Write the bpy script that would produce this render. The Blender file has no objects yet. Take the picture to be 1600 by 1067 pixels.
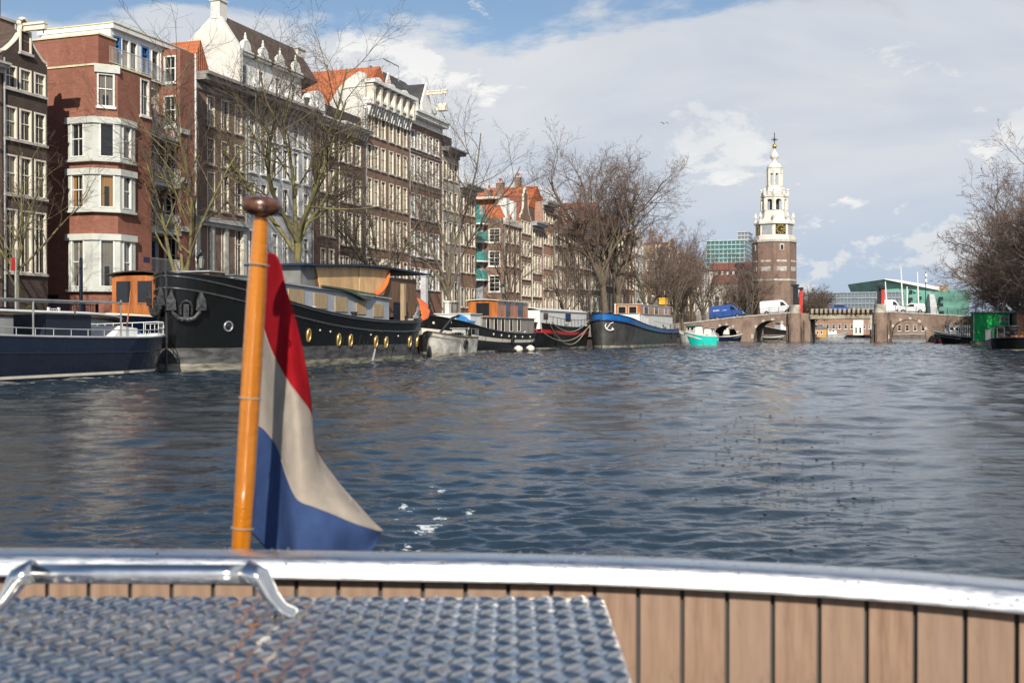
import bpy, math, random
import numpy as np
from mathutils import Vector, Matrix
R = math.radians
scene = bpy.context.scene
COL = scene.collection
# ------------------------------------------------------------------ camera
EYE = 1.7
F = 1800.0            # focal length in pixels of a 1600 wide picture
HOR = 519.0
cd = bpy.data.cameras.new('camera'); cam = bpy.data.objects.new('camera', cd); COL.objects.link(cam)
cam.location = (0, 0, EYE)
cam.rotation_euler = (R(90) - math.atan(14.5 / F), 0, 0)
cd.sensor_width = 36; cd.lens = 36 * F / 1600; cd.clip_start = 0.05; cd.clip_end = 6000
cd.dof.use_dof = True; cd.dof.focus_distance = 45; cd.dof.aperture_fstop = 9.5
scene.camera = cam
# ------------------------------------------------------------------ canal frame: s along the canal, q towards the left bank
A = math.atan2(.9433, .332)
UX, UY = math.cos(A), math.sin(A)
def W(s, q, z=0): return Vector((UX * s - UY * q, UY * s + UX * q, z))
def SQ(x, q):
    t = (x - 800) / F
    return q * (UY + UX * t) / (UX - UY * t)
def QS(x, s):
    t = (x - 800) / F
    return s * (UX - UY * t) / (UY + UX * t)
def DEP(s, q): return UY * s + UX * q
def ZP(y, s, q): return EYE + (HOR - y) * DEP(s, q) / F
# ------------------------------------------------------------------ light
SUN_EL = R(31)
TH = R(21)
sd = Vector((-UX * math.cos(TH) + UY * math.sin(TH), -UY * math.cos(TH) - UX * math.sin(TH), 0)) * math.cos(SUN_EL)
sd.z = math.sin(SUN_EL)
sl = bpy.data.lights.new('sun', 'SUN'); sl.energy = 5.0; sl.angle = R(.6); sl.color = (1, .925, .80)
so = bpy.data.objects.new('sun', sl); COL.objects.link(so)
so.rotation_euler = sd.to_track_quat('Z', 'Y').to_euler()
scene.view_settings.view_transform = 'Standard'; scene.view_settings.look = 'None'
scene.view_settings.gamma = 1; scene.view_settings.exposure = 0.10; scene.view_settings.use_curve_mapping = False
world = bpy.data.worlds.new('World'); scene.world = world; world.use_nodes = True
nt = world.node_tree; N = nt.nodes; LK = nt.links
for n_ in list(N): N.remove(n_)
def wn(t, **k):
    n = N.new(t)
    for a, b in k.items(): setattr(n, a, b)
    return n
def wm(op, a, b=None, c=None, clamp=False):
    n = wn('ShaderNodeMath', operation=op); n.use_clamp = clamp
    for i, v in enumerate((a, b, c)):
        if v is None: continue
        if isinstance(v, (int, float)): n.inputs[i].default_value = v
        else: LK.new(v, n.inputs[i])
    return n.outputs[0]
def wmix(f, a, b):
    n = wn('ShaderNodeMix', data_type='RGBA')
    for i, v in ((0, f), (6, a), (7, b)):
        if isinstance(v, (int, float)): n.inputs[i].default_value = v
        elif isinstance(v, tuple): n.inputs[i].default_value = (*v, 1)
        else: LK.new(v, n.inputs[i])
    return n.outputs[2]
def wramp(v, a, b):
    n = wn('ShaderNodeMapRange', interpolation_type='SMOOTHSTEP')
    LK.new(v, n.inputs[0]); n.inputs[1].default_value = a; n.inputs[2].default_value = b
    return n.outputs[0]
sky = wn('ShaderNodeTexSky', sky_type='NISHITA'); sky.sun_disc = False
sky.sun_elevation = SUN_EL; sky.sun_rotation = math.atan2(sd.x, sd.y) % (2 * math.pi)
sky.air_density = 1.0; sky.dust_density = .6; sky.ozone_density = 1.6
tc = wn('ShaderNodeTexCoord'); sep = wn('ShaderNodeSeparateXYZ'); LK.new(tc.outputs['Generated'], sep.inputs[0])
X_, Y_, Z_ = sep.outputs
def wnoise(sx, sz, off, scale, detail=6, rough=.55, dist=0.0):
    mp = wn('ShaderNodeMapping'); mp.inputs['Scale'].default_value = (sx, sx, sz); mp.inputs['Location'].default_value = off
    LK.new(tc.outputs['Generated'], mp.inputs[0])
    n = wn('ShaderNodeTexNoise'); n.inputs['Scale'].default_value = scale; n.inputs['Detail'].default_value = detail
    n.inputs['Roughness'].default_value = rough; n.inputs['Distortion'].default_value = dist
    LK.new(mp.outputs[0], n.inputs['Vector']); return n.outputs[0]
n1 = wnoise(1, 3.2, (3.1, .4, 0), 4.2, 8, .6, .3)
n2 = wnoise(1, 2.2, (7.7, 2.4, 5), 7.0, 9, .62, .25)
n3 = wnoise(1, 3.5, (1.7, 9.4, 2), 3.0, 6, .55, .4)
# a deck of thin cloud over most of the sky, opening to blue higher up
bias = wm('MAXIMUM', wm('MULTIPLY_ADD', Z_, -11., 2.86), -.48)           # falls with height
bias = wm('ADD', bias, wm('MULTIPLY', wm('MINIMUM', wm('MAXIMUM', wm('SUBTRACT', X_, .17), 0), .3), 5.0))
deck = wramp(wm('ADD', bias, wm('MULTIPLY', wm('SUBTRACT', n1, .5), 1.9)), -.02, .22)
deckcol = wmix(wramp(n3, .36, .62), (5.5, 6.0, 6.8), (6.8, 7.0, 7.35))
deckcol = wmix(wramp(Z_, .19, -.01), deckcol, (4.4, 5.4, 6.8))
# brighter puffs low down
puff = wramp(wm('ADD', n2, wm('MULTIPLY', wm('ABSOLUTE', wm('SUBTRACT', Z_, .11)), -.9)), .47, .52)
puffcol = wmix(wramp(n3, .40, .60), (6.9, 7.15, 7.45), (9.0, 8.9, 8.7))
# greyer bellies
grey = wramp(wm('ADD', n3, wm('MULTIPLY_ADD', wm('MINIMUM', Z_, .33), 1.1, -.27)), .47, .60)
grey = wm('MULTIPLY', wm('MULTIPLY', grey, wramp(X_, .0, .25)), wramp(Z_, .14, .24))
c = wmix(deck, sky.outputs[0], deckcol)
c = wmix(wm('MULTIPLY', puff, .9), c, puffcol)
c = wmix(wm('MULTIPLY', grey, .9), c, (3.9, 4.3, 5.0))
bg = wn('ShaderNodeBackground'); LK.new(c, bg.inputs[0]); bg.inputs[1].default_value = .1
wo = wn('ShaderNodeOutputWorld'); LK.new(bg.outputs[0], wo.inputs[0])
scene.cycles.max_bounces = 6; scene.cycles.diffuse_bounces = 2; scene.cycles.glossy_bounces = 3
scene.cycles.transmission_bounces = 2; scene.cycles.caustics_reflective = False; scene.cycles.caustics_refractive = False
scene.cycles.use_denoising = True

# ------------------------------------------------------------------ materials
class NT:
    def __init__(s, name):
        s.m = bpy.data.materials.new(name); s.m.use_nodes = True; s.t = s.m.node_tree; s.n = s.t.nodes
        s.b = s.n['Principled BSDF']
    def node(s, t, **k):
        n = s.n.new(t)
        for a, b in k.items(): setattr(n, a, b)
        return n
    def put(s, v, sock):
        if isinstance(v, (int, float)): sock.default_value = v
        elif isinstance(v, tuple): sock.default_value = (*v, 1) if len(v) == 3 and len(sock.default_value) == 4 else v
        else: s.t.links.new(v, sock)
    def math(s, op, a, b=None, c=None):
        n = s.node('ShaderNodeMath', operation=op)
        for i, v in enumerate((a, b, c)):
            if v is not None: s.put(v, n.inputs[i])
        return n.outputs[0]
    def mix(s, f, a, b, mode='MIX'):
        n = s.node('ShaderNodeMix', data_type='RGBA', blend_type=mode)
        s.put(f, n.inputs[0]); s.put(a, n.inputs[6]); s.put(b, n.inputs[7]); return n.outputs[2]
    def rng(s, v, a, b, c=0., d=1.):
        n = s.node('ShaderNodeMapRange', interpolation_type='SMOOTHSTEP')
        s.put(v, n.inputs[0]); n.inputs[1].default_value = a; n.inputs[2].default_value = b
        n.inputs[3].default_value = c; n.inputs[4].default_value = d; return n.outputs[0]
    def coord(s, scale=(1, 1, 1), world=False, xy=False):
        if world: o = s.node('ShaderNodeNewGeometry').outputs['Position']
        else: o = s.node('ShaderNodeTexCoord').outputs['Object']
        if xy:
            sp = s.node('ShaderNodeSeparateXYZ'); s.put(o, sp.inputs[0]); cb = s.node('ShaderNodeCombineXYZ')
            s.put(s.math('ADD', sp.outputs[0], sp.outputs[1]), cb.inputs[0]); s.put(sp.outputs[2], cb.inputs[1]); o = cb.outputs[0]
        mp = s.node('ShaderNodeMapping'); mp.inputs['Scale'].default_value = scale; s.put(o, mp.inputs[0]); return mp.outputs[0]
    def noise(s, vec, scale, detail=4, rough=.55):
        n = s.node('ShaderNodeTexNoise'); s.put(vec, n.inputs['Vector']); n.inputs['Scale'].default_value = scale
        n.inputs['Detail'].default_value = detail; n.inputs['Roughness'].default_value = rough; return n.outputs[0]
    def bump(s, h, strength=.3, dist=.02, normal=None):
        n = s.node('ShaderNodeBump'); n.inputs['Strength'].default_value = strength; n.inputs['Distance'].default_value = dist
        s.put(h, n.inputs['Height'])
        if normal is not None: s.put(normal, n.inputs['Normal'])
        s.put(n.outputs[0], s.b.inputs['Normal']); return n.outputs[0]
MATS = {}
def mat(name, col, rough=.6, metal=0., var=.18, scale=1.2, bump=0., bscale=30, coat=0., spec=.5, stretch=(1, 1, 1)):
    if name in MATS: return MATS[name]
    t = NT(name); v = t.coord(stretch)
    n = t.noise(v, scale, 6, .62)
    c2 = tuple(x * (1 - var * 1.6) for x in col); c1 = tuple(min(1, x * (1 + var * .7)) for x in col)
    t.put(t.mix(t.rng(n, .3, .7), c2, c1), t.b.inputs['Base Color'])
    t.b.inputs['Roughness'].default_value = rough; t.b.inputs['Metallic'].default_value = metal
    t.put(t.rng(t.noise(v, scale * 4, 4), .3, .7, max(.02, rough * .8), min(1, rough * 1.2)), t.b.inputs['Roughness'])
    t.b.inputs['Specular IOR Level'].default_value = spec
    t.b.inputs['Coat Weight'].default_value = coat; t.b.inputs['Coat Roughness'].default_value = .08
    if bump: t.bump(t.noise(v, bscale, 4), bump, .01)
    MATS[name] = t.m; return t.m
def brick(name, c1, c2, mortar=(.20, .17, .14), dirt=.45):
    if name in MATS: return MATS[name]
    t = NT(name); v = t.coord(xy=True)
    b = t.node('ShaderNodeTexBrick'); t.put(v, b.inputs['Vector'])
    b.inputs['Color1'].default_value = (*c1, 1); b.inputs['Color2'].default_value = (*c2, 1); b.inputs['Mortar'].default_value = (*mortar, 1)
    b.inputs['Scale'].default_value = 1; b.inputs['Brick Width'].default_value = .22; b.inputs['Row Height'].default_value = .07
    b.inputs['Mortar Size'].default_value = .008; b.inputs['Bias'].default_value = -.1
    v3 = t.coord((1, 1, .55))
    big = t.noise(v3, .7, 7, .65)
    c = t.mix(t.rng(big, .38, .68, 0, dirt), b.outputs[0], tuple(x * .5 for x in c1))
    c = t.mix(t.rng(t.noise(v3, 2.3, 5), .55, .75, 0, .3), c, tuple(min(1, x * 1.6 + .03) for x in c2))
    t.put(c, t.b.inputs['Base Color']); t.b.inputs['Roughness'].default_value = .85
    t.bump(t.math('ADD', b.outputs['Fac'], t.math('MULTIPLY', t.noise(t.coord(), 25, 3), -.6)), -.5, .008)
    MATS[name] = t.m; return t.m
def rooftile(name, c1, c2):
    if name in MATS: return MATS[name]
    t = NT(name); v = t.coord(xy=True)
    w = t.node('ShaderNodeTexWave', wave_type='BANDS', bands_direction='X'); t.put(v, w.inputs['Vector'])
    w.inputs['Scale'].default_value = 1.3; w.inputs['Distortion'].default_value = .2
    w2 = t.node('ShaderNodeTexWave', wave_type='BANDS', bands_direction='Y', wave_profile='SAW'); t.put(v, w2.inputs['Vector']); w2.inputs['Scale'].default_value = 1.1
    n = t.noise(t.coord(), 1.1, 7, .7)
    c = t.mix(t.rng(n, .35, .7), c1, c2)
    c = t.mix(t.math('MULTIPLY', w2.outputs['Fac'], .35), c, tuple(x * .4 for x in c1))
    t.put(c, t.b.inputs['Base Color']); t.b.inputs['Roughness'].default_value = .8
    t.bump(t.math('ADD', w.outputs['Fac'], t.math('MULTIPLY', w2.outputs['Fac'], .6)), .8, .05)
    MATS[name] = t.m; return t.m
def glassmat(name, base=(.018, .02, .023), cur=(.27, .25, .21), share=.38):
    if name in MATS: return MATS[name]
    t = NT(name)
    oi = t.node('ShaderNodeObjectInfo'); r = oi.outputs['Random']
    sp = t.node('ShaderNodeSeparateXYZ'); t.put(t.node('ShaderNodeTexCoord').outputs['Generated'], sp.inputs[0])
    # curtains hang behind the glass on a share of the windows, to differing widths
    side = t.math('ABSOLUTE', t.math('SUBTRACT', sp.outputs[0], .5))
    edge = t.rng(side, .18, .22)
    half = t.math('GREATER_THAN', sp.outputs[2], t.math('FRACT', t.math('MULTIPLY', r, 7.3)))
    m = t.math('MULTIPLY', t.math('LESS_THAN', r, share), t.math('MAXIMUM', edge, half))
    wv = t.node('ShaderNodeTexWave', bands_direction='X'); t.put(t.coord(), wv.inputs['Vector']); wv.inputs['Scale'].default_value = 4; wv.inputs['Distortion'].default_value = 1.5
    cc = t.mix(wv.outputs['Fac'], tuple(x * .45 for x in cur), cur)
    t.put(t.mix(t.math('MULTIPLY', m, .75), base, cc), t.b.inputs['Base Color'])
    t.b.inputs['Roughness'].default_value = .04; t.b.inputs['Specular IOR Level'].default_value = .6
    t.bump(t.noise(t.coord(), 1.5, 2), .12, .02)
    MATS[name] = t.m; return t.m
BR_DARK = brick('dark brown brick', (.055, .034, .027), (.085, .052, .04), (.10, .085, .07))
BR_RED = brick('red brick', (.245, .080, .048), (.33, .125, .078), (.24, .15, .12), .3)
BR_BROWN = brick('brown brick', (.21, .118, .083), (.29, .17, .122), (.30, .24, .19))
BR_MID = brick('umber brick', (.125, .072, .057), (.18, .105, .083), (.19, .16, .13))
BR_WARM = brick('warm brick', (.31, .165, .11), (.40, .23, .155), (.32, .26, .2))
BR_TAN = brick('tan brick', (.26, .18, .125), (.35, .25, .18), (.3, .25, .2))
BR_OLD = brick('old bridge brick', (.20, .125, .095), (.30, .2, .155), (.33, .28, .23), .65)
PLASTER = mat('pale plaster', (.70, .68, .63), .8, var=.12, scale=.5, bump=.1)
GREYP = mat('light grey paint', (.50, .51, .52), .7, var=.14, scale=.6)
CREAM = mat('cream paint', (.76, .70, .58), .5, var=.08, scale=2)
WHITE = mat('white paint', (.77, .77, .74), .45, var=.07, scale=1.5)
STONE = mat('sandstone trim', (.48, .46, .42), .8, var=.2, scale=2, bump=.2)
CONC = mat('weathered concrete', (.36, .32, .245), .9, var=.35, scale=.9, bump=.3)
GREYD = mat('slate grey paint', (.17, .175, .18), .6, var=.2)
LEADG = mat('zinc sheet', (.36, .38, .40), .45, var=.15)
ORTILE = rooftile('orange roof tile', (.46, .12, .045), (.60, .20, .08))
RDTILE = rooftile('red brown roof tile', (.24, .075, .05), (.34, .12, .075))
BNTILE = rooftile('brown roof tile', (.085, .058, .046), (.14, .10, .08))
SLATE = rooftile('dark roof slate', (.045, .045, .05), (.09, .09, .095))
GLASS = glassmat('window glass')
GLASSD = glassmat('dark window glass', share=.12)
GLASSB = glassmat('warm blind window glass', cur=(.45, .25, .08), share=.8)
BLUEP = mat('blue door paint', (.045, .17, .42), .4)
IRON = mat('black painted iron', (.015, .016, .018), .4)
GRNIRON = mat('dark green iron', (.012, .03, .025), .4)
TEAL = mat('teal glass panel', (.06, .30, .27), .2, var=.2)
STREET = 1.25
# ------------------------------------------------------------------ mesh helpers
class MB:
    def __init__(s): s.v = []; s.f = []; s.m = []
    def add(s, vs, fs, m=0):
        o = len(s.v); s.v += [tuple(v) for v in vs]; s.f += [tuple(i + o for i in f) for f in fs]
        s.m += [m] * len(fs); return s
    def box(s, x0, x1, y0, y1, z0, z1, m=0):
        return s.add([(x, y, z) for x in (x0, x1) for y in (y0, y1) for z in (z0, z1)],
                     [(0, 1, 3, 2), (4, 6, 7, 5), (0, 4, 5, 1), (2, 3, 7, 6), (0, 2, 6, 4), (1, 5, 7, 3)], m)
    def prism(s, pts, y0, y1, m=0, axis='y'):
        n = len(pts)
        def P(a, b, t): return {'y': (a, t, b), 'x': (t, a, b), 'z': (a, b, t)}[axis]
        vs = [P(a, b, y0) for a, b in pts] + [P(a, b, y1) for a, b in pts]
        fs = [tuple(range(n)), tuple(range(2 * n - 1, n - 1, -1))] + [(i, i + n, (i + 1) % n + n, (i + 1) % n) for i in range(n)]
        return s.add(vs, fs, m)
    def tube(s, pts, rad, n=6, m=0, caps=True):
        pts = [Vector(p) for p in pts]; k = len(pts)
        if isinstance(rad, (int, float)): rad = [rad] * k
        vs = []
        for i, p in enumerate(pts):
            d = (pts[min(i + 1, k - 1)] - pts[max(i - 1, 0)])
            d = d.normalized() if d.length > 1e-9 else Vector((0, 0, 1))
            a = d.cross(Vector((0, 0, 1)) if abs(d.z) < .9 else Vector((1, 0, 0))).normalized(); b = d.cross(a)
            for j in range(n):
                t = 2 * math.pi * j / n
                vs.append(p + (a * math.cos(t) + b * math.sin(t)) * rad[i])
        fs = [(i * n + j, i * n + (j + 1) % n, (i + 1) * n + (j + 1) % n, (i + 1) * n + j) for i in range(k - 1) for j in range(n)]
        if caps: fs += [tuple(range(n - 1, -1, -1)), tuple((k - 1) * n + j for j in range(n))]
        return s.add(vs, fs, m)
    def lathe(s, prof, n=16, c=(0, 0, 0), m=0, rot=0., caps=True):
        vs = []
        for r, z in prof:
            for j in range(n):
                t = rot + 2 * math.pi * j / n; vs.append((c[0] + r * math.cos(t), c[1] + r * math.sin(t), c[2] + z))
        k = len(prof)
        fs = [(i * n + j, i * n + (j + 1) % n, (i + 1) * n + (j + 1) % n, (i + 1) * n + j) for i in range(k - 1) for j in range(n)]
        if caps: fs += [tuple(range(n - 1, -1, -1)), tuple((k - 1) * n + j for j in range(n))]
        return s.add(vs, fs, m)
    def mesh(s, name, mats, smooth=False):
        me = bpy.data.meshes.new(name); me.from_pydata(s.v, [], s.f)
        for m in (mats if isinstance(mats, (list, tuple)) else [mats]): me.materials.append(m)
        if any(s.m): me.polygons.foreach_set('material_index', s.m)
        if smooth: me.polygons.foreach_set('use_smooth', [True] * len(s.f))
        me.update(); return me
    def build(s, name, mats, parent=None, smooth=False, loc=(0, 0, 0), rz=0., bevel=0.):
        return obj(name, s.mesh(name, mats, smooth), parent, loc, rz, bevel)
def obj(name, me, parent=None, loc=(0, 0, 0), rz=0., bevel=0.):
    o = bpy.data.objects.new(name, me); COL.objects.link(o)
    o.location = loc
    if rz: o.rotation_euler = (0, 0, rz)
    if parent is not None: o.parent = parent
    if bevel:
        b = o.modifiers.new('bevel', 'BEVEL'); b.width = bevel; b.segments = 2; b.limit_method = 'ANGLE'
    return o
def tag(o, label=None, cat=None, group=None, kind=None):
    if label: o['label'] = label
    if cat: o['category'] = cat
    if group: o['group'] = group
    if kind: o['kind'] = kind
    return o
def thing(name, label, cat, loc=(0, 0, 0), rz=0., group=None):
    o = bpy.data.objects.new(name, None); COL.objects.link(o); o.empty_display_size = .3
    o.location = loc; o.rotation_euler = (0, 0, rz)
    return tag(o, label, cat, group)
def struct(name, mb, m, smooth=False): return tag(mb.build(name, m, smooth=smooth), kind='structure')
rnd = random.Random(7)
# ================================================================== WATER
def make_water():
    ys = np.concatenate([np.arange(1500, 905, -14.), np.arange(905, 640, -1.15), np.arange(640, 540, -.9), np.arange(540, 522, -.5), [521.5, 521, 520.5, 520.2]])
    D = EYE * F / (ys - HOR)
    D = np.concatenate([[.4, 1.2, 2.2], D[(D > 2.6) & (D < 29)], np.arange(29, 120, .30), np.arange(120, 235, .42), [236, 240, 250, 270, 300, 340, 400, 500, 700, 1000, 1500, 2600]])
    dense = np.arctan(np.arange(-990, 991, 2.8) / F)
    co = np.linspace(dense[-1], 2 * math.pi + dense[0], 70)[1:-1]
    ang = np.concatenate([dense, co]); nA = len(ang); nD = len(D)
    cosf = np.where(np.abs(ang) < .56, 1 / np.cos(ang), 1.18)
    RR = D[:, None] * cosf[None, :]
    Xg = RR * np.sin(ang)[None, :]; Yg = RR * np.cos(ang)[None, :]
    dD = np.gradient(D)
    rs = np.random.RandomState(5); Zg = np.zeros_like(Xg)
    amp_mod = 1 + .45 * np.sin(Xg * .13 + 1.3 * np.sin(Yg * .07)) * np.sin(Yg * .11 + .6)
    wake = np.exp(-((Xg + .05 * Yg) / (1.6 + .13 * np.abs(Yg))) ** 2) * np.exp(-np.abs(Yg) / 40)
    for i in range(90):
        lam = .14 * (2.8 / .14) ** rs.rand(); k = 2 * math.pi / lam
        th = rs.normal(-1.35, .52); ph = rs.rand() * 6.28
        a = .0034 * lam ** .85 * min(1, (.45 / lam) ** 1.15)
        w = np.clip((lam / np.maximum(dD, .01) - 2.2) / 2.5, 0, 1)[:, None]
        arg = k * (Xg * math.cos(th) + Yg * math.sin(th)) + ph + .7 * np.sin(.31 * Xg + .23 * Yg + ph)
        s_ = np.sin(arg)
        Zg += w * a * (s_ + .28 * np.cos(2 * arg)) * (.5 * amp_mod + 1.35 * wake + .25 * np.clip(-Xg / 4, 0, 1))
    for i in range(52):
        lam = rs.uniform(.42, 2.2); k = 2 * math.pi / lam; th = rs.normal(-1.35, .6); ph = rs.rand() * 6.28
        w = np.clip((lam / np.maximum(dD, .01) - 2.) / 1.2, 0, 1)[:, None] * np.clip((RR - 7) / 42, 0.05, 1)
        arg = k * (Xg * math.cos(th) + Yg * math.sin(th)) + ph + .8 * np.sin(.21 * Xg + .17 * Yg + ph)
        Zg += w *   .0041 * lam * (np.sin(arg) + .25 * np.cos(2 * arg)) * (1 + .5 * np.sin(Xg * .05 + 2 * np.sin(Yg * .03)))
    # the boat's own wake: two diverging trains
    for sg in (-1, 1):
        d_ = np.abs(Xg * .94 * sg - Yg * .30 + 1.2)
        Zg += .035 * np.exp(-(d_ / 1.6) ** 2) * np.sin(4.2 * (Yg * .92 + sg * Xg * .3)) * np.exp(-Yg / 28) * np.clip((1.5 / np.maximum(dD, .01) - 2.2) / 2.5, 0, 1)[:, None] * (Yg > 0)
    V = np.stack([Xg, Yg, Zg], -1).reshape(-1, 3)
    idx = np.arange(nD * nA).reshape(nD, nA)
    a = idx[:-1, :]; b = idx[1:, :]
    F4 = np.stack([a, np.roll(a, -1, 1), np.roll(b, -1, 1), b], -1).reshape(-1, 4)[:, ::-1]
    me = bpy.data.meshes.new('canal_water'); me.vertices.add(len(V)); me.vertices.foreach_set('co', V.ravel())
    me.loops.add(F4.size); me.loops.foreach_set('vertex_index', F4.ravel().astype(np.int32))
    me.polygons.add(len(F4)); me.polygons.foreach_set('loop_start', np.arange(0, F4.size, 4, dtype=np.int32))
    me.polygons.foreach_set('use_smooth', np.ones(len(F4), bool))
    me.update(calc_edges=True)
    t = NT('canal water'); t.b.inputs['Base Color'].default_value = (.012, .016, .016, 1)
    t.b.inputs['Roughness'].default_value = .05; t.b.inputs['IOR'].default_value = 1.333; t.b.inputs['Specular IOR Level'].default_value = .5
    v1 = t.coord((1, 1.0, 1), world=True)
    h = t.math('ADD', t.math('MULTIPLY', t.noise(v1, 4.2, 6, .62), .55), t.math('MULTIPLY', t.noise(v1, 1.1, 5, .6), 1.0))
    bn = t.bump(h, 1.0, .026)
    # ripples too small for the mesh, as a field of tilted facets that takes over with distance
    sp0 = t.node('ShaderNodeSeparateXYZ'); t.put(t.coord(world=True), sp0.inputs[0])
    dist = t.math('SQRT', t.math('ADD', t.math('MULTIPLY', sp0.outputs[0], sp0.outputs[0]), t.math('MULTIPLY', sp0.outputs[1], sp0.outputs[1])))
    def vn(scale, det):
        n = t.node('ShaderNodeTexNoise'); t.put(v1, n.inputs['Vector']); n.inputs['Scale'].default_value = scale; n.inputs['Detail'].default_value = det; n.inputs['Roughness'].default_value = .65
        m_ = t.node('ShaderNodeVectorMath', operation='SUBTRACT'); t.put(n.outputs[1], m_.inputs[0]); m_.inputs[1].default_value = (.5, .5, .5); return m_.outputs[0]
    a1 = t.node('ShaderNodeVectorMath', operation='ADD'); t.put(vn(2.6, 4), a1.inputs[0])
    s2 = t.node('ShaderNodeVectorMath', operation='SCALE'); t.put(vn(.35, 3), s2.inputs[0]); s2.inputs['Scale'].default_value = .35; t.put(s2.outputs[0], a1.inputs[1])
    m1 = t.node('ShaderNodeVectorMath', operation='MULTIPLY'); t.put(a1.outputs[0], m1.inputs[0]); m1.inputs[1].default_value = (.8, 1.1, 0)
    s3 = t.node('ShaderNodeVectorMath', operation='SCALE'); t.put(m1.outputs[0], s3.inputs[0]); t.put(t.rng(dist, 18, 110, .05, 1.0), s3.inputs['Scale'])
    a2 = t.node('ShaderNodeVectorMath', operation='ADD'); t.put(s3.outputs[0], a2.inputs[0]); t.put(bn, a2.inputs[1])
    nz = t.node('ShaderNodeVectorMath', operation='NORMALIZE'); t.put(a2.outputs[0], nz.inputs[0]); t.put(nz.outputs[0], t.b.inputs['Normal'])
    # foam thrown up by the propeller
    sp = t.node('ShaderNodeSeparateXYZ'); t.put(t.coord(world=True), sp.inputs[0])
    dx = t.math('ADD', sp.outputs[0], .95); dy = t.math('SUBTRACT', sp.outputs[1], 10.6)
    d2 = t.math('ADD', t.math('MULTIPLY', t.math('MULTIPLY', dx, dx), 1.6), t.math('MULTIPLY', t.math('MULTIPLY', dy, dy), .16))
    near = t.rng(d2, 0.0, 1.6, .16, 0)
    fm = t.rng(t.math('ADD', t.noise(t.coord((1, .8, 1), world=True), 3.1, 9, .7), near), .735, .80)
    t.put(t.mix(fm, (.020, .036, .054), (.62, .65, .66)), t.b.inputs['Base Color'])
    t.put(t.math('MULTIPLY_ADD', fm, .5, .05), t.b.inputs['Roughness'])
    me.materials.append(t.m)
    tag(obj('canal_water', me), kind='structure')
make_water()
bb = MB(); r2 = random.Random(3)
for i in range(520):
    x = r2.gauss(1120 + r2.uniform(-60, 150), 50); y = r2.triangular(600, 880, 700); x += (y - 640) * .55
    D = EYE * F / (y - HOR); X = (x - 800) / F * D; r = r2.uniform(.010, .026) * (.6 + D / 28)
    bb.lathe([(r, .0), (r * .8, r * .18), (r * .3, r * .26)], 6, (X, D, .012))
tag(bb.build('floating_bubbles', mat('brown bubble', (.03, .025, .02), .2), smooth=True), 'small dark bubbles drifting on the rippled canal', 'bubbles', kind='stuff')

# ================================================================== GROUND
QL, QR = 38.0, -12.0
PAVE = mat('brick paving', (.16, .12, .10), .85, var=.3, scale=.8, bump=.2)
g = MB()
def slab(mb, pts, z0, z1, m=0):   # pts in (s, q)
    w = [W(s, q) for s, q in pts]; n = len(w)
    mb.add([(p.x, p.y, z0) for p in w] + [(p.x, p.y, z1) for p in w],
           [tuple(range(n, 2 * n)), tuple(range(n - 1, -1, -1))] + [(i, (i + 1) % n, (i + 1) % n + n, i + n) for i in range(n)], m)
slab(g, [(-60, QL), (-60, 400), (900, 400), (900, 60), (231, 20), (231, QL)], -2, STREET)
struct('left_quay_ground', g, PAVE)
g = MB(); slab(g, [(-60, QR), (226, QR), (226, -400), (-60, -400)], -2, STREET); struct('right_quay_ground', g, PAVE)
g = MB(); slab(g, [(330, 10), (1500, 200), (1500, -900), (330, -420), (330, -14)], -2, .9); struct('far_shore_ground', g, PAVE)
QUAYB = brick('quay brick', (.10, .065, .05), (.15, .095, .075), (.16, .14, .12), .6)
def quay(label, s0, s1, q, sgn):
    r = thing('quay_wall', label, 'quay wall', W(s0, q, 0), A)
    L = s1 - s0; b = MB().box(0, L, -.12 * sgn if sgn > 0 else 0, 0 if sgn > 0 else .12, -1.5, STREET - .12); b.build('wall', QUAYB, r)
    k = int(L / 1.2)
    me = MB().box(.01, L / k - .01, -.32 if sgn > 0 else -.3, .3 if sgn > 0 else .32, STREET - .12, STREET + .06).mesh('coping_stone', STONE)
    for i in range(min(k, 200)): obj('coping_stone', me, r, (i * L / k, 0, 0))
quay('old brick quay wall with grey coping behind the moored barges', -20, 210, QL, 1)
quay('quay wall below the bare trees on the right bank', 60, 210, QR, -1)

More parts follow.
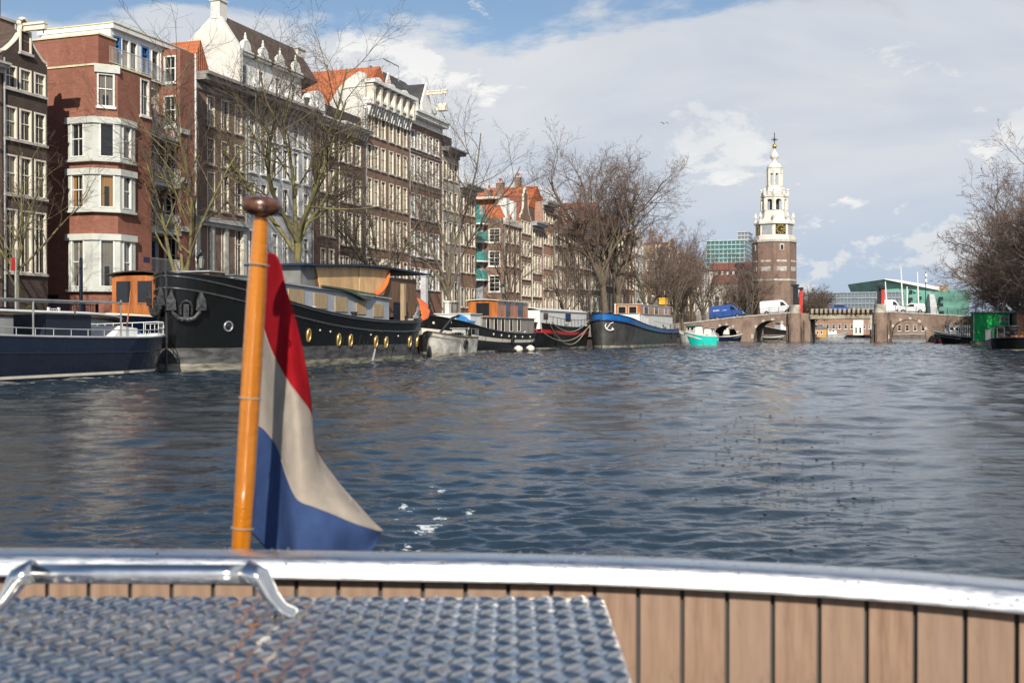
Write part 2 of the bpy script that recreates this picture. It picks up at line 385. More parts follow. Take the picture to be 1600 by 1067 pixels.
# ================================================================== WINDOWS / FACADES
WC = {}
def window(parent, x, z, w, h, fm=CREAM, gm=GLASS, style='sash', y=0., sill=True, detail=True, fw=.085):
    key = (round(w, 2), round(h, 2), fm.name, gm.name, style, detail, fw)
    if key not in WC:
        f = MB(); y0, y1 = -.035, .17
        f.box(-w / 2, -w / 2 + fw, y0, y1, 0, h).box(w / 2 - fw, w / 2, y0, y1, 0, h)
        f.box(-w / 2 + fw, w / 2 - fw, y0 + .01, y1, 0, fw * .8).box(-w / 2 + fw, w / 2 - fw, y0 + .01, y1, h - fw, h)
        iw = w / 2 - fw
        if style in ('sash', 'cross', 'grid'): f.box(-iw, iw, .05, .14, h * .52, h * .52 + .06)
        if style in ('cross', 'grid', 'tall'): f.box(-.02, .02, .06, .138, fw * .8, h - fw)
        if style == 'sash' and detail: f.box(-.015, .015, .075, .137, fw * .8, h * .52).box(-.015, .015, .075, .137, h * .52 + .06, h - fw)
        if style == 'grid':
            for k in (.26, .76): f.box(-iw, -.02, .065, .136, h * k, h * k + .03).box(.02, iw, .065, .136, h * k, h * k + .03)
        if style == 'tall': f.box(-iw, iw, .05, .14, h * .72, h * .72 + .07)
        p = MB().box(-iw, iw, .115, .13, fw * .8, h - fw)
        s_ = MB().box(-w / 2 - .07, w / 2 + .07, -.13, .06, -.13, -.003)
        if detail: WC[key] = (f.mesh('window', fm), p.mesh('pane', gm), s_.mesh('sill', STONE if fm is not WHITE else WHITE))
        else:
            f.add(p.v, p.f, 1)
            if sill: f.add(s_.v, s_.f, 0)
            WC[key] = (f.mesh('window', [fm, gm]), None, None)
    a, b, c = WC[key]
    o = obj('window', a, parent, (x, y, z))
    if b:
        obj('pane', b, o)
        if sill: obj('sill', c, o)
    return o
def facade(parent, m, w, h, wins, loc=(0, 0, 0), rz=0., z0=0., fm=CREAM, gm=GLASS, style='sash', depth=.16, body=0., detail=True, sill=True, name='wall'):
    """wins: (xcentre, zbottom, width, height[, overrides])"""
    hs = [(x - ww / 2, x + ww / 2, z, z + hh) for (x, z, ww, hh, *_) in wins]
    xs = sorted({0., w} | {round(v, 4) for a in hs for v in a[:2] if 0 < v < w}); zs = sorted({z0, h} | {round(v, 4) for a in hs for v in a[2:] if z0 < v < h})
    b = MB()
    for i in range(len(xs) - 1):
        for j in range(len(zs) - 1):
            cx, cz = (xs[i] + xs[i + 1]) / 2, (zs[j] + zs[j + 1]) / 2
            if any(a[0] < cx < a[1] and a[2] < cz < a[3] for a in hs): continue
            b.add([(xs[i], 0, zs[j]), (xs[i + 1], 0, zs[j]), (xs[i + 1], 0, zs[j + 1]), (xs[i], 0, zs[j + 1])], [(0, 1, 2, 3)])
    for a in hs:
        b.add([(a[0], 0, a[2]), (a[0], 0, a[3]), (a[0], depth, a[3]), (a[0], depth, a[2])], [(0, 1, 2, 3)])
        b.add([(a[1], 0, a[2]), (a[1], depth, a[2]), (a[1], depth, a[3]), (a[1], 0, a[3])], [(0, 1, 2, 3)])
        b.add([(a[0], 0, a[3]), (a[1], 0, a[3]), (a[1], depth, a[3]), (a[0], depth, a[3])], [(0, 1, 2, 3)])
        b.add([(a[0], 0, a[2]), (a[0], depth, a[2]), (a[1], depth, a[2]), (a[1], 0, a[2])], [(0, 1, 2, 3)])
    if body:
        b.add([(0, 0, z0), (0, 0, h), (0, body, h), (0, body, z0)], [(0, 1, 2, 3)]); b.add([(w, 0, z0), (w, body, z0), (w, body, h), (w, 0, h)], [(0, 1, 2, 3)])
        b.add([(0, 0, h), (w, 0, h), (w, body, h), (0, body, h)], [(0, 1, 2, 3)]); b.add([(0, body, z0), (0, body, h), (w, body, h), (w, body, z0)], [(0, 1, 2, 3)])
    wl = b.build(name, m, parent, loc=loc, rz=rz)
    c, s = math.cos(rz), math.sin(rz)
    for t in wins:
        x, z, ww, hh = t[:4]; k = t[4] if len(t) > 4 else {}
        o = window(parent, 0, 0, ww, hh, k.get('fm', fm), k.get('gm', gm), k.get('style', style), detail=detail, sill=k.get('sill', sill), fw=k.get('fw', .085))
        o.location = (loc[0] + x * c, loc[1] + x * s, loc[2] + z); o.rotation_euler = (0, 0, rz)
    return wl
def pitched(parent, w, z, ridge, y0, y1, m, xo=0., yr=None, name='roof'):
    yr = (y0 + y1) / 2 if yr is None else yr
    MB().prism([(y0, z), (y1, z), (yr, ridge)], xo, w + xo, 0, 'x').build(name, m, parent)
def fpitched(parent, w, z, ridge, y0, y1, m, xo=0., name='roof'):
    MB().prism([(xo, z), (xo + w, z), (xo + w / 2, ridge)], y0, y1, 0, 'y').build(name, m, parent)
def cornice(parent, w, z, m=WHITE, depth=.55, h=.5, brackets=0, dark=None, xo=0.):
    b = MB(); b.box(-.05 + xo, w + .05 + xo, -.12, 0, z - h * .9, z - h * .45).box(-.1 + xo, w + .1 + xo, -depth * .8, 0, z - h * .45, z - h * .15).box(-.12 + xo, w + .12 + xo, -depth, .1, z - h * .15, z + .04)
    o = b.build('cornice', [m], parent)
    if brackets:
        me = MB().prism([(-depth * .7, z - h * .46), (-.12, z - h * .46), (-.12, z - h * 1.5), (-.24, z - h * 1.5), (-.34, z - h * 1.1)], -.07, .07, 0, 'x').mesh('bracket', m)
        for i in range(brackets): obj('bracket', me, o, (xo + (i + .5) * w / brackets, 0, 0))
    return o
def chimney(parent, x, y, z0, z1, w=.8, d=.8, m=BR_BROWN, pots=2):
    b = MB().box(x - w / 2, x + w / 2, y - d / 2, y + d / 2, z0, z1).box(x - w / 2 - .08, x + w / 2 + .08, y - d / 2 - .08, y + d / 2 + .08, z1, z1 + .14, 1)
    o = b.build('chimney', [m, STONE], parent)
    for i in range(pots):
        MB().lathe([(.12, 0), (.12, .35), (.17, .4), (.15, .5)], 8, (x + (i - (pots - 1) / 2) * .36, y, z1 + .14)).build('chimney_pot', ORTILE, o)
    return o
def gable_outline(kind, w, h):
    """outline of the raised part above the eaves, x from 0..w, z from 0..h"""
    if kind == 'bell':
        pts = []
        for i in range(11):
            t = i / 10; pts.append((w * (.5 - .5 * (1 - t) ** 1.9 * .86 - .07 * (1 - .0)), h * (t ** .9) * .82))
        pts = [(0, 0), (0, h * .06)] + pts[1:]
        for i in range(1, 6):
            a = math.pi - i * math.pi / 12 * 1.0
            pts.append((w * .5 + w * .09 * math.cos(a) * 1.1, h * .82 + h * .18 * math.sin(a)))
        pts.append((w * .5, h))
    elif kind == 'neck':
        pts = [(0, 0), (w * .04, h * .12), (w * .16, h * .16), (w * .27, h * .34), (w * .3, h * .5), (w * .3, h * .78), (w * .36, h * .8), (w * .42, h * .94), (w * .5, h)]
    elif kind == 'step':
        pts = [(0, 0), (0, h * .25), (w * .17, h * .25), (w * .17, h * .5), (w * .32, h * .5), (w * .32, h * .75), (w * .42, h * .75), (w * .42, h), (w * .5, h)]
    elif kind == 'tri': pts = [(0, 0), (w * .5, h)]
    return pts + [(w - a, b) for a, b in reversed(pts[:-1])]
def gable(parent, kind, w, z, h, m, cop=WHITE, thick=.35, win=None, xo=0., fm=CREAM):
    o_ = gable_outline(kind, w, h); pts = [(a + xo, b + z) for a, b in o_]
    MB().prism(pts, .02, thick).build('gable', m, parent)
    MB().tube([(a, .12, b) for a, b in pts], .13 if w > 3 else .12, 6, caps=True).build('coping', cop, parent)
    if win: window(parent, xo + w / 2, z + win[0], win[1], win[2], fm, GLASSD, y=-.03)
def beam(parent, x, z, l=1.3):
    o = MB().box(x - .1, x + .1, -l, .3, z, z + .26).box(x - .16, x + .16, -l - .02, .1, z + .26, z + .38).build('hoist_beam', CREAM, parent)
    MB().tube([(x, -l + .15, z), (x, -l + .15, z - .2)], .03).build('hook', IRON, o)
def house(label, x0, x1, xr, ytop, rows, n, m, ww=.9, q=45., fm=CREAM, gm=GLASS, style='sash', body=9., detail=True, cols=None, roof=None, top=None, groups=None, fw=.085, bands=None, extra=None, sill=True):
    s0, s1 = SQ(x0, q), SQ(x1, q); w = s1 - s0; sr = SQ(xr, q)
    Z = lambda y: ZP(y, sr, q) - STREET
    r = thing('canal_house', label, 'house', W(s0, q, STREET), A)
    h = Z(ytop)
    if cols: xs = [SQ(c, q) - s0 for c in cols]
    else: xs = [(i + .5) * (w - .3) / n + .15 for i in range(n)]
    wins = []
    for row in rows:
        z1, z0 = Z(row[0]), Z(row[1]); k = row[2] if len(row) > 2 else {}
        w_ = k.get('ww', ww)
        cx = xs if 'n' not in k else [(i + .5) * (w - .3) / k['n'] + .15 for i in range(k['n'])]
        for x in cx:
            if w_ / 2 + .05 < x < w - w_ / 2 - .05: wins.append((x, max(.05, z0), w_, z1 - max(.05, z0), k))
    facade(r, m, w, h, wins, fm=fm, gm=gm, style=style, body=body, detail=detail, sill=sill)
    MB().tube([(.07, -.07, 0), (.07, -.07, h - .2)], .045, 5).build('drainpipe', LEADG if int(x0) % 2 else CREAM, r)
    if bands:
        for y, bh, bm in bands:
            MB().box(-.02, w + .02, -.09, -.004, Z(y) - bh / 2, Z(y) + bh / 2).build('stone_band', bm, r)
    return r, w, h, Z
# ================================================================== HOUSES ALONG THE LEFT QUAY
def roof_box(r, w, z, body, m, ridge=3., y0=.2): pitched(r, w, z, z + ridge, y0, body, m)
# H0 off to the left edge, and H1 the black bell gable
r, w, h, Z = house('brown brick house cut by the left edge of the picture', -90, 4, -20, 95, [(110, 150), (170, 225), (250, 310), (335, 430)], 3, BR_MID, .8, q=43, detail=True)
pitched(r, w, h, h + 2.4, 0, 9, BNTILE); cornice(r, w, h, STONE)
r, w, h, Z = house('narrow black brick house with cream bell gable and hoist beam', 5, 75, 60, 101, [(115, 150), (177, 226), (250, 310), (332, 428, {'style': 'tall'})], 3, BR_DARK, .84, q=43, cols=[18, 41, 63.5])
gable(r, 'bell', w, h, Z(38) - h, BR_DARK, CREAM, win=(.35, .8, 1.15)); beam(r, w / 2, Z(57))
fpitched(r, w - .2, h, Z(52), .3, 9, BNTILE, .1); chimney(r, w * .62, 2.2, h, Z(38) + .2, 1.5, 1.0, BR_BROWN, 0); c_ = chimney(r, w * .5, 3.2, h + .5, Z(8), .8, .8, BR_RED, 1)
MB().lathe([(.1, 0), (.1, .4), (.32, .45), (.32, .55), (.1, .6)], 10, (w * .32, 2.2, Z(38) + .3)).build('roof_vent', LEADG, r)
MB().tube([(w * .7, 2.2, Z(38)), (w * .7, 2.2, Z(38) + 3.5)], .03).build('aerial', IRON, r)
# ---------------- H2 the modern red building
def modern():
    s1, q1, c = 51.9, 42.5, .883
    r = thing('apartment_building', 'modern red brick apartment block with chamfered bay windows and white balconies', 'apartment building', W(s1, q1, STREET), A)
    zz = lambda y, s=s1, q=q1: ZP(y, s, q) - STREET
    top = zz(103); wC = 55.75 - s1 - c; D45 = R(45)
    PALE = mat('pale grey concrete', (.55, .57, .53), .7, var=.1, scale=1)
    # body
    facade(r, BR_RED, 3.6, top, [], (0, 3.6, 0), -R(90))
    facade(r, BR_RED, c * 1.4142, top, [(c * .707, zz(166), .92, zz(114) - zz(166), {'style': 'sash'})], (0, 0, 0), -D45, fm=WHITE)
    xw = SQ(227, q1 - c) - s1 - c
    facade(r, BR_RED, wC, top, [(xw, zz(183, 55), .8, zz(126, 55) - zz(183, 55), {'style': 'sash'})], (c, -c, 0), 0, fm=WHITE)
    MB().prism([(0, 3.6), (0, 0), (c, -c), (c + wC, -c), (c + wC, 3.6)], top - .02, top + .0, 0, 'z').prism([(c + wC, -c), (c + wC, 2.5), (c + wC - .02, 2.5), (c + wC - .02, -c)], 0, top - .03, 0, 'z').build('wall', BR_RED, r)
    cp = [(-.06, 3.6), (-.06, -.03), (c - .02, -c - .06), (c + wC + .04, -c - .06)]
    b = MB()
    for i in range(3):
        (xa, ya), (xb, yb) = cp[i], cp[i + 1]; d = Vector((xb - xa, yb - ya, 0)).normalized(); nn = Vector((-d.y, d.x, 0)) * .3
        b.prism([(xa, ya), (xb, yb), (xb + nn.x, yb + nn.y), (xa + nn.x, ya + nn.y)], top, top + .1, 0, 'z')
    b.build('parapet_coping', mat('yellowed coping', (.72, .66, .42), .6), r)
    facade(r, PALE, 1.35, zz(102) - zz(114), [], (-.08, -.1, zz(113.5)), -D45, name='lintel')
    # bays: three faces, floor by floor
    xa0 = q1 + 3.6 - QS(111, s1); xa1 = 3.6; e = .083; P = .2
    def pt(base, ang, x, off): return (base[0] + x * math.cos(ang) + off * math.sin(ang) * 1, base[1] + x * math.sin(ang) - off * math.cos(ang))
    for yl, ya, yb in ((188, 194, 249), (268, 274, 328), (370, 376, 452)):
        zt, z1_, z0_ = zz(yl - 4.5), zz(ya), zz(yb)
        hgt = z1_ - z0_ + .14
        WA = xa1 - xa0 + e; xA = q1 + 3.6 - QS(126, s1) - xa0
        o = pt((0, 3.6), -R(90), xa0, P)
        facade(r, PALE, WA, hgt, [(xA, .12, .88, hgt - .2, {'style': 'sash', 'gm': GLASSB if yl == 268 else GLASS, 'sill': False, 'fm': WHITE})], (o[0], o[1], z0_), -R(90), name='bay_panel')
        o = pt((0, 0), -D45, -e, P); WB = c * 1.4142 + 2 * e
        facade(r, PALE, WB, hgt, [(WB * .52, .12, .8, hgt - .2, {'style': 'plain', 'gm': GLASSB if yl == 268 else GLASSD, 'sill': False, 'fm': WHITE})], (o[0], o[1], z0_), -D45, name='bay_panel')
        xe = SQ(207, q1 - c) - s1 - c; o = pt((c, -c), 0, -e, P)
        facade(r, PALE, xe + e, hgt, [(xe * .5, .12, xe * .62, hgt - .2, {'style': 'sash', 'sill': False, 'fm': WHITE})], (o[0], o[1], z0_), 0, name='bay_panel')
        for zt_, zb_, pr in ((zt, z1_ + .02, .3), (z0_ - .004, z0_ - .13, .27)):
            b = MB(); pl = [(-pr, 3.6 - xa0 + .15), (-pr, -pr * .4142), (c - pr * .4142, -c - pr), (c + xe + .1, -c - pr), (c + xe + .1, -c), (c, -c), (0, 0), (0, 3.6 - xa0 + .15)]
            b.add([(x, y, zb_) for x, y in pl] + [(x, y, zt_) for x, y in pl], [(0, 1, 6, 7), (1, 2, 5, 6), (2, 3, 4, 5), (8, 15, 14, 9), (9, 14, 13, 10), (10, 13, 12, 11)] + [(i, i + 8, (i + 1) % 8 + 8, (i + 1) % 8) for i in range(8)])
            b.build('lintel' if zt_ == zt else 'sill', PALE, r)
        # closing edges of the bay
        MB().box(-P, 0, 3.6 - xa0 - .03, 3.6 - xa0, z0_, z0_ + hgt).box(c + xe - .001, c + xe + .02, -c - P, -c, z0_, z0_ + hgt).build('bay_side', PALE, r)
    # recessed part behind the balconies
    X = lambda s: s - s1
    Y = lambda q: q - q1
    w2 = 61 - 55.75; tz = ZP(118, 58, 45) - STREET
    wins = []
    for yb, yt in ((196, 150), (271, 228), (350, 305), (424, 372)):
        z0 = ZP(yb, 58, 45) - STREET; z1 = ZP(yt, 58, 45) - STREET
        wins += [(1.1, z0, 1.0, z1 - z0, {'style': 'tall', 'fm': BLUEP if yb > 400 else WHITE}), (2.5, z0, 1.3, z1 - z0, {'style': 'plain', 'gm': GLASSD}), (4.2, z0, 1.3, z1 - z0, {'style': 'tall', 'fm': BLUEP if yb > 400 else WHITE})]
    facade(r, mat('cream render', (.62, .58, .50), .8), 9.1, tz, wins, (X(55.75), Y(45), 0), 0, body=8, fm=WHITE, sill=False)
    RAIL = mat('white railing paint', (.78, .76, .68), .4)
    for yb in (205, 281, 357, 428):
        z = ZP(yb, 57.5, 43.6) - STREET; bx0, bx1, by = X(55.78), X(60.95), Y(43.3)
        o = MB().box(bx0, bx1, by, Y(44.99), z - .2, z).build('balcony_slab', PALE, r)
        b = MB().box(bx0, bx1, by + .03, by + .07, z + .95, z + 1.0).box(bx0, bx1, by + .03, by + .07, z + .06, z + .1)
        k = int((bx1 - bx0) / .115)
        for i in range(k + 1): xx = bx0 + (bx1 - bx0) * i / k; b.box(xx - .012, xx + .012, by + .038, by + .062, z + .1, z + .95)
        b.build('railing', RAIL, o)
    # pier with windows facing the camera
    pz = ZP(80, 61.5, 43.4) - STREET
    wins = []
    for yt, yb in ((88, 130), (150, 198), (228, 275), (300, 345), (372, 430)):
        wins.append((.85, ZP(yb, 61, 44) - STREET, .9, (yb - yt) * DEP(61, 44) / F, {'style': 'sash'}))
    facade(r, BR_RED, 1.6, pz, wins, (X(61), Y(45), 0), -R(90), fm=WHITE)
    facade(r, BR_RED, 1.5, pz, [], (X(61), Y(43.4), 0), 0); MB().box(X(61.22), X(62.5), Y(43.41), Y(47), 0, pz - .01).build('wall', BR_RED, r)
    MB().tube([(X(62.5), Y(43.32), 0), (X(62.5), Y(43.32), pz)], .06).build('drainpipe', WHITE, r)
    for yt in (205, 281, 357): zb = ZP(yt, 61, 44) - STREET; MB().box(X(60.9), X(61.9), Y(43.25), Y(43.38), zb - .2, zb + .12).build('stone_band', PALE, r)
    # set-back top storey: brick block, glazed flat, roof
    bz0 = top - .5; bz1 = ZP(58, 54.5, 45.5) - STREET
    MB().box(X(54.5), X(56.0), Y(44.3), Y(50), bz0, bz1).build('upper_wall', BR_RED, r)
    MB().box(X(54.42), X(56.05), Y(44.22), Y(50), bz1, bz1 + .1).build('parapet_coping', MATS['yellowed coping'], r)
    pz0, pz1 = tz, ZP(76, 61, 44.7) - STREET
    wins = []
    for i, (a, k) in enumerate(((.55, 'd'), (1.35, 'w'), (2.1, 'w'), (3.2, 'd'), (4.2, 'w'), (5.1, 'w'), (6.1, 'w'))):
        wins.append((a, .12, .72, pz1 - pz0 - .45, {'style': 'tall' if k == 'd' else 'plain', 'fm': BLUEP if k == 'd' else WHITE, 'gm': GLASSD if k == 'd' else GLASS, 'sill': False, 'fw': .1 if k == 'd' else .05}))
    facade(r, WHITE, 6.9, pz1 - pz0, wins, (X(56.05), Y(44.7), pz0), 0, body=5, name='penthouse_wall')
    MB().box(X(56.0), X(63.3), Y(44.45), Y(50), pz1, pz1 + .28).box(X(55.95), X(63.35), Y(44.4), Y(50), pz1 + .28, pz1 + .34, 1).build('flat_roof', [WHITE, MATS['yellowed coping']], r)
    b = MB(); yy = -c + .12; zt = top + .1
    for a, bq, n_ in (((c - .5, yy), (X(55.7), yy), 30), ((X(55.7), yy), (X(59.8), yy + 1.4), 34)):
        b.tube([(a[0], a[1], zt + .95), (bq[0], bq[1], zt + .95)], .025, 4).tube([(a[0], a[1], zt + .12), (bq[0], bq[1], zt + .12)], .02, 4)
        for i in range(n_ + 1):
            t = i / n_; b.tube([(a[0] + (bq[0] - a[0]) * t, a[1] + (bq[1] - a[1]) * t, zt + .1), (a[0] + (bq[0] - a[0]) * t, a[1] + (bq[1] - a[1]) * t, zt + .95)], .012, 3, caps=False)
    b.build('terrace_railing', RAIL, r)
    MB().lathe([(1.0, -.25), (1.25, 0), (1.2, .08)], 20, (X(58.3), Y(44.6), top)).build('round_balcony_floor', PALE, r)
    MB().box(-.6, -.57, 1.9, 2.7, 2.2, 2.5).build('house_number_plate', IRON, r)
    # blue enamel plate on the canal side
    MB().box(c + 2.2, c + 2.75, -c - .02, -c - .005, zz(410, 55), zz(402, 55)).build('street_sign', mat('dark blue enamel', (.02, .03, .10), .3), r)
modern()
# ladder and vent by the neighbours
# ---------------- H3
r, w, h, Z = house('brown brick house with grey timber cornice and pale pilastered ground floor', 305.5, 383, 352, 131, [(158, 204), (222, 262), (274, 331), (357, 440, {'style': 'tall'})], 3, brick('fawn brown brick', (.20, .13, .095), (.27, .18, .135), (.25, .2, .16)), .92, cols=[330, 352, 373])
cornice(r, w, h, mat('grey cornice paint', (.30, .29, .28), .7), 1.15, 1.1, 0)
MB().box(-.02, w + .02, -.10, -.004, 0, Z(351)).build('ground_floor_casing', GREYP, r) if False else None
PIL = mat('cream grey paint', (.56, .55, .50), .6, var=.1)
b = MB()
for x in (.15, 1.75, 3.45, w - .2): b.box(x - .2, x + .2, -.16, -.004, 0, Z(352))
b.build('pilasters', PIL, r); MB().box(-.05, w + .05, -.45, -.003, Z(352), Z(345)).box(-.05, w + .05, -.28, -.003, Z(358), Z(352)).build('shop_cornice', GREYP, r)
MB().box(-.42, .12, -.05, .35, 0, h - .6).build('party_wall', mat('cream stucco', (.52, .45, .33), .8, var=.15), r)
fpitched(r, 2.6, h, h + 2.5, .5, 6, ORTILE, .1)
# ---------------- H4 light grey and the tall white one behind it
r, w, h, Z = house('pale grey stone house with carved white attic and tall white side gable', 383.5, 487, 425, 155, [(178, 221), (228, 276), (291, 330), (364, 436, {'style': 'tall'})], 6, GREYP, .86, fm=WHITE)
cornice(r, w, h, mat('grey stone cornice', (.40, .385, .36), .8, var=.2), 1.15, 1.0, 16)
za = h + .1; zt = Z(96)
wins = [((i + .5) * w / 4, za + .55 - za, .8, 1.45) for i in range(4)]
facade(r, WHITE, w, zt - za, wins, (0, .9, za), 0, fm=WHITE, body=3, name='attic_wall')
for i in range(4):
    x = (i + .5) * w / 4
    o = MB().prism([(x - 1.0, zt - .1), (x + 1.0, zt - .1), (x + .95, zt + .25), (x + .6, zt + .3), (x + .45, zt + .8), (x, zt + 1.1), (x - .45, zt + .8), (x - .6, zt + .3), (x - .95, zt + .25)], .55, .89).build('attic_pediment', WHITE, r, bevel=.05)
    MB().lathe([(.04, 0), (.1, .07), (.12, .2), (.05, .3), (.08, .4), (.02, .5)], 8, (x, .72, zt + 1.05)).build('finial', WHITE, o)
for i in range(9):
    x = i * w / 8
    MB().lathe([(.11, 0), (.08, .15), (.17, .25), (.18, .42), (.07, .55), (.1, .66), (.02, .8)], 8, (min(max(x, .2), w - .2), -.6, h + .05)).build('cornice_urn', WHITE, r, smooth=True)
rq = 47.3; zr = ZP(20, 70.9, rq) - STREET; ze = ZP(76, 70.9, 45.3) - STREET
rx1 = SQ(452, rq) - SQ(383.5, 45) + 1.5
MB().prism([(.35, h - 2), (.35, ze), (2.1, zr - .2), (2.6, zr - .2), (9.2, h + .0), (9.2, h - 2)], -.08, .3, 0, 'x').build('side_gable_wall', PLASTER, r)
MB().prism([(.5, ze - .1), (2.3, zr - .12), (9, h), (9, h - .3)], .3, rx1, 0, 'x').build('roof', BNTILE, r)
MB().box(-.12, .8, 2.0, 2.75, zr - .5, zr + .75).box(-.2, .88, 1.92, 2.83, zr + .75, zr + .9).build('chimney', PLASTER, r)
chimney(r, rx1 - .3, 2.3, zr - 3, zr - .2, 1.1, .9, PLASTER, 0)
chimney(r, w - .9, 3.3, zt - .6, zt + 1.1, 1.6, 1.0, BR_MID, 0)
# ---------------- H5, H6
r, w, h, Z = house('dark brown brick house with white cornice right of the pale grey house', 487.5, 528, 508, 187, [(208, 240), (262, 300), (312, 368), (388, 430)], 3, BR_MID, .92, cols=[492, 505, 518])
cornice(r, w, h, WHITE, .8, .6, 0)
MB().box(.1, w, .4, 7, h, h + 1.4).build('roof', SLATE, r)
MB().prism([(w * .18 + 1.0 * math.cos(a) + .8, h + 1.0 + 1.2 * math.sin(a)) for a in [i * math.pi / 8 for i in range(9)]] + [(w * .18 - .2, h), (w * .18 + 1.8, h)], .2, 2.4).build('arched_dormer', WHITE, r)
r, w, h, Z = house('dark brick house behind the wheelhouse with white framed windows', 528.5, 571, 550, 199, [(225, 257), (280, 318), (333, 384), (402, 432, {'n': 5, 'ww': .7})], 3, BR_MID, .95, cols=[534, 547, 560])
cornice(r, w, h, WHITE, .8, .6, 10)
MB().box(.1, w, .4, 7, h, h + 1.2).build('roof', SLATE, r)
# ---------------- H7
r, w, h, Z = house('tall brown brick house with scrolled white cornice and two trios of windows', 571.5, 639, 620, 178, [(196, 226), (240, 275), (290, 330), (345, 392), (408, 440)], 6, BR_WARM if False else BR_BROWN, .95, cols=[577.5, 588, 599, 611.5, 622.5, 633])
cornice(r, w, h + .15, WHITE, .7, .9, 18)
zb = h + .2; zt = Z(147)
MB().box(-.05, w, .1, .5, zb, zt).build('attic_wall', WHITE, r)
for i in range(7):
    x = .3 + i * (w - .6) / 6
    o = MB().prism([(x - .16, zb - .55), (x + .16, zb - .55), (x + .3, zb - .1), (x + .2, zb + .5), (x + .34, zt - .4), (x - .34, zt - .4), (x - .2, zb + .5), (x - .3, zb - .2)], -.75, -.05).build('scroll_console', CREAM, r, bevel=.07)
for i in (1, 3, 5):
    x = .3 + i * (w - .6) / 6
    MB().prism([(x + .95 * math.cos(a), zt - .6 + 1.05 * math.sin(a)) for a in [k * math.pi / 10 for k in range(11)]], -.5, .4).build('round_hood', WHITE, r)
MB().box(-.1, w + .1, -.95, .4, zt - .3, zt).build('upper_cornice', WHITE, r)
# plastered side wall seen above the lower neighbour
pk = ZP(108, 86.5, 48.5) - STREET
ZS = lambda y, q: ZP(y, SQ(571.5, 45), q) - STREET
MB().prism([(.0, h - 4), (.0, ZS(116, 45.3)), (.6, ZS(113, 45.8)), (1.6, ZS(124, 46.6)), (2.6, ZS(140, 47.6)), (3.3, ZS(160, 48.4)), (4.4, ZS(176, 49.5)), (4.4, h - 4)], -.1, .25, 0, 'x').build('side_gable_wall', PLASTER, r)
zr_ = ZP(103, SQ(571.5, 45) + w * .5, 48) - STREET
MB().prism([(.25, h - .3), (w * .62, zr_), (w, h + .3)], 1.3, 12, 0, 'y').build('roof', ORTILE, r)
fpitched(r, 2.2, zt - .2, zt + 2.0, 1.2, 6, SLATE, w - 3.2); 
MB().prism([(w - 3.3, zt - .2), (w - .9, zt - .2), (w - 2.1, zt + 2.1)], 1.05, 1.2).build('dormer_gable', CREAM, r)
portal = MB().box(w * .3, w * .3 + .2, -.35, -.01, 0, Z(418)).box(w * .3 + 1.6, w * .3 + 1.8, -.35, -.01, 0, Z(418)).prism([(w * .3 - .2, Z(418)), (w * .3 + 2.0, Z(418)), (w * .3 + 2.0, Z(415)), (w * .3 + .9, Z(408)), (w * .3 - .2, Z(415))], -.45, -.01)
portal.build('door_surround', CREAM, r)
# ---------------- H8
r, w, h, Z = house('tall red brown warehouse house with white cross windows and white entablature', 639.5, 690, 665, 196, [(211, 238, {'style': 'cross'}), (249, 288), (307, 344), (363, 402), (420, 452)], 5, brick('russet brick', (.20, .095, .06), (.27, .14, .09), (.24, .17, .13), .3), 1.02, fm=WHITE, cols=[645, 654.5, 664, 673.5, 683], style='grid', fw=.11)
cornice(r, w, Z(183), WHITE, .95, 1.3, 0); MB().box(-.02, w, -.06, 0.3, h - .3, Z(183) - .3).build('entablature', WHITE, r)
for y in (244, 297, 352, 409): MB().box(-.01, w, -.06, -.003, Z(y) - .1, Z(y) + .06).build('stone_band', GREYD, r)
z0 = Z(183)
facade(r, WHITE, w, 1.5, [(x, .25, .6, .9) for x in (1.2, 2.6, 5.0, 6.3, 7.4)], (0, .5, z0 - .1), 0, fm=WHITE, name='attic_wall')
fpitched(r, 2.3, z0 + 1.3, z0 + 3.3, .3, 5, SLATE, w * .42); MB().prism([(w * .42, z0), (w * .42 + 2.3, z0), (w * .42 + 2.3, z0 + 1.35), (w * .42 + 1.15, z0 + 3.35), (w * .42, z0 + 1.35)], .12, .3).build('dormer_gable', WHITE, r)
beam(r, w * .42 + 1.15, z0 + 2.2, 2.0)
pitched(r, w, z0 + 1.3, z0 + 4.4, .6, 9, SLATE, yr=4)
MB().prism([(w - .7, z0 + 1.2), (w + .1, z0 + 1.2), (w + .1, z0 + 1.6), (w - .3, z0 + 1.95), (w - .7, z0 + 1.6)], -.7, .3).build('corner_ornament', CREAM, r)
# glass lift housing on the roof
o = MB().tube([(1.5, 3.5, z0 + 3.9), (1.5, 3.5, z0 + 5.4), (5.2, 3.5, z0 + 5.4), (5.2, 3.5, z0 + 3.9)], .06, 4).build('roof_screen', LEADG, r)
# ---------------- H9..H10
r, w, h, Z = house('narrow grey beige house right of the red brown warehouse', 690.5, 717, 705, 236, [(255, 282), (300, 330), (348, 380), (395, 425), (440, 470)], 3, mat('beige grey stucco', (.42, .39, .34), .85, var=.2), .95, detail=False)
cornice(r, w, h, GREYD, 1.0, .8); MB().box(.1, w, .8, 5, h, h + 1.6).build('roof', SLATE, r)
r, w, h, Z = house('warm brick house before the side street with grey hooded cornice', 717.5, 744, 732, 292, [(308, 336), (350, 384), (398, 426), (450, 480)], 3, BR_WARM, 1.0, detail=False)
cornice(r, w, h, LEADG, 1.1, .9); pitched(r, w, h, h + 2.5, .5, 8, SLATE)
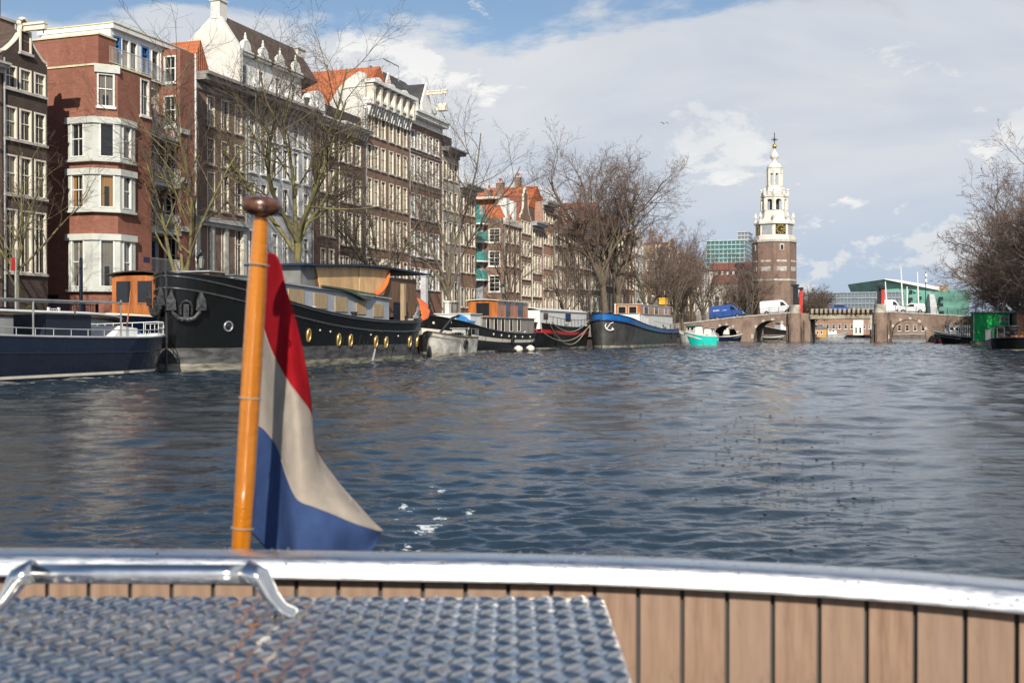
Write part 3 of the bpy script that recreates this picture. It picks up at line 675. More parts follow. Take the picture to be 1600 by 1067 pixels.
# ---------------- H11 corner house beyond the side street
sA = SQ(787, 45); qL = QS(757, sA)
zf = lambda y: ZP(y, sA, 46) - STREET
r, w, h, Z = house('corner house of brown brick with orange mansard roof and large white grid windows', 787.5, 813, 800, 350, [(358, 380), (396, 416), (430, 455), (468, 492)], 3, BR_BROWN, .85, detail=False, body=8)
facade(r, BR_BROWN, 8, zf(341), [(8 - (45 + 8 - QS(773, sA)) + (45 + 8 - QS(773, sA)) - (QS(773, sA) - 45) , 0, 0.01, 0.01)] if False else [(8 - (QS(773, sA) - 45), zf(b_), 1.45, zf(a_) - zf(b_), {'style': 'grid', 'fm': WHITE, 'fw': .13}) for a_, b_ in ((357, 379), (392, 416), (430, 456))], (-.2, 8, 0), -R(90), name='side_wall')
MB().box(-.2, w + .1, -.25, 8, zf(351), zf(341)).build('white_frieze', CREAM, r)
o = MB(); m0, m1 = zf(341), zf(311)
o.add([(-.1, -.1, m0), (w, -.1, m0), (w, 8, m0), (-.1, 8, m0), (.6, 1.0, m1), (w, 1.0, m1), (w, 8, m1), (.6, 8, m1)], [(0, 1, 5, 4), (1, 2, 6, 5), (2, 3, 7, 6), (3, 0, 4, 7), (4, 5, 6, 7)])
o.build('roof', ORTILE, r)
MB().box(.4, 1.5, -.15, 1.2, m0, m1 + .1).box(w * .5, w * .5 + 1.0, -.15, 1.5, m0, m1).build('dormer', WHITE, r)
MB().box(-.5, w, .6, 8.2, m1, m1 + .25).build('roof_edge', CREAM, r)
# round teal balconies in the side street
rb = thing('balcony_tower', 'stack of round teal glass balconies in the side street', 'balconies', W(sA - .6, QS(752, sA - .6), STREET), A)
MB().box(0, 1.4, -.2, 3.5, 0, zf(322)).build('wall', LEADG, rb)
for y in (350, 378, 408, 437):
    z = zf(y); o = MB().lathe([(1.3, -.15), (1.3, .0)], 18, (-.1, .5, z)).build('balcony_slab', WHITE, rb)
    MB().lathe([(1.22, 0), (1.22, 1.0), (1.19, 1.0), (1.19, 0)], 18, (-.1, .5, z), caps=False).build('glass_panel', TEAL, o)
    MB().box(-.12, -.02, .2, 1.2, z - .9 + 1.1, z + 2.2).build('door', TEAL, rb)
r = thing('roof_block', 'long orange tiled roof with brick chimney rising behind the corner house', 'house', W(137, QS(838, 140), STREET), A)
ze_, zr_ = ZP(324, 137, 48) - STREET, ZP(292, 140.5, 48) - STREET; L_ = QS(748, 140) - QS(838, 140)
MB().box(0, 7, .05, L_, 0, ze_).build('wall', BR_MID, r); MB().prism([(-.3, ze_), (7.3, ze_), (3.5, zr_)], 0, L_, 0, 'y').build('roof', ORTILE, r)
chimney(r, .4, L_ * .5, ze_ - .5, ZP(287, 138, 48) - STREET, .9, .9, BR_BROWN, 2)
# ---------------- the smaller houses further along
T4 = [(346, 365), (377, 400), (411, 436), (446, 462), (470, 492)]
specs = [
 ('narrow house with white neck gable right of the orange mansard roof', 813.5, 830, 343, T4, 3, BR_BROWN, 'neck', 294, CREAM),
 ('brown brick house with grey cornice between neck gable and taller red house', 830.5, 847, 349, [(358, 384), (398, 427), (440, 463), (470, 492)], 3, BR_BROWN, 'corn', 0, LEADG),
 ('taller salmon brick house with grey cornice rising above its neighbours', 847.5, 865, 318, [(332, 348), (364, 382), (399, 420), (432, 452), (466, 490)], 3, brick('salmon brick', (.36, .17, .11), (.43, .23, .16), (.38, .3, .24), .2), 'corn', 0, LEADG),
 ('brown house with slim white neck gable right of the salmon house', 865.5, 885, 353, [(363, 384), (395, 415), (423, 451), (460, 488)], 3, BR_TAN, 'neck', 325, CREAM),
 ('tan brick house with grey cornice and hoist hook', 885.5, 904, 353, [(363, 384), (397, 417), (425, 451), (460, 488)], 3, BR_TAN, 'corn', 0, GREYP),
 ('dark brick house with steep orange roof left of the great tree', 904.5, 922, 358, [(368, 388), (400, 420), (432, 452), (462, 486)], 3, BR_BROWN, 'pitch', 338, ORTILE),
 ('black painted house with white windows left of the great tree trunks', 922.5, 940, 385, [(396, 424), (432, 452), (462, 486)], 4, BR_DARK, 'pitch', 352, ORTILE),
 ('brown house with white cornice behind the great double tree', 940.5, 958, 352, [(362, 380), (392, 412), (424, 446), (458, 486)], 3, BR_MID, 'corn', 0, WHITE),
 ('tan house between the trunks of the great tree', 958.5, 975, 362, [(372, 390), (400, 420), (430, 450), (460, 488)], 3, BR_TAN, 'neck', 340, WHITE),
 ('warm brick house right of the great tree trunks', 975.5, 992, 368, [(378, 396), (406, 424), (434, 452), (462, 488)], 3, BR_WARM, 'corn', 0, CREAM),
 ('pale fronted house before the brown corner wall', 992.5, 1006, 372, [(382, 398), (408, 426), (436, 454), (464, 488)], 3, PLASTER, 'tri', 352, WHITE),
 ('brown corner house with one white window high in its side wall', 1024.5, 1042, 386, [(394, 410), (418, 434), (442, 458), (468, 490)], 3, BR_TAN, 'corn', 0, CREAM),
 ('red brown house with white cornice among the thin trees', 1042.5, 1058, 389, [(397, 412), (420, 436), (444, 460), (468, 490)], 3, BR_BROWN, 'neck', 372, CREAM),
 ('tan house with orange roof among the thin trees', 1058.5, 1073, 396, [(404, 418), (426, 440), (448, 462), (470, 490)], 3, BR_TAN, 'pitch', 380, RDTILE),
 ('low brick house with orange roof left of the blue van', 1073.5, 1087, 410, [(418, 432), (440, 454), (464, 486)], 3, BR_WARM, 'pitch', 392, ORTILE),
 ('white gabled house with orange roof close to the bridge', 1087.5, 1108, 418, [(426, 438), (446, 460), (468, 486)], 4, PLASTER, 'pitch', 394, ORTILE),
]
for (lab, x0, x1, yt, rows, n, m, top, yp, tm) in specs:
    r, w, h, Z = house(lab, x0, x1, (x0 + x1) / 2, yt, rows, n, m, min(1.0, 2.6 / n * (SQ(x1, 45) - SQ(x0, 45)) / 3.6), detail=False, fm=CREAM if m is not PLASTER else WHITE, body=10)
    if top in ('neck', 'tri'): gable(r, top, w, h, Z(yp) - h, m, tm); fpitched(r, w - .2, h, Z(yp) - .8, .4, 9, RDTILE, .1)
    elif top == 'corn': cornice(r, w, h, tm, .9, 1.0)
    else: cornice(r, w, h, WHITE, .5, .5); pitched(r, w, h, Z(yp), .1, 9, tm)
    if rnd.random() < .7: chimney(r, w * rnd.uniform(.2, .8), 4.5, h, h + 3.6, .9, .7, BR_BROWN, rnd.choice((1, 2)))
# side wall of the far corner house and its white window
sB = SQ(1024.5, 45); zc = lambda y: ZP(y, sB, 47) - STREET
r = thing('corner_annex', 'brown brick side wall with a single white window facing the bridge trees', 'house', W(sB, 45, STREET), A)
facade(r, BR_TAN, 9, zc(383), [(9 - (QS(1016, sB) - 45), zc(423), 1.6, zc(406) - zc(423), {'fm': WHITE, 'fw': .15}), (9 - (QS(1016, sB) - 45), zc(478), 1.6, zc(462) - zc(478), {'fm': WHITE, 'fw': .15})], (-.1, 9, 0), -R(90), body=1, detail=False)
# long red brown roof behind
r = thing('roof_block', 'long red brown tiled roof with small dormer behind the salmon house', 'house', W(163, 45.2, STREET), A)
L_ = QS(866, 165) - 45.2; zl = ZP(347, 163, 48) - STREET; zu = ZP(317, 167, 48) - STREET
MB().box(0, 8, .05, L_, 0, zl).build('wall', BR_MID, r); MB().prism([(-.3, zl), (8.3, zl), (4, zu)], 0, L_, 0, 'y').build('roof', RDTILE, r)
MB().box(.2, 2, L_ * .4, L_ * .4 + 1.4, zl, zl + 1.7).build('dormer', WHITE, r)

# ================================================================== LOW BUILDINGS BY THE TOWER
def PXW(x, D, z=0): return Vector(((x - 800) / F * D, D, z))
FR = A - R(90)          # local X to the right across the canal, Y away
def fb(label, cat, x0, x1, D, yt, name='building', z0=STREET):
    p = PXW(x0, D, z0); r = thing(name, label, cat, p, FR); w = (x1 - x0) / F * D / math.cos(FR) * .96
    return r, w, lambda y: EYE + (HOR - y) * D / F - z0
r, w, Z = fb('white plastered building with red tiled roof left of the brick tower', 'building', 1112, 1165, 262, 440)
facade(r, PLASTER, w, Z(443), [(x, Z(480), 1.1, 2.6, {'style': 'cross'}) for x in (1.2, 3, 5)], body=8, detail=False, fm=WHITE)
MB().prism([(-.4, Z(444)), (8.4, Z(444)), (5, Z(428))], -.3, w + .3, 0, 'x').build('roof', RDTILE, r)
r, w, Z = fb('white upper building with brown red roof under the glass office', 'building', 1108, 1168, 276, 410)
facade(r, PLASTER, w, Z(423), [(x, Z(430), 1.0, .9, {'style': 'plain'}) for x in (2.5, 3.8, 5.1, 6.4, 7.7)], body=8, detail=False, fm=WHITE)
MB().prism([(-.4, Z(423)), (8.4, Z(423)), (5, Z(409))], -.3, w + .3, 0, 'x').build('roof', RDTILE, r)
# glass office, its slim tower
TG = glassmat('teal office glass', (.02, .10, .11), (.1, .25, .25), .4)
BAND = mat('pale teal band', (.42, .55, .55), .4)
def office(label, x0, x1, yt, yb, D, nb, nv, gm, bm, depth=20, fr=None):
    r, w, Z = fb(label, 'office building', x0, x1, D, yt, 'office_building')
    zt, zb = Z(yt), Z(yb); MB().box(0, w, 0, depth, 0, zt).build('glass_wall', gm, r)
    hh = (zt - zb) / nb
    for i in range(nb + 1): z = zb + i * hh; MB().box(-.3, w + .3, -.5, depth + .2, z - hh * .10, z + hh * .10).build('floor_band', bm, r)
    me = MB().box(-.12, .12, -.25, .0, 0, zt).mesh('mullion', fr or bm)
    for i in range(nv + 1): obj('mullion', me, r, (i * w / nv, 0, 0))
    return r, w, zt
office('teal glass office block left of the brick tower', 1104, 1161, 377, 418, 480, 6, 9, TG, BAND)
office('slim grey glass tower touching the brick tower', 1152.5, 1168, 363, 418, 500, 9, 3, glassmat('grey tower glass', (.14, .18, .2), (.3, .33, .35), .7), GREYP, 14)
office('dark end of the slim glass tower', 1168.5, 1180, 375, 418, 505, 7, 2, TG, GREYD, 14)
office('long low grey glass office beyond the bridge', 1262, 1400, 458, 492, 560, 4, 26, glassmat('far office glass', (.08, .12, .16), (.25, .3, .34), .5), mat('grey blue frame', (.30, .34, .38), .5), 20)

# ================================================================== BRICK TOWER
def tower():
    s, q = 250, 28.8; D = DEP(s, q); c = W(s, q, 0)
    r = thing('clock_tower', 'octagonal brick tower with white arcaded spire and gold clock', 'tower', c, R(8))
    z = lambda y: EYE + (HOR - y) * D / F
    px = D / F; O = R(22.5)
    TW = mat('white lead paint', (.74, .71, .63), .6, var=.12, scale=.5)
    TB = brick('tower brick', (.17, .105, .08), (.25, .165, .125), (.27, .22, .18), .5)
    def oc(rad, z0, z1, m, name, n=8, rad2=None, rot=O, bevel=0): return MB().lathe([(rad, z0), (rad if rad2 is None else rad2, z1)], n, (0, 0, 0), 0, rot).build(name, m, r, bevel=bevel)
    R0 = 31.5 * px / math.cos(O)
    oc(R0, .3, z(380), TB, 'brick_shaft', rad2=R0 * .985)
    oc(R0 * 1.03, z(380), z(376.5), STONE, 'stone_cornice')
    oc(R0 * 1.012, z(440), z(437), STONE, 'string_course')
    # blind niches and small windows on each face of the shaft
    nb = MB().box(-1.1, 1.1, -.12, 0, z(425), z(418)).box(-1.1, 1.1, -.1, 0, z(411), z(408)).mesh('stone_sill', STONE)
    nm = MB().prism([(-1.0, z(436)), (1.0, z(436)), (1.0, z(392)), (.7, z(388)), (0, z(386)), (-.7, z(388)), (-1.0, z(392))], -.05, .05).mesh('blind_niche', brick('niche brick', (.20, .11, .085), (.27, .17, .13), (.25, .2, .16), .4))
    wm_ = MB().box(-.5, .5, -.16, .02, z(393), z(383)).mesh('niche_frame', STONE); wg = MB().box(-.28, .28, -.19, -.16, z(392), z(385)).mesh('niche_window', IRON)
    ap = R0 * math.cos(O)
    for k in range(8):
        a = k * R(45) - R(90)
        for nme, me, off in (('blind_niche', nm, .0), ('stone_sill', nb, .0), ('niche_frame', wm_, .02), ('niche_window', wg, .02)):
            if nme.startswith('niche') and k % 2: continue
            o = obj(nme, me, r, ((ap * .985 + off) * math.cos(a), (ap * .985 + off) * math.sin(a), 0)); o.rotation_euler = (0, 0, a + R(90))
    # clock stage
    R1 = 26.5 * px / math.cos(O)
    oc(R1 * 1.1, z(376.5), z(370), TW, 'plinth'); oc(R1, z(370), z(352), TW, 'clock_stage'); oc(R1 * 1.1, z(352), z(349), TW, 'clock_stage_cornice'); oc(R1 * .98, z(349), z(343), TW, 'stepped_base', rad2=R1 * .8)
    ap1 = R1 * math.cos(O); cs = 8.2 * px
    GOLD = mat('gilt', (.75, .52, .12), .3, .9)
    dial = MB().box(-cs, cs, -.06, .0, -cs, cs).mesh('clock_face', mat('black dial', (.012, .012, .015), .4))
    ticks = MB()
    for i in range(12):
        t = i * R(30); ca, sa = math.cos(t), math.sin(t); r0, r1, hw = cs * .62, cs * .9, .09
        ticks.add([(r0 * sa - hw * ca, -.09, r0 * ca + hw * sa), (r0 * sa + hw * ca, -.09, r0 * ca - hw * sa), (r1 * sa + hw * 1.6 * ca, -.09, r1 * ca - hw * 1.6 * sa), (r1 * sa - hw * 1.6 * ca, -.09, r1 * ca + hw * 1.6 * sa)], [(0, 1, 2, 3)])
    tm = ticks.mesh('hour_numeral', GOLD); ring = MB()
    ring.tube([(cs * .55 * math.cos(a), -.08, cs * .55 * math.sin(a)) for a in [i * R(15) for i in range(25)]], .05, 4, caps=False)
    rm = ring.mesh('dial_ring', GOLD)
    def hand(l, ang, wd): ca, sa = math.cos(ang), math.sin(ang); return MB().add([(-wd * ca, -.12, wd * sa), (wd * ca, -.12, -wd * sa), (l * sa, -.12, l * ca)], [(0, 1, 2)]).mesh('clock_hand', GOLD)
    h1, h2 = hand(cs * .85, R(95), .14), hand(cs * .6, R(110), .2)
    pan = MB().box(-cs, cs, -.05, 0, -cs, cs).mesh('louvre_panel', LEADG)
    for k in range(8):
        a = k * R(45) - R(90); p = (ap1 * math.cos(a), ap1 * math.sin(a), z(360))
        if k % 2 == 0:
            o = obj('clock_face', dial, r, p, a + R(90))
            for nme, me in (('hour_numeral', tm), ('dial_ring', rm), ('clock_hand', h1), ('clock_hand', h2)): obj(nme, me, o)
        else: obj('louvre_panel', pan, r, p, a + R(90))
        o = MB().lathe([(.35, 0), (.2, .6), (.45, 1.2), (.1, 2.1)], 6).mesh('corner_finial', TW)
        a2 = a + O; obj('corner_finial', o, r, (R1 * 1.0 * math.cos(a2), R1 * 1.0 * math.sin(a2), z(349)))
    def arcade(rad, z0, z1, name, fr=.34):
        """eight arched openings: corner piers, arch heads"""
        zc_ = z0 + (z1 - z0) * .72
        for k in range(8):
            a = k * R(45) + O; o = MB().box(-.001, .001, 0, .001, 0, .001)
            pw = rad * fr * .5
            MB().lathe([(pw, z0), (pw, z1)], 6, (rad * .93 * math.cos(a), rad * .93 * math.sin(a), 0), 0, a).build('pier', TW, r)
            ap_ = rad * math.cos(O); b = a + O; hw = rad * math.sin(O); ow = hw - pw * .75
            pts = [(-hw, z1), (hw, z1), (hw, zc_), (ow, zc_)] + [(ow * math.cos(t), zc_ + ow * .9 * math.sin(t)) for t in [R(30 * i) for i in range(1, 6)]] + [(-ow, zc_), (-hw, zc_)]
            m_ = MB().prism(pts, -.15, .25); oo = m_.build('arch_head', TW, r, loc=(ap_ * .97 * math.cos(b), ap_ * .97 * math.sin(b), 0), rz=b + R(90))
    R2 = 19 * px / math.cos(O)
    oc(R2 * 1.02, z(343), z(330), TW, 'arcade_base', rad2=R2 * .97); arcade(R2 * .95, z(330), z(312), 'a')
    oc(R2 * .35, z(330), z(312), mat('dark bell bronze', (.05, .06, .05), .5), 'bell')  # bell core inside the arcade, one dark greenish bronze
    oc(R2 * .95, z(312), z(310), TW, 'arcade_cornice'); R3 = 19.5 * px / math.cos(O)
    oc(R2 * .9, z(310), z(309), TW, 'gallery_corbel', rad2=R3); oc(R3, z(309), z(307), TW, 'gallery_floor')
    b = MB()
    for k in range(8):
        a0, a1 = k * R(45) + O, (k + 1) * R(45) + O; p0 = Vector((math.cos(a0), math.sin(a0), 0)) * R3 * .97; p1 = Vector((math.cos(a1), math.sin(a1), 0)) * R3 * .97
        b.tube([p0 + Vector((0, 0, z(302))), p1 + Vector((0, 0, z(302)))], .1, 4)
        for i in range(7): p = p0.lerp(p1, (i + .5) / 7); b.tube([p + Vector((0, 0, z(307))), p + Vector((0, 0, z(302)))], .07, 4, caps=False)
    b.build('balustrade', TW, r)
    for k in range(8):
        a = k * R(45) + O; MB().lathe([(.28, z(307)), (.28, z(300)), (.4, z(299)), (.08, z(296))], 6, (R3 * .97 * math.cos(a), R3 * .97 * math.sin(a), 0)).build('gallery_pinnacle', TW, r)
    oc(R2 * .72, z(307), z(293), TW, 'upper_base', rad2=R2 * .6); R4 = 10.5 * px / math.cos(O)
    oc(R4 * 1.1, z(293), z(291), TW, 'upper_plinth'); arcade(R4, z(291), z(268), 'b', .42)
    oc(R4 * 1.1, z(268), z(265), TW, 'upper_cornice')
    MB().lathe([(R4 * 1.0, z(265)), (R4 * 1.05, z(262)), (R4 * .85, z(258)), (R4 * .45, z(255)), (R4 * .3, z(253)), (R4 * .28, z(250)), (R4 * .55, z(248)), (R4 * .6, z(244)), (R4 * .4, z(240)), (.25, z(236)), (.14, z(233)), (.1, z(229))], 16).build('dome', TW, r, smooth=True)
    MB().lathe([(.05, -.55), (.38, -.35), (.5, 0), (.38, .35), (.05, .55)], 12, (0, 0, z(229.5))).build('gilt_ball', GOLD, r, smooth=True)
    MB().tube([(0, 0, z(229)), (0, 0, z(208))], .09, 5).tube([(-.75, 0, z(219)), (.75, 0, z(219))], .08, 5).tube([(-.4, 0, z(222)), (.4, 0, z(216))], .05, 4).tube([(-.4, 0, z(216)), (.4, 0, z(222))], .05, 4).build('weather_vane', IRON, r)
tower()

# ================================================================== GREEN SHIP-SHAPED HALL
D_ = 620; r = thing('green_copper_hall', 'green ship shaped hall with white sloping roof beyond the bridge', 'building', PXW(1375, D_, .9), 0)
k_ = D_ / F; zz = lambda y: EYE + (HOR - y) * k_ - .9
X = lambda x: (x - 1375) * k_
COP = mat('green copper cladding', (.27, .62, .52), .5, .1, var=.3, scale=.03, stretch=(1, 1, 3))
hb = MB()
topf = [(1375, 438), (1400, 443), (1430, 449), (1460, 455), (1495, 454), (1512, 455)]; botx = [1402, 1416, 1436, 1462, 1500, 1514]
n = len(topf); dep = [0, 6, 10, 12, 12, 12]
hb.v = [(X(x), -dep[i] * .5, zz(y)) for i, (x, y) in enumerate(topf)] + [(X(x), 4, zz(500)) for x in botx] + [(X(x), 60, zz(y)) for x, y in topf] + [(X(x), 60, zz(500)) for x in botx]
for i in range(n - 1): hb.f += [(n + i, n + i + 1, i + 1, i), (i, i + 1, 2 * n + i + 1, 2 * n + i), (2 * n + i, 2 * n + i + 1, 3 * n + i + 1, 3 * n + i)]
hb.f += [(0, 2 * n, 3 * n, n), (n - 1, 2 * n - 1, 4 * n - 1, 3 * n - 1)]; hb.m = [0] * len(hb.f); hb.build('hull_wall', COP, r)
MB().prism([(X(x), zz(y) + .2) for x, y in topf[:4]] + [(X(1460), zz(449)), (X(1430), zz(444)), (X(1400), zz(439)), (X(1376), zz(436.5))], -7, 60).build('roof_slab', WHITE, r)
MB().box(X(1461), X(1482), 0, 12, zz(455), zz(446)).build('roof_box', BR_WARM, r)
me = MB().box(-.5, .5, -.3, .3, -.55, .55).mesh('window', GLASSD)
for (x, y) in ((1420, 456), (1426, 456), (1420, 468), (1434, 466), (1434, 457), (1465, 467), (1465, 477), (1466, 489), (1421, 478)):
    obj('window', me, r, (X(x), -4.5 if x > 1440 else -2.2, zz(y))).scale = (1.7, 4, 1.7)
MB().prism([(X(1448), zz(500)), (X(1445), zz(460)), (X(1453), zz(461)), (X(1461), zz(500))], -6.6, -2).build('stair_panel', GREYP, r)
for (x0, y0, x1, y1) in ((1407, 417, 1413, 478), (1433, 425, 1437, 475), (1383, 440, 1388, 470), (1417, 448, 1418, 475)):
    D2 = 430; t_ = thing('white_mast', {1407: 'tallest white leaning mast before the green hall', 1433: 'white mast before the middle of the green hall', 1383: 'short leaning white mast beside the red bridge post', 1417: 'thinnest white mast between two taller ones'}[x0], 'mast', PXW(x1, D2, 0), 0, 'masts in front of the green hall')
    MB().tube([(0, 0, 0), ((x0 - x1) / F * D2, 0, EYE + (HOR - y0) / F * D2)], [.45, .2], 6).build('pole', WHITE, t_)
# ================================================================== BRIDGE  (local X runs from the left bank to the right, Y up the canal)
SB = 206
def AB(x): return QL - QS(x, SB)
def bz(x, y): return EYE + (HOR - y) * DEP(SB, QS(x, SB)) / F
def deckz(a):
    pts = [(-14, 2.3), (0, 3.35), (8, 4.3), (17, 5.0), (33.5, 5.05), (42, 4.5), (50, 3.9), (64, 2.4)]
    for (a0, z0), (a1, z1) in zip(pts, pts[1:]):
        if a <= a1: return z0 + (z1 - z0) * (a - a0) / (a1 - a0)
    return pts[-1][1]
br = thing('canal_bridge', 'old brick arch bridge with flat middle span across the canal', 'bridge', W(SB, QL, 0), FR)
BW = 10
def archwall(a0, a1, arches, name='arch_wall'):
    b = MB(); xs = {a0, a1}
    for (l, rr, cz) in arches:
        for i in range(17): xs.add(round(l + (rr - l) * i / 16, 3))
    for i in range(int((a1 - a0) / 2)): xs.add(round(a0 + 2 * i, 3))
    xs = sorted(xs)
    def bot(x):
        for (l, rr, cz) in arches:
            if l <= x <= rr: return .5 + (cz - .5) * math.sqrt(max(0, 1 - ((2 * x - l - rr) / (rr - l)) ** 2)) ** .8
        return -1.5
    for x0, x1 in zip(xs, xs[1:]):
        xm = (x0 + x1) / 2; ina = any(l < xm < rr for l, rr, _ in arches)
        z0, z1 = (bot(x0), bot(x1)) if ina else (-1.5, -1.5)
        for y in (0, BW): b.add([(x0, y, z0), (x1, y, z1), (x1, y, deckz(x1)), (x0, y, deckz(x0))], [(0, 1, 2, 3) if y == 0 else (3, 2, 1, 0)])
        if ina: b.add([(x0, 0, z0), (x1, 0, z1), (x1, BW, z1), (x0, BW, z0)], [(3, 2, 1, 0)])
        b.add([(x0, 0, deckz(x0)), (x1, 0, deckz(x1)), (x1, BW, deckz(x1)), (x0, BW, deckz(x0))], [(0, 1, 2, 3)])
    for (l, rr, cz) in arches:
        for x in (l, rr): b.add([(x, 0, -1.5), (x, BW, -1.5), (x, BW, .5), (x, 0, .5)], [(0, 1, 2, 3)])
    w_ = b.build(name, BR_OLD, br)
    for (l, rr, cz) in arches:        # ring of voussoirs
        for i in range(18):
            t0, t1 = [math.pi * (1 - (i + f) / 18) for f in (.04, .96)]; ax, cx = (rr - l) / 2, (l + rr) / 2
            def P(t, o): return (cx + (ax + o) * math.cos(t), .5 + (cz - .5 + o) * abs(math.sin(t)) ** .8)
            MB().prism([P(t0, 0), P(t1, 0), P(t1, .42), P(t0, .42)], -.06, .0).build('arch_stone', STONE if i % 3 == 0 else BR_OLD, w_)
    return w_
archwall(-14, 17.2, [(3.6, 7.9, 2.9), (10.7, 16.8, 3.75)]); archwall(33.2, 64, [(33.7, 39.4, 3.85)])
cop = MB()
for a in [x * 1.0 for x in range(-14, 64)]:
    if 17 <= a < 33: continue
    cop.add([(a + .02, -.14, deckz(a)), (a + .98, -.14, deckz(a + 1)), (a + .98, -.14, deckz(a + 1) + .2), (a + .02, -.14, deckz(a) + .2), (a + .02, .35, deckz(a)), (a + .98, .35, deckz(a + 1)), (a + .98, .35, deckz(a + 1) + .2), (a + .02, .35, deckz(a) + .2)], [(0, 1, 2, 3), (3, 2, 6, 7), (0, 3, 7, 4), (1, 5, 6, 2), (4, 7, 6, 5)])
tag(cop.build('coping_stones', STONE, br), kind='stuff')
# piers with half-round cutwaters and concrete drums
PCON = mat('stained pier stone', (.46, .43, .37), .9, var=.4, scale=.6, bump=.3)
for (x0, x1, xc) in ((1232, 1266, 1241), (1360, 1391, 1375)):
    a0, a1, ac = AB(x0), AB(x1), AB(xc)
    o = MB().prism([(a0, 0), (a1, 0), (a1, BW), (a0, BW)][::1], -1.5, 5.0, 0, 'z').lathe([(1.25, -1.5), (1.2, 5.0)], 20, (ac, -.2, 0)).build('pier', BR_OLD, br)
    MB().lathe([(.98, 5.0), (.98, 6.35), (.9, 6.45)], 20, (ac, .5, 0)).build('concrete_drum', PCON, br)
    for i, dx in enumerate((-1.35, -.9, 1.5)):
        MB().lathe([(.17, -1.5), (.16, 2.6 + .5 * i), (.1, 2.8 + .5 * i)], 8, (ac + dx + .25, -1.3 - .2 * i, 0)).build('fender_pile', mat('old oak pile', (.12, .09, .065), .9, var=.3, bump=.4), br)
    MB().box(a0 - .1, a0 + .6, -.25, 0, .9, 4.8).build('wall_strip', STONE, br)
a0, a1 = AB(1266), AB(1360)
sp = MB().box(a0 - .3, a1 + .3, 0, BW, 4.0, 5.0).box(a0, a1, -.35, 0, 4.05, 4.75).box(a0, a1, -.5, .1, 3.98, 4.08).build('span_beam', CONC, br)
me = MB().prism([(-.5, 5.0), (0, 5.0), (0, 4.4), (-.2, 4.4)], -.18, .18, 0, 'x').box(-.22, .22, -.55, .1, 5.0, 5.75).mesh('parapet_post', CONC)
for i in range(13): obj('parapet_post', me, br, (a0 + (i + .5) * (a1 - a0) / 13, 0, 0))
MB().box(a0, a1, -.1, .15, 5.0, 5.45).build('parapet_wall', CONC, br)
# ragged weeds growing from the joints of the parapet
wb = MB(); rw = random.Random(4)
for i in range(2600):
    a = a0 + (math.floor(rw.uniform(0, 13)) + rw.gauss(1, .22)) * (a1 - a0) / 13; zc_ = rw.gauss(5.2, .2); l = rw.uniform(.08, .24); wb.add([(a, -.36, zc_), (a + rw.uniform(-l, l), -.42 - l, zc_ + rw.uniform(-l, l)), (a + rw.uniform(-l, l), -.4, zc_ - l * .8)], [(0, 1, 2)])
tag(wb.build('hanging_weeds', mat('rusty weed', (.13, .065, .035), .9, var=.3), br), kind='stuff')
for (u0, u1) in ((-14, 16.6), (34.5, 64)):
    b = MB(); k = int((u1 - u0) / 1.6); zf_ = lambda a: deckz(a) + .2
    for zz_ in (.35, .68, 1.02): b.tube([(u0 + (u1 - u0) * i / k, .1, zf_(u0 + (u1 - u0) * i / k) + zz_) for i in range(k + 1)], .03, 4)
    for i in range(k + 1): a = u0 + (u1 - u0) * i / k; b.tube([(a, .1, zf_(a)), (a, .1, zf_(a) + 1.08)], .04, 4)
    b.build('railing', IRON, br)
# posts of the lifting gear
REDP = mat('signal red paint', (.62, .04, .03), .4)
for (xb, y0_, y1_, m_, lab, w_, yo) in ((1241.5, 476, 447, IRON, 'black square bridge post above the left pier', .42, 1.6), (1250.5, 478, 452, REDP, 'red bridge post just right of the black post on the left pier', .26, 1.2),
                                 (1374, 476, 448, IRON, 'black square bridge post above the right pier', .42, 1.6), (1379, 478, 451, REDP, 'red bridge post just right of the black post on the right pier', .26, 1.2)):
    t = thing('bridge_post', lab, 'post', br.matrix_basis @ Vector((AB(xb), yo, 0)), FR)
    z1_ = bz(xb, y1_); MB().box(-w_, w_, -w_ * .6, w_ * .6, 5, z1_).build('post', m_, t); MB().box(-w_ * 1.8, w_ * 1.4, -.4, .4, z1_, z1_ + .35).build('cap', IRON, t)
def AT(a, y=0, z=0): return br.matrix_basis @ Vector((a, y, z))

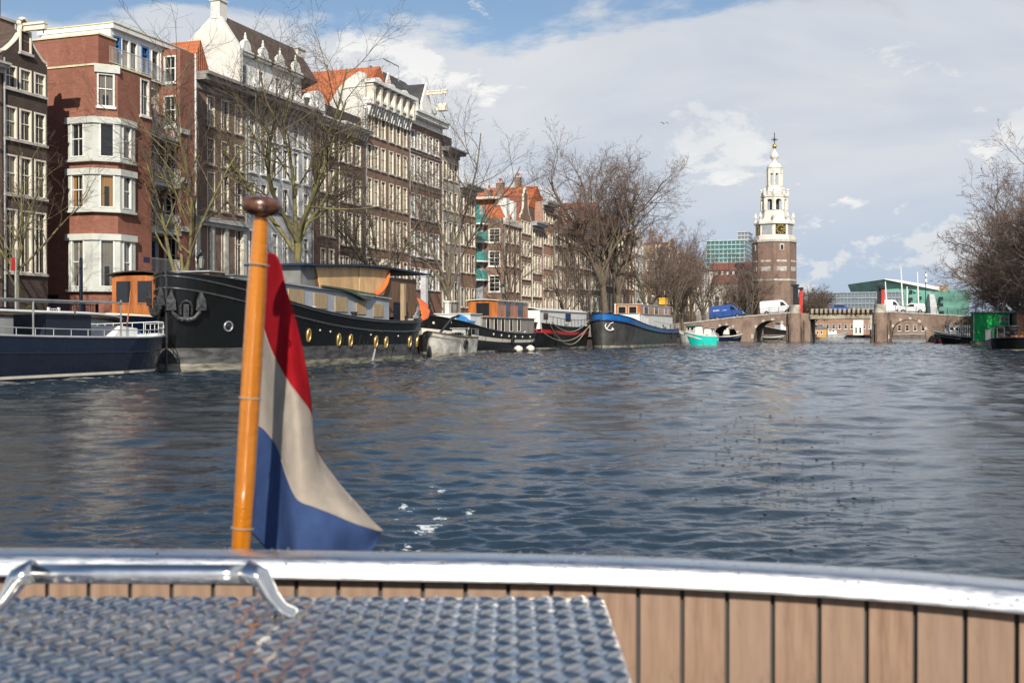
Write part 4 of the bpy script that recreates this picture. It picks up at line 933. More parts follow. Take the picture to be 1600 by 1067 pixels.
# ================================================================== VEHICLES
TYRE = mat('tyre rubber', (.02, .02, .02), .8); RIM = mat('wheel rim', (.35, .35, .36), .4, .6); LAMPR = mat('tail lamp', (.4, .02, .02), .3); LAMPW = mat('head lamp', (.7, .7, .7), .1)
CARG = glassmat('car glass', (.02, .025, .03), share=0)
def vehicle(label, cat, name, prof, width, bodym, wheels, wr, wins, loc, rz, tilt=0., trim=True, marks=None):
    t = thing(name, label, cat, loc, rz); 
    if tilt: t.rotation_euler[1] = tilt
    L0, L1 = min(p[0] for p in prof), max(p[0] for p in prof); hw = width / 2
    # cross-sections lean in towards the roof
    b = MB(); n = len(prof); ztop = max(p[1] for p in prof)
    sec = []
    for y, k in ((-hw, 1.), (-hw * .99, 1.), (hw * .99, 1.), (hw, 1.)):
        for (x, z) in prof:
            tk = max(0, (z - .95) / (ztop - .95)) if ztop > 1 else 0
            sec.append((x, y * (1 - .10 * tk), z))
    b.v = sec
    for j in range(3): b.f += [(j * n + i, j * n + (i + 1) % n, (j + 1) * n + (i + 1) % n, (j + 1) * n + i) for i in range(n)]
    b.f += [tuple(range(n - 1, -1, -1)), tuple(range(3 * n, 4 * n))]; b.m = [0] * len(b.f)
    body = b.build('body', bodym, t, bevel=.06)
    def onside(x, z, s, off=.012):
        tk = max(0, (z - .95) / (ztop - .95)) if ztop > 1 else 0; return (x, s * (hw * (1 - .10 * tk) + off), z)
    for s in (-1, 1):
        for wn_ in wins:
            nme, pts, m_ = wn_; v = [onside(x, z, s) for x, z in pts] + [onside(x, z, s, -.02) for x, z in pts]; k = len(pts)
            MB().add(v, [tuple(range(k)), tuple(range(2 * k - 1, k - 1, -1))] + [(i, i + k, (i + 1) % k + k, (i + 1) % k) for i in range(k)]).build(nme, m_, t)
        for wx in wheels:
            w_ = MB().lathe([(wr * .6, -.12), (wr, -.1), (wr, .1), (wr * .6, .12)], 18).mesh('wheel', TYRE)
            o = obj('wheel', w_, t, (wx, s * (hw - .08), wr)); o.rotation_euler = (R(90), 0, 0)
            rm = obj('rim', MB().lathe([(wr * .2, -.14), (wr * .62, -.125), (wr * .62, .125), (wr * .2, .14)], 14).mesh('rim', RIM), o)
            ar = MB().prism([(wx + (wr + .07) * math.cos(R(a)), wr + (wr + .07) * math.sin(R(a))) for a in range(-10, 191, 20)], s * (hw - .25), s * (hw + .006)).build('wheel_arch', TYRE, t)
        for zz_, xx, m_, nm_ in ((.95, L0 - .01, LAMPR, 'tail_light'), (.75, L1 - .02, LAMPW, 'headlight')): MB().box(xx - .03, xx + .04, s * hw * .82 - .1, s * hw * .82 + .1, zz_, zz_ + (.35 if nm_ == 'tail_light' else .18)).build(nm_, m_, t)
        if marks:
            for (x0, x1, z0, z1) in marks: MB().box(x0, x1, min(s * (hw + .004), s * (hw + .014)), max(s * (hw + .004), s * (hw + .014)), z0, z1).build('white_lettering', WHITE, t)
    xs = sorted([p for p in prof if p[1] > ztop * .98], key=lambda p: -p[0])[0]
    MB().box(L0 - .06, L1 + .05, -hw * .96, hw * .96, .32, .55).build('bumper', TYRE if trim else bodym, t)
    return t
VANP = [(-2.8, .35), (-2.85, .9), (-2.8, 2.35), (-2.6, 2.5), (.9, 2.5), (1.25, 2.38), (1.95, 1.45), (2.7, 1.15), (2.85, .8), (2.85, .35)]
VW = [('side_window', [(.75, 1.45), (1.75, 1.45), (1.2, 2.1), (.75, 2.15)], CARG)]
def vanmarks(seed, x0, x1, z0, z1):
    r_ = random.Random(seed); out = []; x = x0
    while x < x1: w_ = r_.uniform(.08, .2); out.append((x, min(x1, x + w_), z0, z1 - r_.choice((0, 0, .06)))); x += w_ + .05
    return out
VBLUE = mat('blue van paint', (.035, .10, .36), .3, var=.05, coat=.5); VWHITE = mat('white van paint', (.76, .77, .79), .3, var=.04, coat=.5)
av = (AB(1107) + AB(1162)) / 2
vehicle('blue delivery van with faint white lettering on the bridge ramp', 'van', 'delivery_van', VANP, 2.0, VBLUE, (-1.75, 1.85), .34, VW, AT(av, 2.2, deckz(av) + .03), FR, -math.atan((deckz(av + 2) - deckz(av - 2)) / 4), marks=vanmarks(2, -2.3, -1.2, 1.6, 1.82) + vanmarks(5, -.6, .1, 1.55, 1.7))
av = (AB(1187) + AB(1234)) / 2 + .2
vehicle('plain white van behind the left bridge pier', 'van', 'delivery_van', VANP, 2.0, VWHITE, (-1.75, 1.85), .34, VW, AT(av, 2.2, deckz(av) + .03), FR, -math.atan((deckz(av + 2) - deckz(av - 2)) / 4))
av = AB(1388)
vehicle('white van half hidden behind the right bridge pier', 'van', 'delivery_van', [(x * .85, z * .9) for x, z in VANP], 1.9, VWHITE, (-1.5, 1.6), .32, [('side_window', [(x * .85, z * .9) for x, z in VW[0][1]], CARG)], AT(av, 5.2, deckz(av) + .03), FR)
CARP = [(-2.2, .35), (-2.25, .9), (-2.1, 1.6), (-1.9, 1.75), (.3, 1.75), (1.1, 1.15), (2.0, .95), (2.2, .7), (2.2, .35)]
CW = [('side_window', [(-.4, 1.15), (.95, 1.15), (.25, 1.6), (-.4, 1.6)], CARG)]
av = AB(1424)
vehicle('small white panel van facing left on the right bridge ramp', 'van', 'small_van', CARP, 1.75, VWHITE, (-1.35, 1.35), .32, CW, AT(av, 2.2, deckz(av) + .03), FR + math.pi, -.02)
CP2 = [(-2.1, .35), (-2.15, .9), (-1.6, 1.0), (-1.2, 1.42), (.4, 1.45), (1.1, 1.0), (2.0, .85), (2.1, .6), (2.1, .35)]
CW2 = [('side_window', [(-1.3, 1.02), (.9, 1.02), (.35, 1.36), (-1.1, 1.36)], CARG)]
vehicle('blue car on the middle span of the bridge behind the parapet', 'car', 'parked_car', CP2, 1.75, VBLUE, (-1.3, 1.3), .3, CW2, AT(AB(1312), 4.5, 5.05), FR)
for x, q, m_, lab in ((158, 42.2, GREYD, 'grey parked car behind the dark blue fence'), (728, 41.5, IRON, 'black parked car beside the bare tree and yellow bushes'), (852, 41.5, IRON, 'black car with a yellow kayak on its roof parked by the lamp post'), (760, 42, GREYD, 'grey parked car behind the blue tarp'), (898, 42, VWHITE, 'white parked car left of the great tree')):
    s_ = SQ(x, q); t = vehicle(lab, 'car', 'parked_car', CP2, 1.75, m_, (-1.3, 1.3), .3, CW2, W(s_, q, STREET), A)
    if x == 852: k = thing('kayak', 'yellow kayak strapped on the roof of the black car', 'kayak', W(s_, q, STREET + 1.48), A); MB().lathe([(.02, -1.9), (.2, -1.2), (.3, 0), (.2, 1.2), (.02, 1.9)], 10).build('hull', mat('mustard plastic', (.55, .33, .05), .4), k).rotation_euler = (0, R(90), 0)

# ================================================================== BOATS
WOODO = mat('varnished orange wood', (.46, .15, .035), .3, var=.25, scale=2, coat=.6, stretch=(1, 1, .2))
WOODP = mat('pale timber', (.40, .29, .17), .7, var=.2, scale=3, stretch=(4, 4, .4)); PLY = mat('plywood board', (.74, .47, .23), .65, var=.16, scale=1.6, stretch=(1, 1, .5))
BLK = mat('glossy black hull paint', (.005, .006, .006), .2, var=.1, coat=.12, spec=.35, scale=.6, bump=.06, bscale=1.2); BLKM = mat('worn black hull paint', (.011, .012, .012), .45, spec=.3, var=.35, scale=.8, bump=.1, bscale=3)
BOOT = mat('weathered grey boot top', (.10, .10, .10), .7, var=.45, scale=1.3, stretch=(1, 1, 3)); SCUM = mat('pale waterline stain', (.30, .28, .22), .9, var=.5, scale=1.6, stretch=(.6, .6, 3))
NAVY = mat('navy hull paint', (.004, .009, .026), .3, var=.15, coat=.2); GHULL = mat('pale grey hull paint', (.42, .43, .44), .5, var=.15, scale=.7)
DGH = mat('dark grey hull paint', (.060, .060, .058), .55, var=.25, scale=.8); DECKG = mat('grey deck paint', (.20, .20, .19), .8)
BRASS = mat('porthole brass', (.66, .46, .18), .35, .55, var=.25); BRASSD = mat('brass deadlight', (.42, .30, .12), .4, .5, var=.3); ROPE = mat('pale rope', (.35, .31, .24), .9); STEEL = mat('galvanised steel', (.45, .46, .47), .35, .6)
class Hull:
    def __init__(h, L, B, zb, zm, zs, bowf=.3, bowp=2.3, sternf=.22, sternp=2.6, rake=.6, over=1.2, low=.35, bowe=.8):
        h.__dict__.update(L=L, B=B, zb=zb, zm=zm, zs=zs, bowf=bowf, bowp=bowp, sternf=sternf, sternp=sternp, rake=rake, over=over, low=low, bowe=bowe)
    def top(h, t):
        m = h.low
        return h.zm + (h.zb - h.zm) * ((t - m) / (1 - m)) ** 2.1 if t > m else h.zm + (h.zs - h.zm) * ((m - t) / m) ** 2.0
    def plan(h, t, f):
        p = 1.
        if t > 1 - h.bowf: u = (t - 1 + h.bowf) / h.bowf; p = max(0, 1 - u ** h.bowp) ** h.bowe
        if t < h.sternf: u = (h.sternf - t) / h.sternf; p = max(0, 1 - u ** h.sternp) ** .6
        return p
    def pt(h, t, f, side=1, off=0.):
        """f: 0 at the waterline, 1 at the sheer"""
        fc = max(-.2, min(1, f))
        x0 = -h.L / 2 + h.over * (1 - fc) ** 1.3; x1 = h.L / 2 - h.rake * (1 - fc)
        x = x0 + (x1 - x0) * t
        hwid = h.B / 2 * h.plan(t, fc) * (.90 + .10 * fc) + off
        if t > 1 - h.bowf: hwid *= (.9 + .1 * fc)
        return (x, side * hwid, h.top(t) * f if f >= 0 else f * 2)
    def ztof(h, t, z): return z / h.top(t)
    def build(h, parent, bands, deckm, bul=.35, n=44, cap=None, strakes=(), capr=.06):
        """bands: (upper f or ('z', z) , material) from the keel up"""
        ts = [.5 - .5 * math.cos(math.pi * i / n) * (.25 + .75) for i in range(n + 1)]; ts = [.55 * t + .45 * (i / n) for i, t in enumerate(ts)]; ts = sorted(set(ts) | {.995, .998, .9995, .005, .002})[:]; n = len(ts) - 1
        mats_ = []; rows = [lambda t: -.2]
        for e, m_ in bands: rows.append((lambda t, e=e: h.ztof(t, e[1])) if isinstance(e, tuple) else (lambda t, e=e: e)); mats_.append(m_)
        b = MB()
        for side in (1, -1):
            for j in range(len(rows) - 1):
                for i in range(n):
                    q_ = [h.pt(ts[i], rows[j](ts[i]), side), h.pt(ts[i + 1], rows[j](ts[i + 1]), side), h.pt(ts[i + 1], rows[j + 1](ts[i + 1]), side), h.pt(ts[i], rows[j + 1](ts[i]), side)]
                    b.add(q_, [(0, 1, 2, 3) if side < 0 else (3, 2, 1, 0)], j)
        hl = b.build('hull', mats_, parent, smooth=False)
        d = MB()
        for i in range(n):
            a0, a1 = h.pt(ts[i], 1, 1), h.pt(ts[i + 1], 1, 1); z0, z1 = a0[2] - bul, a1[2] - bul
            w0, w1 = max(0, a0[1] - .06), max(0, a1[1] - .06)
            d.add([(a0[0], -w0, z0), (a1[0], -w1, z1), (a1[0], w1, z1), (a0[0], w0, z0)], [(0, 1, 2, 3)])
            for sg in (1, -1): d.add([(a0[0], sg * w0, z0), (a1[0], sg * w1, z1), (a1[0], sg * w1, a1[2]), (a0[0], sg * w0, a0[2])], [(0, 1, 2, 3)])
        d.build('deck', deckm, parent)
        if cap is not None:
            for side in (1, -1): MB().tube([h.pt(t, 1, side) for t in ts], capr, 6).build('cap_rail', cap, parent, smooth=True)
        for f, rad, m_ in strakes:
            for side in (1, -1): MB().tube([h.pt(t, f(t) if callable(f) else f, side, .015) for t in ts], rad, 6).build('rubbing_strake', m_, parent, smooth=True)
        return hl
def hullnormal(h, t, f, side):
    p, p2, p3 = Vector(h.pt(t, f, side)), Vector(h.pt(t + .01, f, side)), Vector(h.pt(t, f + .05, side))
    n_ = (p2 - p).cross(p3 - p) * (-side); return p, n_.normalized() if n_.y * side > 0 else -n_.normalized()
def porthole(h, parent, t, z, r, side=1, ring=None):
    f = h.ztof(t, z); p, n_ = hullnormal(h, t, f, side); ring = ring or BRASS
    o = MB().lathe([(r * .72, .0), (r * .72, .05), (r * .8, .075), (r, .07), (r * 1.05, .03), (r * 1.05, -.02)], 20, caps=False).build('porthole', ring, parent, smooth=True)
    g_ = MB().lathe([(r * .74, .0), (r * .74, .02), (r * .4, .05), (.01, .06)], 20).build('pane', BRASSD if ring is BRASS else CARG, o)
    o.location = p; o.rotation_euler = n_.to_track_quat('Z', 'Y').to_euler()
    if ring is BRASS: o.scale = (.62, 1.12, 1)
    return o
def cabin(parent, x0, x1, hw, z0, z1, m, rm, wins=(), name='cabin', taper=.0, over=.12, frame=None, rz=.0, curve=0., glass=None, fwins=()):
    b = MB(); t = taper
    b.add([(x0 + t, -hw + t, z1), (x1 - t, -hw + t, z1), (x1 - t, hw - t, z1), (x0 + t, hw - t, z1), (x0, -hw, z0), (x1, -hw, z0), (x1, hw, z0), (x0, hw, z0)], [(0, 1, 2, 3), (4, 5, 1, 0), (5, 6, 2, 1), (6, 7, 3, 2), (7, 4, 0, 3)])
    o = b.build(name, m, parent)
    r_ = MB(); k = 6
    for i in range(k):
        y0_, y1_ = -hw - over + (2 * hw + 2 * over) * i / k, -hw - over + (2 * hw + 2 * over) * (i + 1) / k
        c0, c1 = curve * (1 - (y0_ / (hw + over)) ** 2), curve * (1 - (y1_ / (hw + over)) ** 2)
        r_.add([(x0 - over, y0_, z1 + c0), (x1 + over, y0_, z1 + c0), (x1 + over, y1_, z1 + c1), (x0 - over, y1_, z1 + c1), (x0 - over, y0_, z1 + c0 + .06), (x1 + over, y0_, z1 + c0 + .06), (x1 + over, y1_, z1 + c1 + .06), (x0 - over, y1_, z1 + c1 + .06)],
               [(4, 5, 6, 7), (3, 2, 1, 0), (0, 1, 5, 4), (1, 2, 6, 5), (2, 3, 7, 6), (3, 0, 4, 7)])
    r_.build('roof', rm, o)
    fr = frame or m
    for (cx, cz, w_, h_) in wins:
        for s in (1, -1):
            y = s * (hw - taper * (cz - z0) / (z1 - z0))
            f_ = MB(); a_, b_ = sorted((y - s * .02, y + s * .035))
            f_.box(cx - w_ / 2 - .06, cx - w_ / 2, a_, b_, cz - h_ / 2 - .06, cz + h_ / 2 + .06).box(cx + w_ / 2, cx + w_ / 2 + .06, a_, b_, cz - h_ / 2 - .06, cz + h_ / 2 + .06)
            f_.box(cx - w_ / 2, cx + w_ / 2, a_, b_, cz - h_ / 2 - .06, cz - h_ / 2).box(cx - w_ / 2, cx + w_ / 2, a_, b_, cz + h_ / 2, cz + h_ / 2 + .06)
            wo_ = f_.build('window', fr, parent); a_, b_ = sorted((y - s * .01, y + s * .012)); MB().box(cx - w_ / 2, cx + w_ / 2, a_, b_, cz - h_ / 2, cz + h_ / 2).build('pane', glass or GLASSD, wo_)
    for (cy, cz, w_, h_) in fwins:
        f_ = MB(); a_, b_ = x1 - .02, x1 + .035
        f_.box(a_, b_, cy - w_ / 2 - .06, cy - w_ / 2, cz - h_ / 2 - .06, cz + h_ / 2 + .06).box(a_, b_, cy + w_ / 2, cy + w_ / 2 + .06, cz - h_ / 2 - .06, cz + h_ / 2 + .06)
        f_.box(a_, b_, cy - w_ / 2, cy + w_ / 2, cz - h_ / 2 - .06, cz - h_ / 2).box(a_, b_, cy - w_ / 2, cy + w_ / 2, cz + h_ / 2, cz + h_ / 2 + .06)
        wo_ = f_.build('window', fr, parent); MB().box(x1 - .01, x1 + .012, cy - w_ / 2, cy + w_ / 2, cz - h_ / 2, cz + h_ / 2).build('pane', glass or GLASSD, wo_)
    return o
def railing(parent, pts, hgt, m, rad=.022, name='railing', n=None):
    b = MB(); top_ = [(x, y, z + hgt) for x, y, z in pts]; b.tube(top_, rad, 5)
    for i in range(0, len(pts), max(1, len(pts) // (n or len(pts)))): b.tube([pts[i], top_[i]], rad * .8, 4)
    return b.build(name, m, parent)
HB = A + math.pi     # bow towards the camera
def boat(name, label, cat, s, q, rz=HB, group=None): return thing(name, label, cat, W(s, q, 0), rz, group)

# ---- B3 the big black barge
bt = boat('canal_barge', 'large black steel barge under conversion with brass portholes and plywood wheelhouse', 'barge', 42.4 + 12.2, 30.9)
h = Hull(24.4, 5.0, 4.25, 2.35, 2.65, bowf=.24, bowp=2.2, bowe=.55, sternf=.16, sternp=2.4, rake=.0, over=.9, low=.22)
_ot = h.top
def btop(t):       # raised forecastle with a sloping break
    z = _ot(min(t, .845)) ; fz = _ot(t)
    if t < .80: return _ot(t) * 1.0
    if t < .86: return _ot(.80) + (3.95 - _ot(.80)) * (t - .80) / .06
    return 3.95 + (4.3 - 3.95) * (t - .86) / .14
h.top = btop
h.build(bt, [(('z', .32), SCUM), (('z', 1.0), BOOT), (1, BLK)], DECKG, bul=.5, n=64, cap=mat('black steel rail', (.02, .022, .025), .25), capr=.05,
        strakes=[(lambda t: (_ot(t) - .10) / h.top(t), .055, mat('worn strake steel', (.06, .062, .066), .3, .3)), (lambda t: (_ot(t) - .62) / h.top(t), .06, MATS['worn strake steel'])])
MB().tube([h.pt(1, -.1), h.pt(1, .5), h.pt(1, 1)], .05, 6).build('stem_bar', MATS['worn strake steel'], bt)
def t_at(h, q_side, x, off=0):   # hull parameter of the station seen at pixel x on the canal side
    best = None
    for i in range(400):
        t = i / 400; p = W(h._s, h._q, 0) + Matrix.Rotation(HB, 3, 'Z') @ Vector(h.pt(t, .5, 1)); px_ = 800 + F * p.x / p.y
        if best is None or abs(px_ - x) < best[0]: best = (abs(px_ - x), t, p.y)
    return best[1], best[2]
h._s, h._q = 42.4 + 12.2, 30.9
t_, d_ = t_at(h, 0, 357); porthole(h, bt, t_, EYE + (HOR - 510) * d_ / F, .24, ring=STEEL)
for x, y in ((481, 524), (529, 531), (547, 532), (587, 534), (603, 535), (640, 534), (652, 534)):
    t_, d_ = t_at(h, 0, x); porthole(h, bt, t_, EYE + (HOR - y) * d_ / F, .30)
for x, y in ((498, 516), (514, 518), (577, 523), (620, 525)):
    t_, d_ = t_at(h, 0, x); p, n_ = hullnormal(h, t_, h.ztof(t_, EYE + (HOR - y) * d_ / F), 1)
    o = MB().lathe([(.05, 0), (.05, .03), (.02, .05)], 8).build('drain_outlet', WHITE, bt); o.location = p; o.rotation_euler = n_.to_track_quat('Z', 'Y').to_euler()
MB().box(-.1, .1, 0, .03, .25, 1.25).build('rust_streak', SCUM, bt, loc=(h.pt(.3, .4)[0], h.pt(.3, .25, 1)[1] - .0, 0)) if False else None
# anchors, one each side of the bow
def anchor(t, z, side, sc):
    p, n_ = hullnormal(h, t, h.ztof(t, z), side); a = MB()
    a.tube([(-.72, .45, .22), (-.62, .0, .25), (-.38, -.28, .25), (0, -.36, .25), (.38, -.28, .25), (.62, 0, .25), (.72, .45, .22)], [.05, .1, .13, .15, .13, .1, .05], 8)
    for s in (-1, 1): a.add([(s * .98, .12, .16), (s * .46, .12, .22), (s * .50, .6, .26), (s * .70, 1.15, .26), (s * .95, .6, .2), (s * .98, .12, .30), (s * .46, .12, .36), (s * .50, .6, .36), (s * .70, 1.15, .32), (s * .95, .6, .32)], [(4, 3, 2, 1, 0), (5, 6, 7, 8, 9), (0, 1, 6, 5), (1, 2, 7, 6), (2, 3, 8, 7), (3, 4, 9, 8), (4, 0, 5, 9)])
    a.box(-.13, .13, -.35, .42, .1, .3); a.tube([(-.26, -.1, .2), (-.28, .25, .2), (-.2, .5, .2), (0, .6, .2), (.2, .5, .2), (.28, .25, .2), (.26, -.1, .2)], .07, 7)
    o = a.build('anchor', mat('black tarred anchor', (.09, .09, .095), .25, .5, var=.5, scale=6), bt)
    zax = n_; yax = (Vector((0, 0, 1)) - zax * zax.z).normalized(); xax = yax.cross(zax)
    o.matrix_basis = Matrix.Translation(p) @ Matrix((xax, yax, zax)).transposed().to_4x4() @ Matrix.Scale(sc, 4)
t_, d_ = t_at(h, 0, 292); anchor(t_, 2.55, 1, .88); anchor(t_ + .01, 2.75, -1, .85)
# deckhouse
GRYC = mat('grey primed steel', (.37, .40, .44), .6, var=.12, scale=.8)
SHUT = mat('raw wooden shutter', (.42, .31, .18), .8, var=.2, scale=3, stretch=(5, 5, .4))
def bx(x, q_): return (42.4 + 12.2) - SQ(x, q_)      # local x of pixel column x in the plane q
qs = 30.9 - 1.7; xa, xb = bx(608, qs), bx(405, qs)
zt0 = EYE + (HOR - 468) * DEP(54.6 - xa, qs) / F; zt1 = EYE + (HOR - 438) * DEP(54.6 - xb, qs) / F
b = MB(); b.add([(x, y, z) for x, zt_ in ((xa, zt0), (xb, zt1)) for y in (-1.7, 1.7) for z in (1.8, zt_)], [(0, 1, 3, 2), (4, 6, 7, 5), (0, 4, 5, 1), (2, 3, 7, 6), (1, 5, 7, 3)]); dk = b.build('deckhouse', GRYC, bt)
b = MB(); b.add([(x, y, z) for x, zt_ in ((xa - .1, zt0), (xb + .1, zt1)) for y in (-1.82, 1.82) for z in (zt_ + .005, zt_ + .09)], [(0, 1, 3, 2), (4, 6, 7, 5), (0, 4, 5, 1), (2, 3, 7, 6), (1, 5, 7, 3), (0, 2, 6, 4)]); b.build('roof', LEADG, dk)
for x0, x1, y0_, y1_ in ((450, 474, 452, 477), (490, 510, 459, 482), (523, 542, 464, 487), (556, 571, 470, 491), (583, 598, 475, 495)):
    xm0, xm1 = bx(x1, qs), bx(x0, qs); D2 = DEP(54.6 - (xm0 + xm1) / 2, qs); MB().box(xm0, xm1, 1.69, 1.75, EYE + (HOR - y1_) * D2 / F, EYE + (HOR - y0_) * D2 / F).build('wooden_shutter', SHUT, dk)
# fore cabin
x0_, x1_ = bx(405, 29.6), bx(364, 29.6); D2 = DEP(54.6 - x1_, 30)
cabin(bt, x0_ + 0, x1_, 1.3, 2.5, EYE + (HOR - 431) * D2 / F, WHITE, GREYD, name='fore_cabin', fwins=[(.2, 3.5, .35, .35)])
cabin(bt, x1_ + .05, x1_ + 1.3, .9, 2.8, EYE + (HOR - 427) * D2 / F, mat('bare brown planks', (.20, .12, .07), .7, var=.3), LEADG, name='companionway')
# wheelhouse
qw = 30.9 - 1.35; xa, xb = bx(652, qw + .1), bx(478, qw); D2 = DEP(54.6 - (xa + xb) / 2, qw); zr0 = EYE + (HOR - 417) * D2 / F
wb_ = MB(); wb_.box(xa + .4, xb - .9, -1.35, 1.35, 2.6, 4.96); wh = wb_.build('wheelhouse', mat('brown wheelhouse panel', (.18, .105, .06), .6, var=.25, scale=2, stretch=(3, 3, .3)), bt)
roof_ = MB(); k = 10
def rfz(xl): u = (xl - xa + .6) / (xb - xa + 1.5); return 5.27 + .15 * math.sin(math.pi * min(1, u * 1.15)) - .42 * max(0, u - .45) ** 1.3
for i in range(k):
    u0, u1 = i / k, (i + 1) / k; X0, X1 = xa - .6 + (xb + .9 - xa + .6) * u0, xa - .6 + (xb + .9 - xa + .6) * u1
    zc0, zc1 = [rfz(X0), rfz(X1)]
    roof_.add([(X0, -1.75, zc0), (X1, -1.75, zc1), (X1, 1.75, zc1), (X0, 1.75, zc0), (X0, -1.75, zc0 + .1), (X1, -1.75, zc1 + .1), (X1, 1.75, zc1 + .1), (X0, 1.75, zc0 + .1)], [(4, 5, 6, 7), (3, 2, 1, 0), (0, 1, 5, 4), (2, 3, 7, 6)] + ([(0, 4, 7, 3)] if i == 0 else []) + ([(1, 2, 6, 5)] if i == k - 1 else []))
roof_.build('wheelhouse_roof', mat('dark blue roof edge', (.012, .03, .085), .5), bt)
def panel(x0, x1, yt, yb, m_, nm, cut=0., cut2=0.):
    a_, c_ = bx(x1, qw), bx(x0, qw); D3 = DEP(54.6 - (a_ + c_) / 2, qw); zt_, zb_ = EYE + (HOR - yt) * D3 / F, EYE + (HOR - yb) * D3 / F
    return MB().prism([(a_ + cut, zb_), (a_ + cut * .35, zb_ + (zt_ - zb_) * .45), (a_, rfz(a_) - .01), (c_, rfz(c_) - .01), (c_ - cut2, zb_)], 1.36, 1.42).build(nm, m_, wh)
panel(492, 558.5, 417.5, 453, PLY, 'plywood_board', 0, .5); panel(560, 608, 416, 461, PLY, 'plywood_board', .9, 0)
a_, c_ = bx(492, qw), bx(470, qw); MB().prism([(a_ - .3, 3.6), (c_, 3.6), (c_, rfz(c_) - .01), (a_ - .3, rfz(a_ - .3) - .01)], -1.3, 1.34).build('grey_panel', mat('grey weathered panel', (.20, .20, .19), .7), wh)
MB().box(bx(632, 28.6) - .14, bx(632, 28.6) + .14, 2.1, 2.35, 2.2, 4.55).build('timber_post', WOODP, bt)
MB().box(bx(618, qw) - 1.6, bx(618, qw) + .3, 1.36, 1.40, 2.3, 3.5).build('navy_door', NAVY, wh)
for x in (554, 631): 
    tt, dd = t_at(h, 0, x); p = h.pt(tt, 1); MB().lathe([(.14, 0), (.14, .5), (.19, .52), (.19, .6)], 10, (p[0], p[1] - .25, p[2] - .3)).build('bollard', IRON, bt)
# tarpaulins lying on it
TARPG = mat('dark green tarpaulin', (.035, .055, .03), .7, var=.3, scale=3); TARPO = mat('orange tarpaulin', (.80, .16, .03), .6, var=.12, scale=3); TARPB = mat('bright blue tarpaulin', (.015, .25, .65), .5, var=.2, scale=3)
def cloth_thing(name, label, cat, m, base, outline, depth, seed, parent_rz=HB, rough=.1):
    """a crumpled sheet: grid between top and bottom edge lines"""
    t = thing(name, label, cat, base, parent_rz); r_ = random.Random(seed); b = MB(); n_ = len(outline); k = 6
    for i, (a, c) in enumerate(outline):
        for j in range(k + 1):
            u = j / k; p = Vector(a).lerp(Vector(c), u); p += Vector((r_.uniform(-1, 1) * rough * .5, depth * math.sin(math.pi * u) + r_.uniform(-1, 1) * rough, r_.uniform(-1, 1) * rough * .6)); b.v.append(tuple(p))
    for i in range(n_ - 1):
        for j in range(k): b.f.append((i * (k + 1) + j, (i + 1) * (k + 1) + j, (i + 1) * (k + 1) + j + 1, i * (k + 1) + j + 1)); b.m.append(0)
    o = b.build('sheet', m, t, smooth=True); s_ = o.modifiers.new('thickness', 'SOLIDIFY'); s_.thickness = .02; ss = o.modifiers.new('smooth', 'SUBSURF'); ss.levels = 1; ss.render_levels = 1
    return t
bw = W(54.6, 30.9, 0)
def bl(x, y, q_): xx = bx(x, q_); return (xx, 30.9 - q_, EYE + (HOR - y) * DEP(54.6 - xx, q_) / F)
cloth_thing('green_tarpaulin', 'dark green tarpaulin spilling over the grey deckhouse roof of the black barge', 'tarpaulin', TARPG, bw, [(bl(500, 445, 29.8), bl(497, 447, 29.0)), (bl(530, 448, 29.8), bl(528, 452, 29)), (bl(550, 452, 29.8), bl(550, 457, 28.95)), (bl(565, 453, 29.8), bl(566, 468, 28.9)), (bl(578, 455, 29.8), bl(577, 470, 28.9)), (bl(587, 457, 29.8), bl(586, 463, 28.95))], .1, 2, rough=.05)
cloth_thing('orange_cover', 'orange cover hanging curved along the plywood wheelhouse edge', 'tarpaulin', TARPO, bw, [(bl(607, 421, 29.45), bl(609, 424, 29.3)), (bl(604, 435, 29.42), bl(609, 437, 29.3)), (bl(598, 447, 29.42), bl(604, 449, 29.2)), (bl(588, 456, 29.42), bl(596, 459, 29.2)), (bl(585, 459, 29.4), bl(590, 461, 29.2))], .05, 5, rough=.03)
cloth_thing('orange_tarpaulin', 'bright orange tarpaulin draped over the stern rail of the black barge', 'tarpaulin', TARPO, bw, [(bl(650, 464, 30), bl(657, 500, 29)), (bl(655, 466, 30), bl(660, 500, 28.8)), (bl(661, 470, 30), bl(664, 502, 28.7)), (bl(667, 474, 30), bl(669, 500, 28.8))], .15, 7, rough=.12)
cloth_thing('grey_tarpaulin', 'crumpled grey plastic sheet beside the orange tarpaulin', 'tarpaulin', mat('grey plastic', (.30, .31, .32), .4, var=.3, scale=4), bw, [(bl(646, 476, 30.2), bl(643, 497, 29.4)), (bl(650, 472, 30.2), bl(650, 499, 29.2)), (bl(655, 474, 30.4), bl(656, 498, 29.4))], .15, 8, rough=.12)

